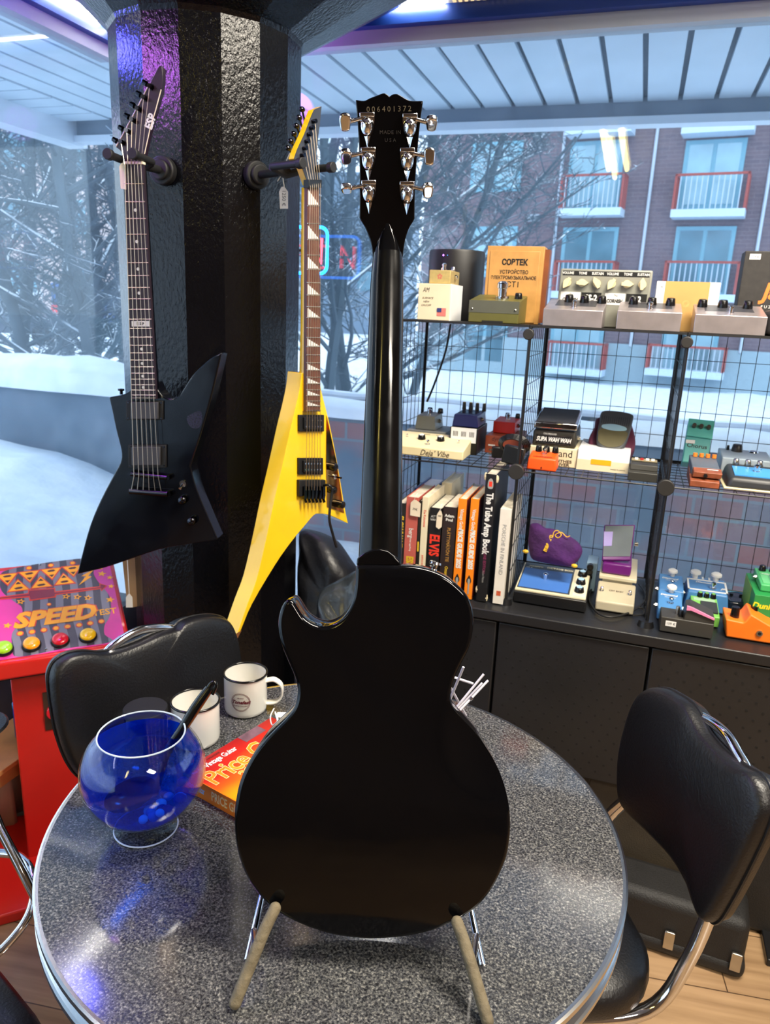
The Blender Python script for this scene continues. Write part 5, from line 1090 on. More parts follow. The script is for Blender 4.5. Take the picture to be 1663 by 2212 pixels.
p.sw(.55, .3, 1.1); p.knob(.3, .75, .006, .009, CREAM); p.knob(.75, .75, .006, .011); p.knob(.9, .5, .005, .010, CHROME); p.jack(.45)
m = MB(); [m.text('✿', .018, T((0, -.0004, p.hf*.52)) @ FRONT, .0001)]; m.build('emblem', mat('pink_print', c(196, 110, 90), .5), p.t, smooth=0)
ct_ = atY(976, 690, 2.07)
t = thing('speaker', 'black cylindrical speaker with tiny coloured lights at the left end of the top shelf', 'speaker', (ct_.x, 2.085, Z3T+.0005))
hs_ = atY(975, 538, 2.01).z-Z3T; rs_ = (atY(1033, 600, 2.085).x-atY(917, 600, 2.085).x)/2
MB().lathe([(rs_*.97, 0), (rs_, .004), (rs_, hs_-.006), (rs_*.97, hs_), (.001, hs_)], n=64).build('housing', mat('black_mesh_fabric', c(14, 14, 18), .5, noise=.3, scale=300), t, smooth=40)
for dx, mt in ((-.020, mat('violet_led_reflection', c(150, 60, 220), .4, noise=0, emit=(.5, .15, 1, 1), es=4)), (-.008, mat('blue_led_reflection', c(30, 120, 255), .4, noise=0, emit=(.05, .35, 1, 1), es=4)), (-.001, mat('red_led_reflection', c(230, 50, 50), .4, noise=0, emit=(1, .1, .1, 1), es=3))):
    MB().ball((dx, -rs_*.97, hs_-.016), .0022, n=8).build('glow_dot', mt, t)  # glowing beads stand in for coloured LED reflections on the speaker
WOODB = mat('varnished_plywood', c(186, 138, 76), .4, noise=.12, scale=(30))
p = Ped('wooden_box', 'varnished wooden box with black Cyrillic lettering standing on the top shelf', 'box', (1042, 690), (1162, 696), (1045, 531), Z3T, WOODB, Y=1.99, depth=.055, bevel=.001, bname='box')
MB().box(-p.w/2+.008, p.w/2-.010, -.002, .0, .003, p.hf-.012).build('sliding_lid', WOODB, p.t, bevel=.001)
MB().box(p.w/2, p.w/2+.012, .012, .048, .004, p.hf-.006).build('side_board', mat('reddish_wood', c(120, 66, 36), .45, noise=.2), p.t)
p.tfront('СОВТЕК', .5, .79, .019, INK, bold=.0010, sx=.85, y=-.0023); p.tfront('УСТРОЙСТВО', .5, .665, .0125, INK, bold=.0003, y=-.0023, sx=.85); p.tfront('ЭЛЕКТРОМУЗЫКАЛЬНОЕ', .5, .592, .0115, INK, bold=.0003, y=-.0023, sx=.80); p.tfront('СТ1', .5, .505, .019, INK, bold=.0002, y=-.0023)
OLIVE = mat('olive_enamel', c(92, 88, 40), .4, noise=.08); OLIVG = mat('grey_olive_lid', c(84, 84, 72), .4, noise=.08)
p = Ped('effects_pedal', 'olive green metal pedal with a round chrome dome in front of the wooden box', 'pedal', (1011, 689), (1119, 693), (1011, 648), Z3T, OLIVE, Y=1.86, depth=.12, back=(1145, 640))
p.plate(.0, 1.0, .45, 1.0, OLIVG, 'upper_front'); p.sw(.6, .3, 2.6); p.knob(.9, .45, .010, .014)
for u in (.07, .93): MB().ball((-p.w/2+p.w*u, -.001, p.hf*.62), .0028, n=8).build('screw', BRASS, p.t)
p.plate(.28, .7, .0, .1, BLACKM, 'rubber_foot')
GREYE = mat('grey_hammered_enamel', c(132, 132, 122), .4, noise=.06); IVK = mat('ivory_knob', c(222, 206, 162), .4, noise=.04)
p = Ped('effects_pedal', 'large grey pedal standing on its edge with six ivory knobs in a row', 'pedal', (1200, 690), (1396, 698), (1204, 580), Z3T, GREYE, Y=1.985, depth=.055, bevel=.004)
p.plate(.03, .97, .885, .965, INK, 'lettering_strip')
for k, (tx, rt) in enumerate((('VOLUME', 60), ('TONE', 0), ('SUSTAIN', -60), ('VOLUME', 60), ('TONE', 0), ('SUSTAIN', -90))):
    u = .09+.163*k; p.tfront(tx, u, .925, .0085, WHITEINK, sx=.85, bold=.0002, y=-.0009)
    q = T((-p.w/2+p.w*u, 0, p.hf*.76)) @ FRONT
    MB().lathe([(.0095, 0), (.0095, .006), (.0005, .006)], n=18, m=q).prism([(-.0125, -.0035), (.008, -.006), (.0165, 0), (.008, .006), (-.0125, .0035)], 0, .012, m=q @ R(rt+180 if rt else 0, 'Z')).build('knob', IVK, p.t)
for u0, tx in ((.03, 'SS-2'), (.52, 'P-2')):
    p.plate(u0, u0+.22, .40, .60, WHITE, 'name_plate'); p.plate(u0+.23, u0+.45, .40, .60, INK, 'model_plate')
    p.tfront('CORNISH', u0+.11, .465, .0115, INK, bold=.0006, sx=.75, y=-.0009); p.tfront('The', u0+.11, .56, .007, INK, shear=.4, y=-.0009); p.tfront(tx, u0+.34, .50, .021, WHITEINK, bold=.001, sx=.8, y=-.0009)
STEEL = mat('folded_steel', c(186, 176, 178), .32, .75, noise=.12, scale=25)
for lab, L_, R_, tp_, uk in (('brushed steel pedal with black knobs, leftmost of the three on the top shelf', (1171, 701), (1299, 706), (1172, 667), (.35, .62, .92)), ('brushed steel pedal with black knobs, middle of the three on the top shelf', (1330, 706), (1469, 710), (1331, 671), (.22, .52, .82)), ('brushed steel pedal with black knobs, rightmost of the three on the top shelf', (1497, 714), (1652, 722), (1500, 679), (.12, .42, .78))):
    p = Ped('effects_pedal', lab, 'pedal', L_, R_, tp_, Z3T, STEEL, Y=1.835, depth=.13, hb=.064, bevel=.0012, group='brushed steel pedals')
    MB().box(-p.w/2+.001, p.w/2-.001, .001, p.d-.001, 0, p.hf-.004).build('chassis', BLACKM, p.t)
    for u in uk: p.knob(u, .75, .0115, .017)
    p.sw(.5, .18, 1.1); p.panel(.15, .85, .35, .95, mat('dark_print', c(50, 50, 56), .4), 'printed_top', .0003)
GOLDC = mat('kraft_card', c(186, 146, 84), .7, noise=.05)
p = Ped('carton', 'white and kraft brown cardboard box behind the middle steel pedal', 'box', (1407, 700), (1543, 704), (1409, 607), Z3T, WCARD, Y=1.985, depth=.06, bname='box')
p.plate(.14, .84, 0, 1.002, GOLDC, 'kraft_sleeve'); p.tfront('◎', .5, .55, .02, mat('faint_gold', c(204, 166, 100), .6), y=-.0008); p.tfront('78', .08, .88, .006, INK)
BLKB = mat('black_grained_card', c(40, 37, 35), .6, noise=.25, scale=70)
p = Ped('carton', 'black box with orange script lettering at the right end of the top shelf', 'box', (1583, 712), (1800, 722), (1597, 542), Z3T, BLKB, Y=2.0, depth=.07, bname='box')
p.tfront('Jac', .235, .52, .050, mat('orange_script', c(222, 120, 50), .5), shear=.2, bold=.0016, align='LEFT'); p.tfront('F U Z Z', .24, .34, .0095, WHITEINK, align='LEFT'); p.plate(.05, .16, .90, .965, WHITE, 'price_sticker'); p.tfront('129 €', .105, .93, .007, INK, y=-.0008)
p = Ped('effects_pedal', 'dark grey rounded pedal cut off by the right edge, on the top shelf', 'pedal', (1656, 722), (1760, 728), (1658, 668), Z3T, mat('dark_grey_cast', c(60, 60, 64), .4), Y=1.87, depth=.12, bevel=.012); p.sw(.5, .3); p.knob(.3, .8); p.knob(.7, .8)
# ------------------------------------------------------------------ middle shelf
Z2T = Z2+.0025
p = Ped('effects_pedal', 'wide cream pedal with brown script lettering at the left end of the middle shelf', 'pedal', (838, 986), (998.6, 1006), (870, 963), Z2T, CREAM, Y=1.865, depth=.115, back=(1029, 945), bevel=.003)
p.tfront('Deja’ Vibe', .62, .45, .021, mat('brown_script', c(62, 44, 30), .5), shear=.35, bold=.0002, sx=.9, align='CENTER')
for u in (.36, .62): p.knob(u, .55, .011, .012, cap=WHITEINK)
p.sw(.50, .22, .8); p.sw(.15, .6, .5); p.sw(.87, .5, .5); p.ttop('SPEED          INTENSITY', .5, .86, .006, INK)
def stack(label, px_, top_y, Y, body, depth, z0=None, zb=None, **k): pass
pS = atY(940, 927, 2.0).z
SILV = mat('silver_painted', c(150, 152, 150), .35, .3, noise=.06)
p = Ped('effects_pedal', 'flat silver-grey pedal under the small grey pedal, behind the cream one', 'pedal', (878, 950), (962, 960), (880, 927), Z2T, SILV, Y=1.99, depth=.12)
zz = Z2T+p.hf
GREYP = mat('grey_pedal_paint', c(112, 114, 110), .35, noise=.05)
p = Ped('effects_pedal', 'small grey pedal with two black knobs at the left of the middle shelf', 'pedal', (896, 922), (940, 927), (899, 897), zz+.001, GREYP, Y=2.0, depth=.09, back=(965, 892), taper=.004); p.knob(.38, .82, .0085, .014); p.knob(.9, .82, .0085, .014); p.sw(.55, .35); p.jack(.5)
BARC = mat('black_barcode', c(40, 40, 36), .6)
p = Ped('effects_pedal', 'black pedal with a white barcode sticker on its front, under the navy pedal', 'pedal', (970, 952), (1030, 962), (973, 922), Z2T, BLACKP, Y=1.955, depth=.13)
p.plate(.05, .95, .45, 1.0, WCARD, 'sticker'); p.tfront('||||  ||||  ||||', .5, .78, .014, BARC, bold=.0004, y=-.0008); zz = Z2T+p.hf
NAVY = mat('navy_pedal_paint', c(28, 28, 84), .3, noise=.05); YCAP = mat('yellow_cap', c(210, 180, 40), .4)
p = Ped('effects_pedal', 'navy blue pedal with four yellow-topped knobs in a row', 'pedal', (976, 921), (1032, 925), (980, 895), zz+.001, NAVY, Y=1.965, depth=.115, back=(1058, 888), taper=.004)
for u in (.12, .38, .64, .92): p.knob(u, .9, .0058, .021, mat('grey_black_knob', c(40, 40, 36), .4), cap=YCAP)
p.jack(.4); p.panel(.12, .82, .25, .75, mat('navy_dark_panel', c(20, 24, 60), .2), 'printed_panel')
RUST = mat('worn_rust_red', c(150, 72, 48), .45, noise=.18, scale=30)
p = Ped('carton', 'worn rust red carton with faded lettering, under the red pedal', 'box', (1046, 978), (1118, 990), (1048, 940), Z2T, RUST, depth=.15, bname='box')
p.tfront('dyna', .34, .82, .016, mat('dark_rust_print', c(96, 44, 34), .5), bold=.0003, shear=.1); p.plate(.1, .3, .42, .50, WCARD, 'label_strip'); p.tfront('comp', .34, .2, .012, mat('dark_rust_print', c(96, 44, 34), .5)); zz = Z2T+p.hf; Yq = p.Y
REDP = mat('red_pedal_paint', c(190, 38, 32), .35, noise=.05)
p = Ped('effects_pedal', 'red pedal with two black knobs standing on the rust red carton', 'pedal', (1064, 934), (1111, 938), (1067, 910), zz+.001, REDP, Y=Yq+.05, depth=.10, back=(1119, 902)); p.knob(.4, .85, .0075, .013); p.knob(.88, .85, .0075, .013); p.sw(.55, .4, 1.1); p.jack(.5)
# power adapters with coiled cable
t = thing('power_adapter', 'black power adapter with a coiled cable on the middle shelf', 'adapter', tuple(atZ(1100, 1005, Z2T)))
o_ = Vector(t.location); o_.z = Z2T
MB().box(-.034, .018, -.012, .026, .0, .046, R(8, 'Y') @ R(-6, 'X') @ T((0.012, 0, .004))).build('brick', BLACKP, t, bevel=.003)
m = MB()
for k in range(5): m.tube([(.004+(.030+.003*k)*math.cos(a)*.95, .004+.006*k-.012*math.sin(a), .050+(.020+.0018*k)*math.sin(a)) for a in [2*PI*i/24 for i in range(24)]], .0026, n=6, closed=True)
m.build('coiled_cable', BLACKP, t, smooth=0)
q = atZ(1074, 988, Z2T); t = thing('power_adapter', 'smaller black power adapter leaning on the rust red carton', 'adapter', (q.x, q.y-.012, Z2T+.002), math.radians(12)); MB().box(-.014, .020, -.012, .010, 0, .030).build('brick', BLACKP, t, bevel=.003); MB().box(-.022, -.014, -.003, .003, .018, .022).box(-.022, -.014, -.003, .003, .008, .012).build('prongs', BRASS, t)
BOXC = mat('cream_printed_carton', c(216, 204, 170), .65, noise=.05)
p = Ped('carton', 'cream printed carton under the black and chrome wah pedal', 'box', (1141, 1003), (1243, 1014), (1143, 962), Z2T, BOXC, Y=1.92, depth=.17, bname='box')
p.tfront('Roland', .62, .70, .026, INK, align='CENTER', sx=.95); p.tfront('SYNTHES', .68, .30, .0105, mat('brown_script', c(62, 44, 30), .5), sx=1.25, bold=.0003); p.tfront('DRIVER', .68, .12, .0105, mat('brown_script', c(62, 44, 30), .5), sx=1.25, bold=.0003); zz = Z2T+p.hf
p = Ped('carton', 'open white carton with a yellow sticker under the burgundy wah pedal', 'box', (1244, 1014), (1356, 1024), (1246, 968), Z2T, WCARD, Y=1.915, depth=.17, bname='box')
p.plate(0, 1, .0, .5, BOXC, 'lower_flap'); p.plate(.27, .66, .30, .55, mat('yellow_sticker', c(232, 164, 20), .5), 'sticker', -.0006); p.tfront('MADE IN JAPAN', .80, .14, .005, INK, y=-.0008); zz2 = Z2T+p.hf
WAHB = mat('black_crinkle', c(38, 35, 28), .5, noise=.1, bump=.2, bscale=300)
p = Ped('wah_pedal', 'black wah pedal with a chrome-edged treadle on the cream carton', 'pedal', (1148, 958), (1243, 968), (1151, 926), zz+.001, WAHB, Y=1.925, depth=.16, hb=None, bevel=.006, taper=.003, bname='base')
p.plate(.10, .88, .14, .72, BLACKP, 'name_plate'); p.tfront('SUPA WAH WAH', .49, .42, .0155, WHITEINK, bold=.0006, sx=.72, shear=.25, y=-.0009); p.plate(.12, .86, .66, .69, BRASS, 'trim_line', -.0006); p.plate(.12, .86, .17, .20, BRASS, 'trim_line', -.0006); p.tfront('COLORSOUND', .4, .76, .006, WHITEINK, y=-.0009, sx=.8)
w = p.w/2
tr_ = MB().hexa([(-w+.003, -.006, p.hf+.004), (w-.001, -.006, p.hf+.004), (w-.001, .13, p.hf+.024), (-w+.003, .13, p.hf+.024)], [(-w+.003, -.006, p.hf+.020), (w-.001, -.006, p.hf+.020), (w-.001, .13, p.hf+.040), (-w+.003, .13, p.hf+.040)]).build('treadle', CHROME, p.t, bevel=.003, seg=3)
MB().hexa([(-w+.009, .0, p.hf+.0205), (w-.007, .0, p.hf+.0205), (w-.007, .127, p.hf+.0402), (-w+.009, .127, p.hf+.0402)], [(-w+.009, .0, p.hf+.0222), (w-.007, .0, p.hf+.0222), (w-.007, .127, p.hf+.042), (-w+.009, .127, p.hf+.042)]).build('rubber_mat', mat('ribbed_rubber', c(36, 36, 42), .7, noise=.2, scale=200), tr_)
p.jack(.3, .5)
ORA = mat('orange_pedal_paint', c(240, 84, 22), .35, noise=.04)
p = Ped('effects_pedal', 'bright orange pedal with three black knobs in front of the cream carton', 'pedal', (1136, 1018), (1200, 1025), (1140, 988), Z2T, ORA, Y=1.845, depth=.06, back=(1207, 977), taper=.003, bevel=.004)
for u in (.28, .55, .85): p.knob(u, .92, .0085, .015)
p.sw(.52, .55, 1.1); p.tfront('◊', .5, .2, .01, INK); p.ttop('LOCOBOX', .5, .18, .0095, mat('dark_orange_print', c(110, 36, 14), .5), bold=.0003)
# burgundy treadle pedal (rounded)
BURG = mat('burgundy_cast', c(96, 44, 66), .45, noise=.06); TGR = mat('grey_treadle', c(74, 76, 78), .55, noise=.08); TOL = mat('olive_rubber_pad', c(88, 82, 54), .6, noise=.1)
fm = Frame(atY(1325, 985, 1.965), (0.02, -.62, .78))
t = thing('wah_pedal', 'rounded burgundy pedal with a grey ribbed treadle leaning on the white carton', 'pedal', m=fm.m)
def pxs(L_, w=0): return [(p_.x, p_.y) for p_ in smoothline(fm.pts(L_, w), 4)]
MB().prism(pxs([(1292, 900), (1352, 897), (1368, 925), (1373, 958), (1362, 978), (1335, 990), (1302, 988), (1276, 968), (1272, 945), (1284, 920)]), -.03, 0).build('base', BURG, t, bevel=.006, seg=3)
tr_ = MB().prism(pxs([(1300, 893), (1330, 892), (1364, 899), (1366, 912), (1354, 955), (1340, 974), (1315, 977), (1295, 968), (1288, 950), (1294, 915)], .012), .002, .022).build('treadle', TGR, t, bevel=.005, seg=3)
MB().prism(pxs([(1298, 927), (1352, 933), (1350, 952), (1338, 964), (1312, 966), (1294, 956), (1292, 942)], .022), .0215, .0232).build('rubber_pad', TOL, tr_)
MB().prism(pxs([(1302, 918), (1326, 917), (1351, 924), (1350, 931), (1325, 931), (1302, 925)], .022), .0215, .0236).build('badge', mat('pale_badge', c(150, 186, 200), .4, noise=.1), tr_)
m = MB()
for i in range(14):
    a, b_ = fm.px(1301+i*4.6, 899+i*.3, .022), fm.px(1299+i*4.5, 914+i*.5, .022); m.cone((a[0], a[1], .022), (b_[0], b_[1], .022), .0006, n=4)
m.build('ribs', BLACKM, tr_, smooth=0)
DKP = mat('dark_grey_plastic', c(46, 45, 40), .5, noise=.08)
p = Ped('effects_pedal', 'dark grey stepped pedal with small red sliders on the middle shelf', 'pedal', (1354, 1041), (1418, 1048), (1358, 1019), Z2T, DKP, Y=1.84, depth=.11, bevel=.002)
MB().hexa([(-p.w/2+.003, .03, p.hf), (p.w/2-.001, .03, p.hf), (p.w/2-.001, p.d, p.hf), (-p.w/2+.003, p.d, p.hf)], [(-p.w/2+.003, .034, p.hf+.013), (p.w/2-.001, .034, p.hf+.013), (p.w/2-.001, p.d, p.hf+.016), (-p.w/2+.003, p.d, p.hf+.016)]).build('upper_housing', DKP, p.t, bevel=.0015)
MB().box(-p.w/2+.005, p.w/2-.003, .07, .105, p.hf+.0155, p.hf+.0165).build('slider_panel', mat('tan_panel', c(140, 128, 96), .5), p.t)
for k in range(4): MB().box(-.022+k*.013, -.014+k*.013, .082, .088, p.hf+.0165, p.hf+.021).build('slider', mat('red_slider', c(170, 40, 40), .4) if k % 3 == 1 else WHITE, p.t)
# chorus pedal leaning on the grid
TEALP = mat('teal_pedal_paint', c(82, 168, 162), .4, noise=.05)
fm = Frame(atY(1506, 990, 2.03), (0, -.88, .47))
t = thing('effects_pedal', 'teal chorus pedal standing upright against the wire grid', 'pedal', m=fm.m)
P_ = fm.pts([(1473, 998), (1528, 1003), (1542, 912), (1488, 905)])
MB().prism(P_, -.04, 0).build('enclosure', TEALP, t, bevel=.003, seg=3)
hP = fm.pts([(1482, 942), (1538, 950), (1543, 911), (1487.5, 904.5)]); MB().prism(hP, 0, .006).build('control_panel', mat('light_teal_panel', c(96, 196, 180), .4), t, bevel=.002)
for xk in (1499, 1514, 1530): x, y = fm.px(xk, 921+(xk-1499)*.12, .006); MB().lathe([(.0055, .006), (.005, .018), (.0005, .018)], n=16, o=(x, y, 0)).build('knob', mat('brown_knob', c(70, 62, 54), .4), t, smooth=45)
x, y = fm.px(1505, 964, 0); a_ = Vector(fm.px(1530, 969, 0))-Vector(fm.px(1484, 963, 0)); ra = math.degrees(math.atan2(a_.y, a_.x))
MB().text('Chorus', .0155, T((x, y, .0003)) @ R(ra, 'Z'), .0001, bold=.0003, sx=1.05).build('lettering', INK, t, smooth=0)
x, y = fm.px(1491, 954, 0); MB().prism([(x-.011, y-.0045), (x+.011, y-.0045), (x+.011, y+.0045), (x-.011, y+.0045)], 0, .0006).build('price_sticker', WHITE, t)
BRNP = mat('worn_brown_paint', c(132, 70, 44), .45, noise=.25, scale=60); SLTP = mat('slate_grey_paint', c(78, 86, 98), .45, noise=.08)
p = Ped('effects_pedal', 'worn brown pedal with slate grey top and orange knobs before the teal one', 'pedal', (1488.5, 1050), (1552, 1060), (1489, 1037), Z2T, BRNP, Y=1.845, depth=.125, back=(1560, 1008), bevel=.002, bname='enclosure')
w = p.w/2
MB().hexa([(-w+.004, .012, p.hf+.006), (w+.002, .012, p.hf+.006), (w+.002, .045, p.hf+.008), (-w+.004, .045, p.hf+.008)], [(-w+.006, .010, p.hf+.019), (w+.004, .010, p.hf+.019), (w+.004, .045, p.hf+.024), (-w+.006, .045, p.hf+.024)]).build('treadle', BRNP, p.t, bevel=.0015)
MB().hexa([(-w+.002, .045, p.hf+.004), (w, .045, p.hf+.004), (w-.002, p.d, p.hf+.006), (-w, p.d, p.hf+.006)], [(-w+.004, .045, p.hf+.024), (w+.001, .045, p.hf+.024), (w-.004, p.d, p.hf+.040), (-w-.001, p.d, p.hf+.040)]).build('top_housing', SLTP, p.t, bevel=.002)
for k in range(4): MB().cone((-w+.012+k*.0145, p.d-.012, p.hf+.038), (-w+.012+k*.0145, p.d-.012, p.hf+.047), .0052, n=14).build('knob', mat('orange_knob', c(226, 130, 44), .4), p.t)
MB().cone((0, .010, p.hf+.012), (0, .004, p.hf+.012), .0045, n=12).build('thumb_screw', BLACKP, p.t); MB().box(.004, w-.004, .030, .034, p.hf+.0225, p.hf+.0235).build('label_strip', WCARD, p.t)
p = Ped('effects_pedal', 'pale translucent pedal with one large black knob behind the blue-faced pedal', 'pedal', (1557, 1008), (1668, 1018), (1560, 988), Z2T, mat('pale_grey_blue', c(176, 192, 204), .35), Y=2.0, depth=.12, back=(1560, 968), bevel=.003); p.knob(.36, .78, .014, .018, mat('dark_knob', c(40, 38, 38), .4)); p.knob(.18, .85, .004, .012); p.knob(.7, .8, .012, .004, CHROME)
BLUF = mat('bright_blue_face', c(62, 140, 205), .35, noise=.06, scale=30)
p = Ped('effects_pedal', 'dark rounded pedal with a bright blue face and three silver knobs at the right edge', 'pedal', (1566, 1052), (1700, 1072), (1568, 1030), Z2T, mat('charcoal_cast', c(44, 46, 50), .45, noise=.06), Y=1.86, depth=.135, back=(1575, 998), bevel=.010, taper=.008)
MB().box(-p.w/2-.003, p.w/2+.003, -.003, p.d, 0, .005).build('cream_base', CREAM, p.t, bevel=.002)
p.panel(.14, .95, .12, .72, BLUF, 'blue_face', .0022)
for u in (.22, .42, .62): p.knob(u, .88, .0080, .014, BRASS, th=.001)
p.sw(.52, .45, 1.2); p.ttop('⊞ FULLTONE', .5, .62, .006, INK, th=.0030)
# ================================================================== BOOKS AND PEDALS ON THE CABINET TOP
ZB = Z1
def book(label, xl, xr, ytop, col, side=None, depth=.165, Y=1.80, letters=(), lean=0, key='book', xref='top', pages=PAPER, group='books standing on the cabinets'):
    a = atY(xl, ytop, Y); b_ = atY(xr, ytop, Y); h = a.z-ZB; w = b_.x-a.x
    m_ = mat(key+'_cover', col, .4, noise=.06)
    t = thing('book', label, 'book', ((a.x+b_.x)/2, Y, ZB+.0005), group=group)
    MB().box(-w/2+.0012, w/2-.0012, .002, depth-.002, .002, h-.003).build('pages', pages, t)
    MB().box(-w/2, w/2, 0, .0015, 0, h).box(-w/2, -w/2+.0012, .0015, depth, 0, h).box(w/2-.0012, w/2, .0015, depth, 0, h).build('cover', m_, t, bevel=.0004)
    for txt, f, size, mt, sx, bold in letters:
        MB().text(txt, size, T((0, -.0004, h*f)) @ FRONT @ R(-90, 'Z'), .0001, sx=sx, bold=bold).build('spine_lettering', mt, t, smooth=0)
    t['h'] = h
    return t, w, h
YELI = mat('yellow_spine_ink', c(214, 176, 40), .5, noise=.04); REDI = mat('red_spine_ink', c(226, 54, 34), .5, noise=.04); GOLDI = mat('gold_spine_ink', c(176, 130, 60), .5, noise=.04); GREYI = mat('grey_spine_ink', c(150, 150, 146), .5, noise=.04); PURI = mat('plum_spine_ink', c(130, 44, 84), .5, noise=.04)
book('black book with yellow SLOWHAND lettering, next to the neck of the black guitar', 858, 877, 1086, c(30, 30, 28), letters=(('SLOWHAND', .66, .020, YELI, .8, .0008), ('& JJ', .30, .017, GREYI, .8, .0003)), key='slow')
t, w, h = book('coral red book with a round price tag on its spine', 878.5, 904.5, 1072.7, c(186, 92, 82), letters=(('berg', .62, .018, WHITEINK, .8, .0002), ('Göran Lagerberg', .50, .007, WHITEINK, .8, 0), ('ESSAN PE', .22, .026, YELI, .7, .0014)), key='coral')
book('thin black book with yellow marks between the coral and cream ones', 905.5, 911, 1082, c(34, 30, 24), letters=(('■■■', .5, .005, YELI, 2.0, .0004),), key='thin')
book('tall cream hardback book beside the coral one', 913, 926.5, 1073.5, c(226, 214, 184), letters=(('Esa Kuloniemi', .78, .009, REDI, .9, 0), ('JUKKA NURMELA', .30, .007, REDI, .9, 0)), key='cream')
t2, w2, h2 = book('black book with red ELVIS lettering and a hanging price tag', 929, 955, 1096, c(24, 22, 22), letters=(('ELVIS', .57, .036, REDI, .72, .0012), ('& MINÄ', .28, .021, WHITEINK, .75, .0007)), key='elvis')
MB().text('ATTE\nVARTI', .0085, T((-.002, -.0004, h2*.88)) @ FRONT, .0001).build('spine_lettering', WHITEINK, t2, smooth=0)
t3, w3, h3 = book('dark brown book with gold lettering between ELVIS and the orange guides', 958, 987, 1094, c(42, 30, 28), letters=(('PLÄTTYMÄTÖN TIE', .58, .0125, GOLDI, .85, .0001), ('Oman Soulin tarina', .18, .012, YELI, .8, .0002)), key='brown')
MB().text('Adam\nPoul', .0105, T((0, -.0004, h3*.88)) @ FRONT, .0001, bold=.0003).build('spine_lettering', WHITEINK, t3, smooth=0)
for k, (xl, xr, lab) in enumerate(((991, 1008.5, 'orange price guide book, left one of the pair'), (1017.5, 1035, 'orange price guide book, right one of the pair, beside the tall black book'))):
    t, w, h = book(lab, xl, xr, 1077, c(240, 132, 20), letters=(('Vintage Guitar', .79, .0125, WHITEINK, .8, .0002), ('PRICE GUIDE 2025', .50, .0165, WHITEINK, .80, .0009)), key='orange', group='orange price guides on the cabinets')
    MB().box(w/2-.0002, w/2+.0005, .003, .163, .003, h-.003).build('back_cover_print', mat('dark_red_print', c(96, 30, 28), .4, noise=.6, scale=30), t)
    g = MB(); q = T((0, -.0004, h*.205)) @ FRONT
    g.prism([(-.0062, -.008), (-.0062, -.002), (-.001, .010), (.001, .010), (.0062, -.002), (.0062, -.008), (.003, -.012), (-.003, -.012)], 0, .0002, m=q); hs2 = g.build('headstock_picture', BLACKM, t, smooth=0)
    MB().prism([(-.0035, -.008), (-.003, -.001), (0, .002), (.003, -.001), (.0035, -.008), (.0018, -.014), (.0018, -.042), (-.0018, -.042), (-.0018, -.014)], .0002, .0004, m=q).build('neck_picture', GREYI, hs2, smooth=0)
t, w, h = book('tall black Tube Amp Book with torn masking tape on its corners', 1050, 1073, 1023.5, c(20, 20, 22), letters=(('The Tube Amp Book', .62, .0235, WHITEINK, .80, .0008), ('DELUXE EDITION', .33, .010, PURI, .9, .0001), ('Aspen Pittman', .2, .008, GREYI, .7, 0)), key='tube', depth=.2)
q = T((0, -.0004, h*.93)) @ FRONT
MB().prism([(p.x, p.y) for p in smoothline([(-.006, -.012), (-.006, .006), (0, .013), (.006, .006), (.006, -.012)], 4)], 0, .0002, m=q).build('valve_picture', GREYI, t, smooth=0); MB().prism([(-.004, -.008), (.004, -.008), (.004, .005), (-.004, .005)], .0002, .0004, m=q).build('valve_glow_picture', REDI, t, smooth=0)
TAPE = mat('masking_tape', c(214, 200, 164), .7, noise=.15, scale=60)
m = MB()
for (x, z, s_) in ((w/2+.001, h-.012, 1), (-w/2-.001, h-.008, -1), (w/2-.002, .010, 1), (-w/2, .03, -1)): m.ball((x, .004, z), .009, n=9, sc=(.55, .5, 1.2))
m.build('masking_tape', TAPE, t, smooth=0)
t, w, h = book('white hardback book with thin grey lettering at the end of the row', 1081, 1104.5, 1099, c(222, 216, 202), letters=(('PORSCHE IN FINLAND', .58, .014, GREYI, .95, 0),), key='white', depth=.20)
MB().box(-.0055, .0055, -.0006, 0, h*.09, h*.14).build('publisher_mark', mat('orange_mark', c(190, 84, 50), .5, noise=.5, scale=200), t)
q_ = atY(905, 1055, 1.99)
t = thing('book', 'dark blue book standing behind the row with its white page edges showing', 'book', (-.535, 1.985, ZB+.0005), group='books behind the front row')
hh = q_.z-ZB; MB().box(-.02, .024, .002, .16, .002, hh-.004).build('pages', WCARD, t); MB().box(-.024, -.02, 0, .162, 0, hh).box(.024, .028, 0, .162, 0, hh).box(-.024, .028, -.002, .002, 0, hh).build('cover', mat('dark_blue_cover', c(36, 66, 120), .4), t)
for lab, X_, hh2, cc in (('tall cream book standing at the back behind the coral one', -.465, .262, c(206, 196, 170)), ('grey-brown book standing at the back behind the dark brown one', -.405, .235, c(150, 140, 124))):
    t = thing('book', lab, 'book', (X_, 1.985, ZB+.0005), group='books behind the front row'); MB().box(-.012, .012, .002, .15, .002, hh2-.003).build('pages', PAPER, t); MB().box(-.0145, -.012, 0, .152, 0, hh2).box(.012, .0145, 0, .152, 0, hh2).box(-.0145, .0145, -.002, .002, 0, hh2).build('cover', mat('cover_'+lab[:6], cc, .5), t)
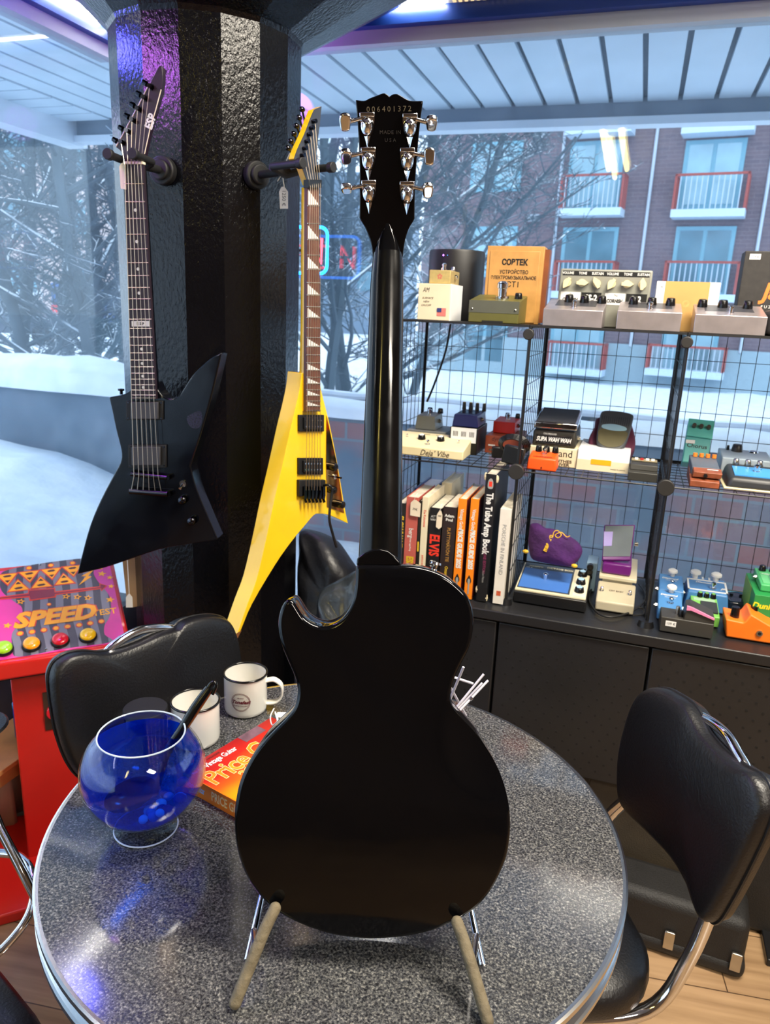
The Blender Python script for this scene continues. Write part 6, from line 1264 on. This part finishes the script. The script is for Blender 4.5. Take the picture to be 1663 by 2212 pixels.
for lab, pts_, txt, sp in (('cream price tag hanging on the coral red book', [(886, 1113), (887, 1086), (893, 1080), (899, 1080), (909, 1088), (907, 1117)], '39€', (896, 1072)), ('cream price tag hanging beside the red ELVIS lettering', [(941.5, 1138), (944, 1111), (949.5, 1102), (953, 1104), (955.5, 1112), (954, 1138), (948, 1143)], '38€', (950, 1094))):
    fT = Frame(atY(sp[0], 1100, 1.795), (0, -1, 0)); t = thing('price_tag', lab, 'tag', m=fT.m)
    cd_ = MB().prism(fT.pts(pts_), 0, .0008).build('card', BONE, t); xx = sum(q[0] for q in fT.pts(pts_))/len(pts_); MB().text(txt, .0085 if '39' in txt else .006, T((xx, .000 if '39' in txt else -.018, .001)) @ R(-5, 'Z'), .0001).build('price', INK, cd_, smooth=0)
    a_ = fT.px(*sp); b_ = fT.pts(pts_)[2]; MB().tube([(b_[0]+.002, b_[1]-.002, .001), (a_[0]+.002, a_[1], .002), (a_[0]+.004, a_[1]+.006, -.01)], .0006, n=5).build('string', WHITE, t)
# octave pedal
BEIG = mat('beige_metal', c(206, 196, 164), .4, noise=.05); BLUP = mat('blue_control_face', c(58, 104, 176), .4, noise=.04)
p = Ped('effects_pedal', 'large beige octave pedal with a blue panel and three black knobs', 'pedal', (1106.6, 1299), (1263, 1327), (1107.6, 1276), ZB, BLACKP, depth=.18, back=(1270, 1236), bevel=.003)
p.panel(.015, .985, .04, .99, BEIG, 'beige_frame', .003); p.panel(.03, .76, .10, .985, mat('dark_slate', c(44, 52, 62), .4), 'slate_border', .0036); p.panel(.045, .735, .13, .80, BLUP, 'blue_panel', .0042); p.panel(.80, .97, .1, .97, mat('light_beige', c(222, 214, 186), .4), 'knob_strip', .0036)
p.sw(.38, .5, 1.3); p.ttop('maestro   OCTAVE BOX', .42, .89, .0135, BEIG, th=.0042, bold=.0004, sx=.85); p.ttop('159 €', .10, .81, .008, WHITE, th=.005)
for v in (.25, .52, .80): p.knob(.88, v, .013, .013, th=.0036, cap=mat('pale_blue_cap', c(160, 196, 220), .3))
p.k = 0
# purple bag
VELV = mat('purple_velvet', c(62, 18, 84), .85, noise=.35, scale=14, bump=.4, bscale=60)
def puffy(name, label, cat, fr, outline, thick, m_, wr=.12, seed=1, name2='fabric', parts=None, k=4):
    t = thing(name, label, cat, m=fr.m); P = [(p_.x, p_.y) for p_ in smoothline(fr.pts(outline), k)]
    cx = sum(p_[0] for p_ in P)/len(P); cy = sum(p_[1] for p_ in P)/len(P); n = len(P); v = []; rn = random.Random(seed)
    ph = [rn.uniform(0, 6) for _ in range(6)]
    L = []
    for i in range(11):
        a = PI*i/10; L.append((-thick*math.cos(a), max(.06, math.sin(a)**.55)))
    for w_, kk in L:
        for x, y in P:
            X_, Y_ = cx+(x-cx)*kk, cy+(y-cy)*kk
            d = wr*thick*(math.sin(X_*38+ph[0]+Y_*21)+.7*math.sin(Y_*47+ph[1]-X_*15)+.5*math.sin((X_+Y_)*80+ph[2]))
            v.append((X_, Y_, w_+d*math.sin(PI*min(1, kk))**.3))
    # extra inner rings for a smooth front
    f = [(j*n+i, j*n+(i+1) % n, (j+1)*n+(i+1) % n, (j+1)*n+i) for j in range(10) for i in range(n)]+[tuple(range(n-1, -1, -1)), tuple(10*n+i for i in range(n))]
    MB().add; mb = MB(); mb.add(v, f); mb.build(name2, m_, t, smooth=80); return t
fm = Frame(atY(1198, 1180, 1.925), (-.1, -.95, .25))
t = puffy('drawstring_bag', 'purple velvet drawstring bag with gold embroidery lying on the octave pedal', 'bag', fm, [(1141, 1168), (1143, 1150), (1145, 1134), (1153, 1130), (1164, 1131), (1178, 1140), (1194, 1142), (1210, 1148), (1226, 1156), (1244, 1167), (1254, 1178), (1258, 1190), (1253, 1205), (1244, 1216), (1234, 1224), (1210, 1222), (1182, 1217), (1162, 1213), (1148, 1206), (1143, 1190)], .028, VELV, wr=.10, seed=4)
GTHR = mat('gold_thread', c(214, 170, 40), .5, noise=.1)
x, y = fm.px(1183, 1173, .03); MB().text('maestro', .0175, T((x, y, .0290)) @ R(76, 'Z'), .0020, bold=.0006, sx=.8).build('embroidery', GTHR, t, smooth=0)
sw_ = [fm.px(a, b_, .03)+(.0292,) for a, b_ in ((1190, 1186), (1193, 1165), (1196, 1150), (1204, 1146), (1212, 1155), (1205, 1162), (1199, 1156), (1212, 1150), (1224, 1160), (1231, 1157))]
MB().tube(smoothline(sw_, 5, closed=False), .0012, n=6).build('embroidery_swash', GTHR, t)
for q in ((1137, 1191), (1242, 1222)): x, y = fm.px(*q, .0); MB().ball((x, y, .01), .007, n=10, sc=(1.2, .8, .8)).build('cord_end', GTHR, t)
# small pedal with stacked knobs behind octave box
p = Ped('effects_pedal', 'pale blue pedal with three black knobs wedged between the octave pedal and the purple wah', 'pedal', (1262, 1262), (1285, 1266), (1262, 1214), ZB, mat('pale_blue_enamel', c(150, 180, 204), .4), Y=2.0, depth=.07)
for k in range(3): MB().cone((-.004, -.001, p.hf*(.55+.17*k)), (-.004, -.016, p.hf*(.55+.17*k)), .0085, n=16).build('knob', KNOBB, p.t)
# wah stack
p = Ped('wah_pedal', 'cream grey wah pedal lying under the purple one', 'pedal', (1284, 1317), (1368, 1321), (1286, 1297), ZB, mat('warm_grey_enamel', c(176, 166, 140), .45, noise=.06), depth=.075, back=(1371, 1264), bevel=.004, bname='base')
w = p.w/2; zt_ = p.hb+.006
p.ttop('CRY BABY', .5, .55, .008, mat('brown_script', c(62, 44, 30), .5)); p.sw(.12, .5, .8); p.sw(.86, .5, .8)
MB().hexa([(-w, p.d*.9, zt_), (w, p.d*.9, zt_), (w, p.d+.14, zt_+.012), (-w, p.d+.14, zt_+.012)], [(-w, p.d*.9, zt_+.010), (w, p.d*.9, zt_+.010), (w, p.d+.14, zt_+.022), (-w, p.d+.14, zt_+.022)]).build('treadle', BEIG, p.t, bevel=.002)
MB().box(-w*.8, w*.8, p.d, p.d+.13, 0, zt_+.004).build('rear_housing', mat('warm_grey_enamel', c(176, 166, 140), .45), p.t)
YW = p.Y+p.d*.9; zW = ZB+zt_+.012
PURP = mat('purple_cast_paint', c(112, 34, 120), .25, noise=.05); GRUB = mat('grey_rubber_tread', c(112, 122, 126), .6, noise=.05); LILA = mat('lilac_edge', c(150, 130, 210), .3, noise=.03)
p = Ped('wah_pedal', 'purple wah pedal with a grey treadle standing on the cream grey one', 'pedal', (1299, 1239), (1362, 1241), (1301, 1215), zW+.0008, PURP, Y=YW+.012, depth=.12, bevel=.005, bname='base')
w = p.w/2; hh = p.hf+.004
fm2 = Frame((p.t.location.x, p.t.location.y+.01, p.t.location.z+hh), (0, -.80, .60))
inv = p.t.matrix_basis.inverted() if False else T(-Vector(p.t.location))
Q = fm2.pts([(1300, 1210), (1362, 1210), (1372, 1133), (1305, 1133)]); mm = inv @ fm2.m
tr_ = MB().prism(Q, -.012, 0, m=mm).build('treadle', PURP, p.t, bevel=.003)
Q2 = fm2.pts([(1302, 1202), (1361, 1202), (1369, 1136), (1307, 1136)]); MB().prism(Q2, 0, .0015, m=mm).build('rubber_tread', GRUB, tr_)
Q3 = fm2.pts([(1303.5, 1180), (1321, 1180), (1324, 1149), (1304.5, 1149)]); MB().prism(Q3, .0015, .0025, m=mm).build('sticker', LILA, tr_)
x, y = fm2.px(1376, 1174, 0); MB().cone(mm @ Vector((x-.006, y, -.004)), mm @ Vector((x+.003, y, -.004)), .006, n=12).build('side_screw', BRASS, tr_)
lp_ = lambda x, y, z=ZB+.005: atZ(x, y, z)
t = MB().tube(smoothline([lp_(1282, 1262), lp_(1273, 1285), lp_(1276, 1305), lp_(1292, 1325), lp_(1318, 1333), lp_(1350, 1327), lp_(1378, 1312), lp_(1394, 1294), lp_(1392, 1278), lp_(1380, 1262)], 6, closed=False), .0028, n=8).tube(smoothline([lp_(1366, 1330), lp_(1388, 1327), lp_(1390, 1316), lp_(1378, 1312)], 5, closed=False), .0022, n=8).build('cable', mat('black_cable', c(20, 19, 18), .5), smooth=60); tag(t, 'black cable looped around the cream grey wah pedal', 'cable')
# blue pair
DIAB = mat('steel_blue_paint', c(70, 124, 178), .35, noise=.05); DIAT = mat('teal_blue_face', c(84, 150, 178), .35, noise=.05)
for lab, L_, R_, tp_, bk, Yy in (('blue pedal with a white knob, rear one of the stacked pair beside the wire post', (1421, 1290), (1474, 1300), (1421, 1272), (1474, 1245), 1.975), ('blue pedal with a white knob, front one of the pair, behind the grey sloping pedal', (1419, 1327), (1472, 1336), (1420, 1312), (1474, 1280), 1.87)):
    p = Ped('effects_pedal', lab, 'pedal', L_, R_, tp_, ZB, DIAB, Y=Yy, depth=.095, back=bk, bevel=.003, group='twin blue pedals')
    p.knob(.55, .93, .0125, .020, WHITE, style='mush'); p.sw(.52, .30, 1.1); p.ttop('Diamond', .45, .72, .011, WHITEINK, bold=.0003, shear=.2); p.ttop('MEMORY LANE', .5, .60, .004, WHITEINK); p.jack(.5, .6, -1); p.jack(.5, .6, 1)
p = Ped('effects_pedal', 'wide light blue pedal with a white outlined panel and two white knobs', 'pedal', (1478, 1290), (1577, 1306), (1479, 1276), ZB, DIAB, Y=1.975, depth=.11, back=(1560, 1252), bevel=.004, taper=.008)
for a in ((.06, .94, .12, .17), (.06, .94, .78, .83), (.06, .10, .12, .83), (.90, .94, .12, .83)): p.panel(*a, WHITEINK, 'panel_outline', .0012)
p.knob(.25, .93, .014, .022, WHITE, style='mush'); p.knob(.72, .93, .014, .022, WHITE, style='mush'); p.sw(.62, .32, 1.3); p.ttop('Diamond', .45, .62, .012, WHITEINK, bold=.0003, shear=.2, th=.002); p.ttop('JR', .85, .35, .014, WHITEINK, bold=.0005, shear=.3, th=.002); p.ttop('▮▮▮▮', .5, .93, .016, WHITEINK, th=.002)
LIME = mat('lime_green_paint', c(112, 176, 78), .4, noise=.06)
p = Ped('effects_pedal', 'lime green pedal with three black knobs and a black rubber pad', 'pedal', (1492, 1344), (1552, 1353), (1494, 1326), ZB, LIME, Y=1.875, depth=.11, back=(1556, 1293), bevel=.002)
for u in (.35, .6, .85): p.knob(u, .95, .0075, .012, cap=LIME)
p.panel(.35, .95, .15, .66, mat('black_rubber_pad', c(40, 42, 44), .6, noise=.1), 'rubber_pad', .004); p.panel(.1, .9, .72, .86, mat('grey_green_panel', c(150, 178, 150), .4), 'control_panel', .001)
DGP = mat('dark_grey_paint', c(52, 50, 46), .45, noise=.08); PINK = mat('pink_stripe', c(226, 130, 168), .4, noise=.04)
p = Ped('effects_pedal', 'dark grey sloping pedal with a pink stripe and a white price sticker', 'pedal', (1424.5, 1355), (1538, 1376), (1427, 1332), ZB, DGP, Y=1.795, depth=.068, hb=None, bevel=.002)
w = p.w/2
MB().prism([(-w*.15, p.hf*.98), (w, p.hf*.98), (w, p.hf+.012), (w*.1, p.hf+.032), (-w*.08, p.hf+.028)], -.004, -.066, m=FRONT).build('treadle', DGP, p.t, bevel=.0015)
MB().prism([(-w*.09, p.hf+.0255), (w*.08, p.hf+.0265), (w*.98, p.hf+.0105), (w*.98, p.hf+.0145), (w*.1, p.hf+.034), (-w*.09, p.hf+.036)], -.0, -.006, m=FRONT).build('pink_stripe', PINK, p.t)
p.plate(.10, .30, .42, .78, WHITE, 'price_sticker'); p.tfront('159 €', .20, .60, .0085, INK, y=-.0008); p.knob(.32, .5, .006, .020, BRASS); p.knob(.38, .3, .006, .016)
for lab, X_, cap_ in (('glossy black oval pedal with a pale blue rim behind the orange pedal', (1592, 1322), 1), ('glossy black oval pedal at the right edge behind the orange pedal', (1672, 1335), 0)):
    q = atZ(*X_, ZB); t = thing('effects_pedal', lab, 'pedal', (q.x, q.y+.03, ZB+.0005), math.radians(6), 'glossy black oval pedals')
    ov = [(p_.x, p_.y) for p_ in smoothline([(-.034, -.02), (-.036, .02), (-.026, .045), (0, .052), (.026, .045), (.036, .02), (.034, -.02), (.02, -.040), (-.02, -.040)], 5)]
    MB().prism(ov, 0, .028, out1=[(x*.88, y*.88+.002) for x, y in ov]).build('enclosure', mat('gloss_black_blue', c(24, 32, 44), .12, noise=.1), t, bevel=.006, seg=4)
    MB().tube([(x*.80, y*.80+.004, .0285) for x, y in ov[10:35]], .0016, n=6).build('rim', mat('pale_blue_rim', c(110, 180, 220), .3), t)
    for sx_ in (-.012, .012): MB().cone((sx_, .018, .027), (sx_, .018, .033), .0045, n=12).build('knob', KNOBB, t)
# green box with green pedal
GRB = mat('green_carton', c(30, 128, 62), .5, noise=.08); YGR = mat('yellow_green_side', c(120, 160, 60), .5, noise=.06); GRP = mat('green_pedal_paint', c(70, 170, 100), .35, noise=.05)
p = Ped('carton', 'green cardboard box with yellow lettering under the green pedal', 'box', (1623, 1328), (1735, 1348), (1625, 1284), ZB, GRB, Y=1.885, depth=.17, bevel=.001, bname='box')
p.tfront('Dunlop', .24, .72, .020, mat('yellow_print', c(226, 206, 30), .5), bold=.0006, shear=.2); MB().box(-p.w/2-.0008, -p.w/2, .06, .165, .002, p.hf*.98).build('side_print', YGR, p.t); zz = ZB+p.hf
p = Ped('effects_pedal', 'green overdrive pedal with black knobs standing on the green box', 'pedal', (1640, 1283), (1720, 1300), (1640, 1262), zz+.0008, GRP, Y=1.915, depth=.125, back=(1612, 1224), bevel=.003)
for u in (.2, .5, .8): p.knob(u, .88, .009, .014)
p.panel(.08, .92, .08, .74, mat('light_green_panel', c(106, 196, 128), .35), 'face_panel', .001); p.ttop('TUBE SCREAMER', .45, .62, .0075, WHITEINK, th=.002, bold=.0002); p.panel(.3, .72, .15, .5, CHROME, 'foot_plate', .006); p.jack(.6, .6, -1)
ORB = mat('orange_worn_paint', c(232, 112, 24), .4, noise=.08, scale=20)
p0 = atZ(1567.6, 1376, ZB); Yo = p0.y; t = thing('effects_pedal', 'large orange stepped pedal with a side jack at the lower right', 'pedal', (p0.x, Yo, ZB+.0005))
def oq(x, y): q = atY(x, y, Yo); return (q.x-p0.x, q.z-ZB)
prof = [(0, 0), (.19, 0), (.19, .012), oq(1663, 1352), oq(1622, 1328), oq(1610, 1343), oq(1605, 1346), oq(1568, 1338)]
MB().prism(prof, 0, -.085, m=FRONT).build('enclosure', ORB, t, bevel=.0035, seg=3)
jx, jz = oq(1640, 1368); MB().cone((jx, .001, jz), (jx, -.004, jz), .0072, n=20).build('jack', BRASS, t); MB().cone((jx, -.0039, jz), (jx, -.0046, jz), .0042, n=16).build('jack_hole', INK, t)
kx, kz = oq(1590, 1338); MB().cone((kx, .03, kz-.006), (kx, .03, kz+.020), .0105, .009, n=20).build('knob', KNOBB, t); MB().cone((.06, .06, kz), (.06, .06, kz+.018), .009, .008, n=20).build('knob', KNOBB, t)
# ================================================================== NEON SIGN
fn = Frame(atY(690, 540, 2.13), (0, -1, 0)); tn = thing('neon_sign', 'glowing OPEN neon sign with a blue border, half hidden behind the yellow guitar', 'sign', m=fn.m)
NR = mat('neon_red', c(255, 40, 40), .4, noise=0, emit=(1, .03, .05, 1), es=7); NB = mat('neon_blue', c(20, 90, 255), .4, noise=0, emit=(.01, .20, 1, 1), es=6)
(xr_, yt_), (_, yb_) = fn.px(711, 492), fn.px(711, 592); hh = (yt_-yb_)/2; cyN = (yt_+yb_)/2; wN = .30; cxN = xr_-wN/2
MB().tube([(x, y, .012) for x, y in rrect(wN, hh*2, .022, 5, cxN, cyN)], .0048, n=8, closed=True).build('blue_border_tube', NB, tn)
def stroke(pts_, name): MB().tube([(cxN+x, cyN+y, .012) for x, y in pts_], .0046, n=8).build(name, NR, tn)
a = .034
stroke([(-.125+.026*math.cos(q*PI/8), a*math.sin(q*PI/8)) for q in range(17)], 'letter_tube')
stroke([(-.075, -a), (-.075, a), (-.045, a), (-.036, a*.6), (-.045, a*.1), (-.075, a*.05)], 'letter_tube')
stroke([(.035, a), (-.005, a), (-.005, 0), (.028, 0), (-.005, 0), (-.005, -a), (.035, -a)], 'letter_tube')
stroke([(.088, -a), (.088, a), (.132, -a), (.132, a)], 'letter_tube')
MB().box(cxN-.13, cxN+.13, cyN-.004, cyN+.004, 0, .005).build('support_bar', BLACKM, tn)
# ================================================================== BAGS BY THE COLUMN
NYL = mat('black_nylon_bag', c(20, 21, 27), .42, noise=.25, scale=12, bump=.3, bscale=30); GNYL = mat('grey_plastic_bag', c(48, 52, 56), .22, noise=.3, scale=10, bump=.3, bscale=25)
fb1 = Frame(atD(712, 1260, 2.12), (.1, -.95, .2))
puffy('gig_bag', 'black nylon gig bag slumped behind the column, below the yellow guitar', 'bag', fb1, [(648, 1160), (655, 1143), (680, 1146), (706, 1155), (726, 1168), (742, 1188), (756, 1208), (768, 1226), (776, 1250), (779, 1310), (779, 1400), (772, 1520), (720, 1560), (660, 1540), (648, 1400), (647, 1250)], .075, NYL, wr=.16, seed=2)
fb2 = Frame(atD(745, 1330, 1.86), (.05, -.95, .25))
puffy('plastic_bag', 'grey plastic bag bulging behind the horn of the black guitar', 'bag', fb2, [(790, 1222), (766, 1233), (742, 1247), (720, 1258), (702, 1268), (693, 1284), (688, 1310), (684, 1345), (680, 1400), (686, 1500), (730, 1560), (800, 1560), (850, 1500), (855, 1300), (830, 1230)], .05, GNYL, wr=.2, seed=5)
# tan board + tag near arcade machine
ft = Frame(atD(282, 1255, 1.98), -FH + RH*.3)
t = thing('cardboard_panel', 'tan board leaning by the column behind the arcade machine', 'board', m=ft.m)
MB().prism([(p_[0], p_[1]) for p_ in ft.pts([(262, 1190), (298, 1180), (300, 1300), (296, 1310), (288, 1312), (283, 1307), (275, 1309)])], -.01, 0).build('board', mat('tan_card', c(184, 150, 104), .7, noise=.06), t)
fT = Frame(atD(280, 1290, 1.93), -FH + RH*.3); t = thing('price_tag', 'white tag hanging on a string in front of the tan board', 'tag', m=fT.m)
MB().prism(fT.pts([(272, 1312), (272, 1290), (279, 1281), (286, 1290), (287, 1312)]), 0, .0007).build('card', WHITE, t); a_ = fT.px(279, 1281); b_ = fT.px(275, 1210); MB().tube([(a_[0], a_[1], 0), (b_[0], b_[1], 0)], .001, n=5).build('string', WHITE, t)
# ================================================================== ARCADE MACHINE
az = math.radians(-45); nA = Vector((math.cos(az), math.sin(az), 0)); uA = Vector((-nA.y, nA.x, 0)); PpA = atZ(60, 1840, .05)
def plA(x, y, off): r = ray(x, y); return CAM + r*(((PpA+nA*off)-CAM).dot(nA)/r.dot(nA))
FR = plA(283, 1392, .07); zL = FR.z; WA = .36; DA = .33
bk_ = plA(252, 1203, .07-DA*.96); rise = bk_.z - zL
sv = (nA*-DA*.96 + ZZ*rise).normalized(); LA = (nA*-DA*.96 + ZZ*rise).length
REDM = mat('arcade_red_paint', c(206, 34, 28), .25, noise=.06, scale=5, coat=.3)
ma_ = Matrix.Identity(4)
O_ = FR - uA*WA
for i in range(3): ma_[i][0] = uA[i]; ma_[i][1] = -nA[i]; ma_[i][2] = ZZ[i]; ma_[i][3] = O_[i]
ma_[2][3] = 0
at_ = thing('arcade_machine', 'red arcade speed test machine with coloured push buttons', 'machine', m=ma_)
ia = ma_.inverted(); d_ = DA*.96
MB().prism([(0, zL-.045), (0, zL), (d_, zL+rise), (d_+.01, zL+rise), (d_+.01, zL-.045)], 0, WA, m=Matrix(((0, 0, 1, 0), (1, 0, 0, 0), (0, 1, 0, 0), (0, 0, 0, 1)))).build('console', REDM, at_, bevel=.006, seg=3)
pedl = ia @ PpA; pw0 = pedl.x
MB().box(pw0, WA-.02, .07, .27, .02, zL-.045).build('pedestal', REDM, at_, bevel=.004)
MB().box(pw0-.14, WA+.02, -.12, .27, 0, .03).build('floor_plate', REDM, at_, bevel=.005)
MB().box(.005, WA-.005, .03, .06, zL-.06, zL-.045).build('black_strip', BLACKM, at_)  # matt black strip under the front of the console
fp = Frame(FR, uA.cross(sv), sv); mp_ = ia @ fp.m
MAG = mat('magenta_print', c(214, 56, 150), .3, noise=.04, coat=.2)
b0 = .012
MB().prism([(-WA+.012, b0), (-b0, b0), (-b0, LA-b0), (-WA+.012, LA-b0)], .0, .002, m=mp_).build('graphics_panel', MAG, at_)
def stripes(nt, b):
    t_ = nt.nodes.new('ShaderNodeTexCoord'); w_ = nt.nodes.new('ShaderNodeTexWave'); w_.inputs['Scale'].default_value = 8.5; w_.inputs['Distortion'].default_value = 2.2; w_.inputs['Detail'].default_value = 0; w_.inputs['Detail Scale'].default_value = .8
    nt.links.new(t_.outputs['Object'], w_.inputs['Vector']); r = ramp(nt, w_.outputs['Fac'], [(0, c(66, 64, 76)), (.5, c(120, 118, 130))], const=True); nt.links.new(r.outputs[0], b.inputs['Base Color']); b.inputs['Roughness'].default_value = .3
def ppx(L_, w=0): return fp.pts(L_, w)
blob = [(p_.x, p_.y) for p_ in smoothline(ppx([(18, 1232), (120, 1214), (200, 1209), (202, 1240), (215, 1262), (234, 1285), (240, 1310), (236, 1335), (226, 1352), (226, 1372), (240, 1388), (140, 1402), (40, 1420), (28, 1400), (26, 1370), (44, 1345), (48, 1315), (30, 1300), (4, 1278), (0, 1250)]), 4)]
MB().prism(blob, .002, .0024, m=mp_).build('grey_swirl_print', node_mat('grey_wavy_stripes', stripes), at_, smooth=0)
YO = mat('orange_yellow_print', c(250, 172, 26), .3, noise=.04); RD = mat('red_print', c(214, 60, 40), .3, noise=.04); DKR = mat('dark_crimson_print', c(130, 20, 54), .3, noise=.04); DBR = mat('dark_brown_print', c(70, 26, 30), .4)
def ar(L_, w0, w1, name, m_): return MB().prism(L_, w0, w1, m=mp_).build(name, m_, at_, smooth=0)
for i, (x, y, s_) in enumerate(((16, 1250, -1), (63.5, 1244, -1), (111, 1238, -1), (157, 1232, -1), (40, 1269, 1), (89, 1262, 1), (139, 1255, 1))):
    cx_, cy_ = fp.px(x, y); r_ = .034
    tri = lambda k: [(cx_-r_*.86*k, cy_-s_*r_*.52*k), (cx_+r_*.86*k, cy_-s_*r_*.52*k), (cx_, cy_+s_*r_*.95*k)]
    q = ar(tri(1), .0024, .0028, 'warning_triangle', RD); MB().prism(tri(.82), .0028, .0031, m=mp_).build('triangle_fill', YO, q, smooth=0)
    MB().prism([(cx_-.007, cy_+s_*.002+.008*s_), (cx_+.007, cy_+s_*.002+.008*s_), (cx_, cy_+s_*.020)], .0031, .0033, m=mp_).prism([(cx_+a_*.011, cy_-s_*.006+b__*.005) for a_, b__ in ((1, 0), (.6, .9), (-.3, .8), (-1, .2), (-.6, -.8), (.5, -.7))], .0031, .0033, m=mp_).build('pictogram', DBR, q, smooth=0)
for L_, nm_, m_, w0, w1 in (([(0, 1297), (0, 1291), (60, 1283), (61, 1276), (119, 1271), (120, 1279), (215, 1268), (214, 1261), (232, 1267), (219, 1279), (217, 1274), (122, 1287), (121, 1292), (64, 1300), (62, 1292)], 'arrow_outline', RD, .0028, .0031), ([(0, 1295), (0, 1293), (62, 1285), (63, 1278), (117, 1274), (118, 1282), (217, 1270), (217, 1264), (228, 1267), (220, 1276), (218, 1272), (119, 1285), (118, 1290), (66, 1297), (64, 1289)], 'arrow', DKR, .0031, .0034)): ar(ppx(L_), w0, w1, nm_, m_)
def star(x, y, r_, m_, n=5, w=.0036): 
    cx_, cy_ = fp.px(x, y); ar([(cx_+(r_ if i % 2 == 0 else r_*.45)*math.sin(PI*i/n+.3), cy_+(r_ if i % 2 == 0 else r_*.45)*math.cos(PI*i/n+.3)) for i in range(2*n)], .0024, w-.0006, 'star', m_)
for x, y, r_ in ((45, 1301, .011), (143, 1290, .011), (167, 1291, .011), (190, 1293, .011), (238, 1297, .012), (16, 1353, .011), (220, 1241, .012), (218, 1228, .009), (237, 1249, .009), (240, 1268, .009)): star(x, y, r_, YO)
for x, y in ((45, 1301), (143, 1290), (167, 1291), (190, 1293)): star(x, y, .005, DBR, w=.0040)
ar(ppx([(203, 1232), (190, 1238), (176, 1246), (186, 1246), (170, 1266), (198, 1247), (190, 1246)]), .0024, .003, 'lightning_bolt', YO)
for x, y, r_ in ((43.6, 1370, .0085), (69.4, 1366.5, .0085), (95, 1362.5, .0085), (121, 1358.6, .0085), (146, 1355, .0085), (171, 1351.6, .0085), (195, 1347.7, .0085), (219, 1343.7, .0085), (62.5, 1228.6, .008), (110, 1222.7, .008), (157, 1217.7, .008), (106, 1307, .006)):
    cx_, cy_ = fp.px(x, y); q = ar([(cx_+r_*math.cos(PI*i/8), cy_+r_*math.sin(PI*i/8)) for i in range(16)], .0024, .0028, 'sun_dot', RD); MB().prism([(cx_+r_*.7*math.cos(PI*i/8), cy_+r_*.7*math.sin(PI*i/8)) for i in range(16)], .0028, .0031, m=mp_).build('sun_centre', YO, q, smooth=0)
def atxt(txt, x, y, size, m_, w, sx=1., bold=0., sh=0., x2=None, y2=None):
    cx_, cy_ = fp.px(x, y); MB().text(txt, size, mp_ @ T((cx_, cy_, w)), .0001, sx=sx, bold=bold, shear=sh).build('lettering', m_, at_, smooth=0)
atxt('SPEED', 120, 1333, .072, RD, .0030, 1.0, .0045, .25); atxt('SPEED', 118, 1334, .072, YO, .0034, 1.0, .0034, .25); atxt('TEST', 226, 1324, .030, YO, .0030, .95, .0004)
for lab, x, y, cc in (('green_button_cap', 8, 1399, c(160, 214, 40)), ('orange_button_cap', 68, 1390, c(250, 160, 20)), ('red_button_cap', 130, 1381, c(214, 24, 44)), ('yellow_button_cap', 190, 1371, c(246, 196, 10))):
    cx_, cy_ = fp.px(x, y, .012); q = MB().lathe([(.0215, .002), (.0225, .006), (.0215, .011), (.018, .013), (.018, .008)], n=32, m=mp_ @ T((cx_, cy_, 0))).build('push_button', BLACKP, at_, smooth=50)
    MB().lathe([(.0195, .008), (.0195, .015), (.017, .019), (.010, .0205), (.0005, .021)], n=32, m=mp_ @ T((cx_, cy_, 0))).build(lab, mat(lab, cc, .15, noise=.03, coat=.5), q, smooth=60)
m = MB()
for x, y in ((87, 1222), (100, 1404), (257, 1378)): cx_, cy_ = fp.px(x, y); m.ball(mp_ @ Vector((cx_, cy_, .003)), .0035, n=8)
m.build('screws', CHROME, at_)
x_, y_, z_ = ia @ plA(122, 1532, 0)
pl = MB().box(x_-.03, x_+.045, .066, .070, z_-.055, z_+.055).build('button_plate', mat('worn_steel_plate', c(84, 66, 56), .4, .6, noise=.3), at_, bevel=.001); MB().cone((x_-.004, .066, z_), (x_-.004, .052, z_), .021, n=28).build('coin_button', mat('red_button_cap', c(214, 24, 44), .2), pl, bevel=.002)
# wooden bench with curtain and small things at the far left
t = thing('bench', 'light wooden bench behind the arcade machine at the left edge', 'bench', (-1.575, 1.15, 0)); OAK = mat('light_oak', c(206, 150, 92), .45, noise=.15, scale=12)
MB().box(-.09, .085, -.6, .50, .255, .27).build('top', OAK, t, bevel=.002); MB().box(.05, .07, -.58, .48, .21, .255).build('apron', OAK, t)
for y in (-.56,): MB().box(.04, .07, y-.015, y+.015, 0, .255).build('leg', OAK, t)
m = MB(); v = []; n_ = 80
for i in range(n_+1):
    y = -.58+1.05*i/n_; x = -.02+.022*math.sin(i*.9); v += [(x+.03, y, .02), (x*.9+.02, y, .245)]
m.add(v, [(2*i, 2*i+2, 2*i+3, 2*i+1) for i in range(n_)]); o = m.build('curtain', mat('beige_pleated_cloth', c(190, 160, 138), .8, noise=.08), None, smooth=80); o.location = (-1.575, 1.15, 0); tag(o, 'beige pleated curtain hanging under the wooden bench', 'curtain'); o.modifiers.new('thickness', 'SOLIDIFY').thickness = .004
t = thing('tin', 'small blue tin standing on the wooden bench', 'tin', (-1.56, 1.50, .2705)); MB().lathe([(.028, 0), (.03, .003), (.03, .10), (.028, .104), (.001, .104)], n=32).build('body', mat('blue_tin_print', c(30, 76, 190), .3, noise=.4, scale=30), t, smooth=40); MB().lathe([(.0305, .095), (.0305, .106), (.001, .107)], n=32).build('lid', mat('cyan_lid', c(60, 150, 220), .3), t, smooth=40)
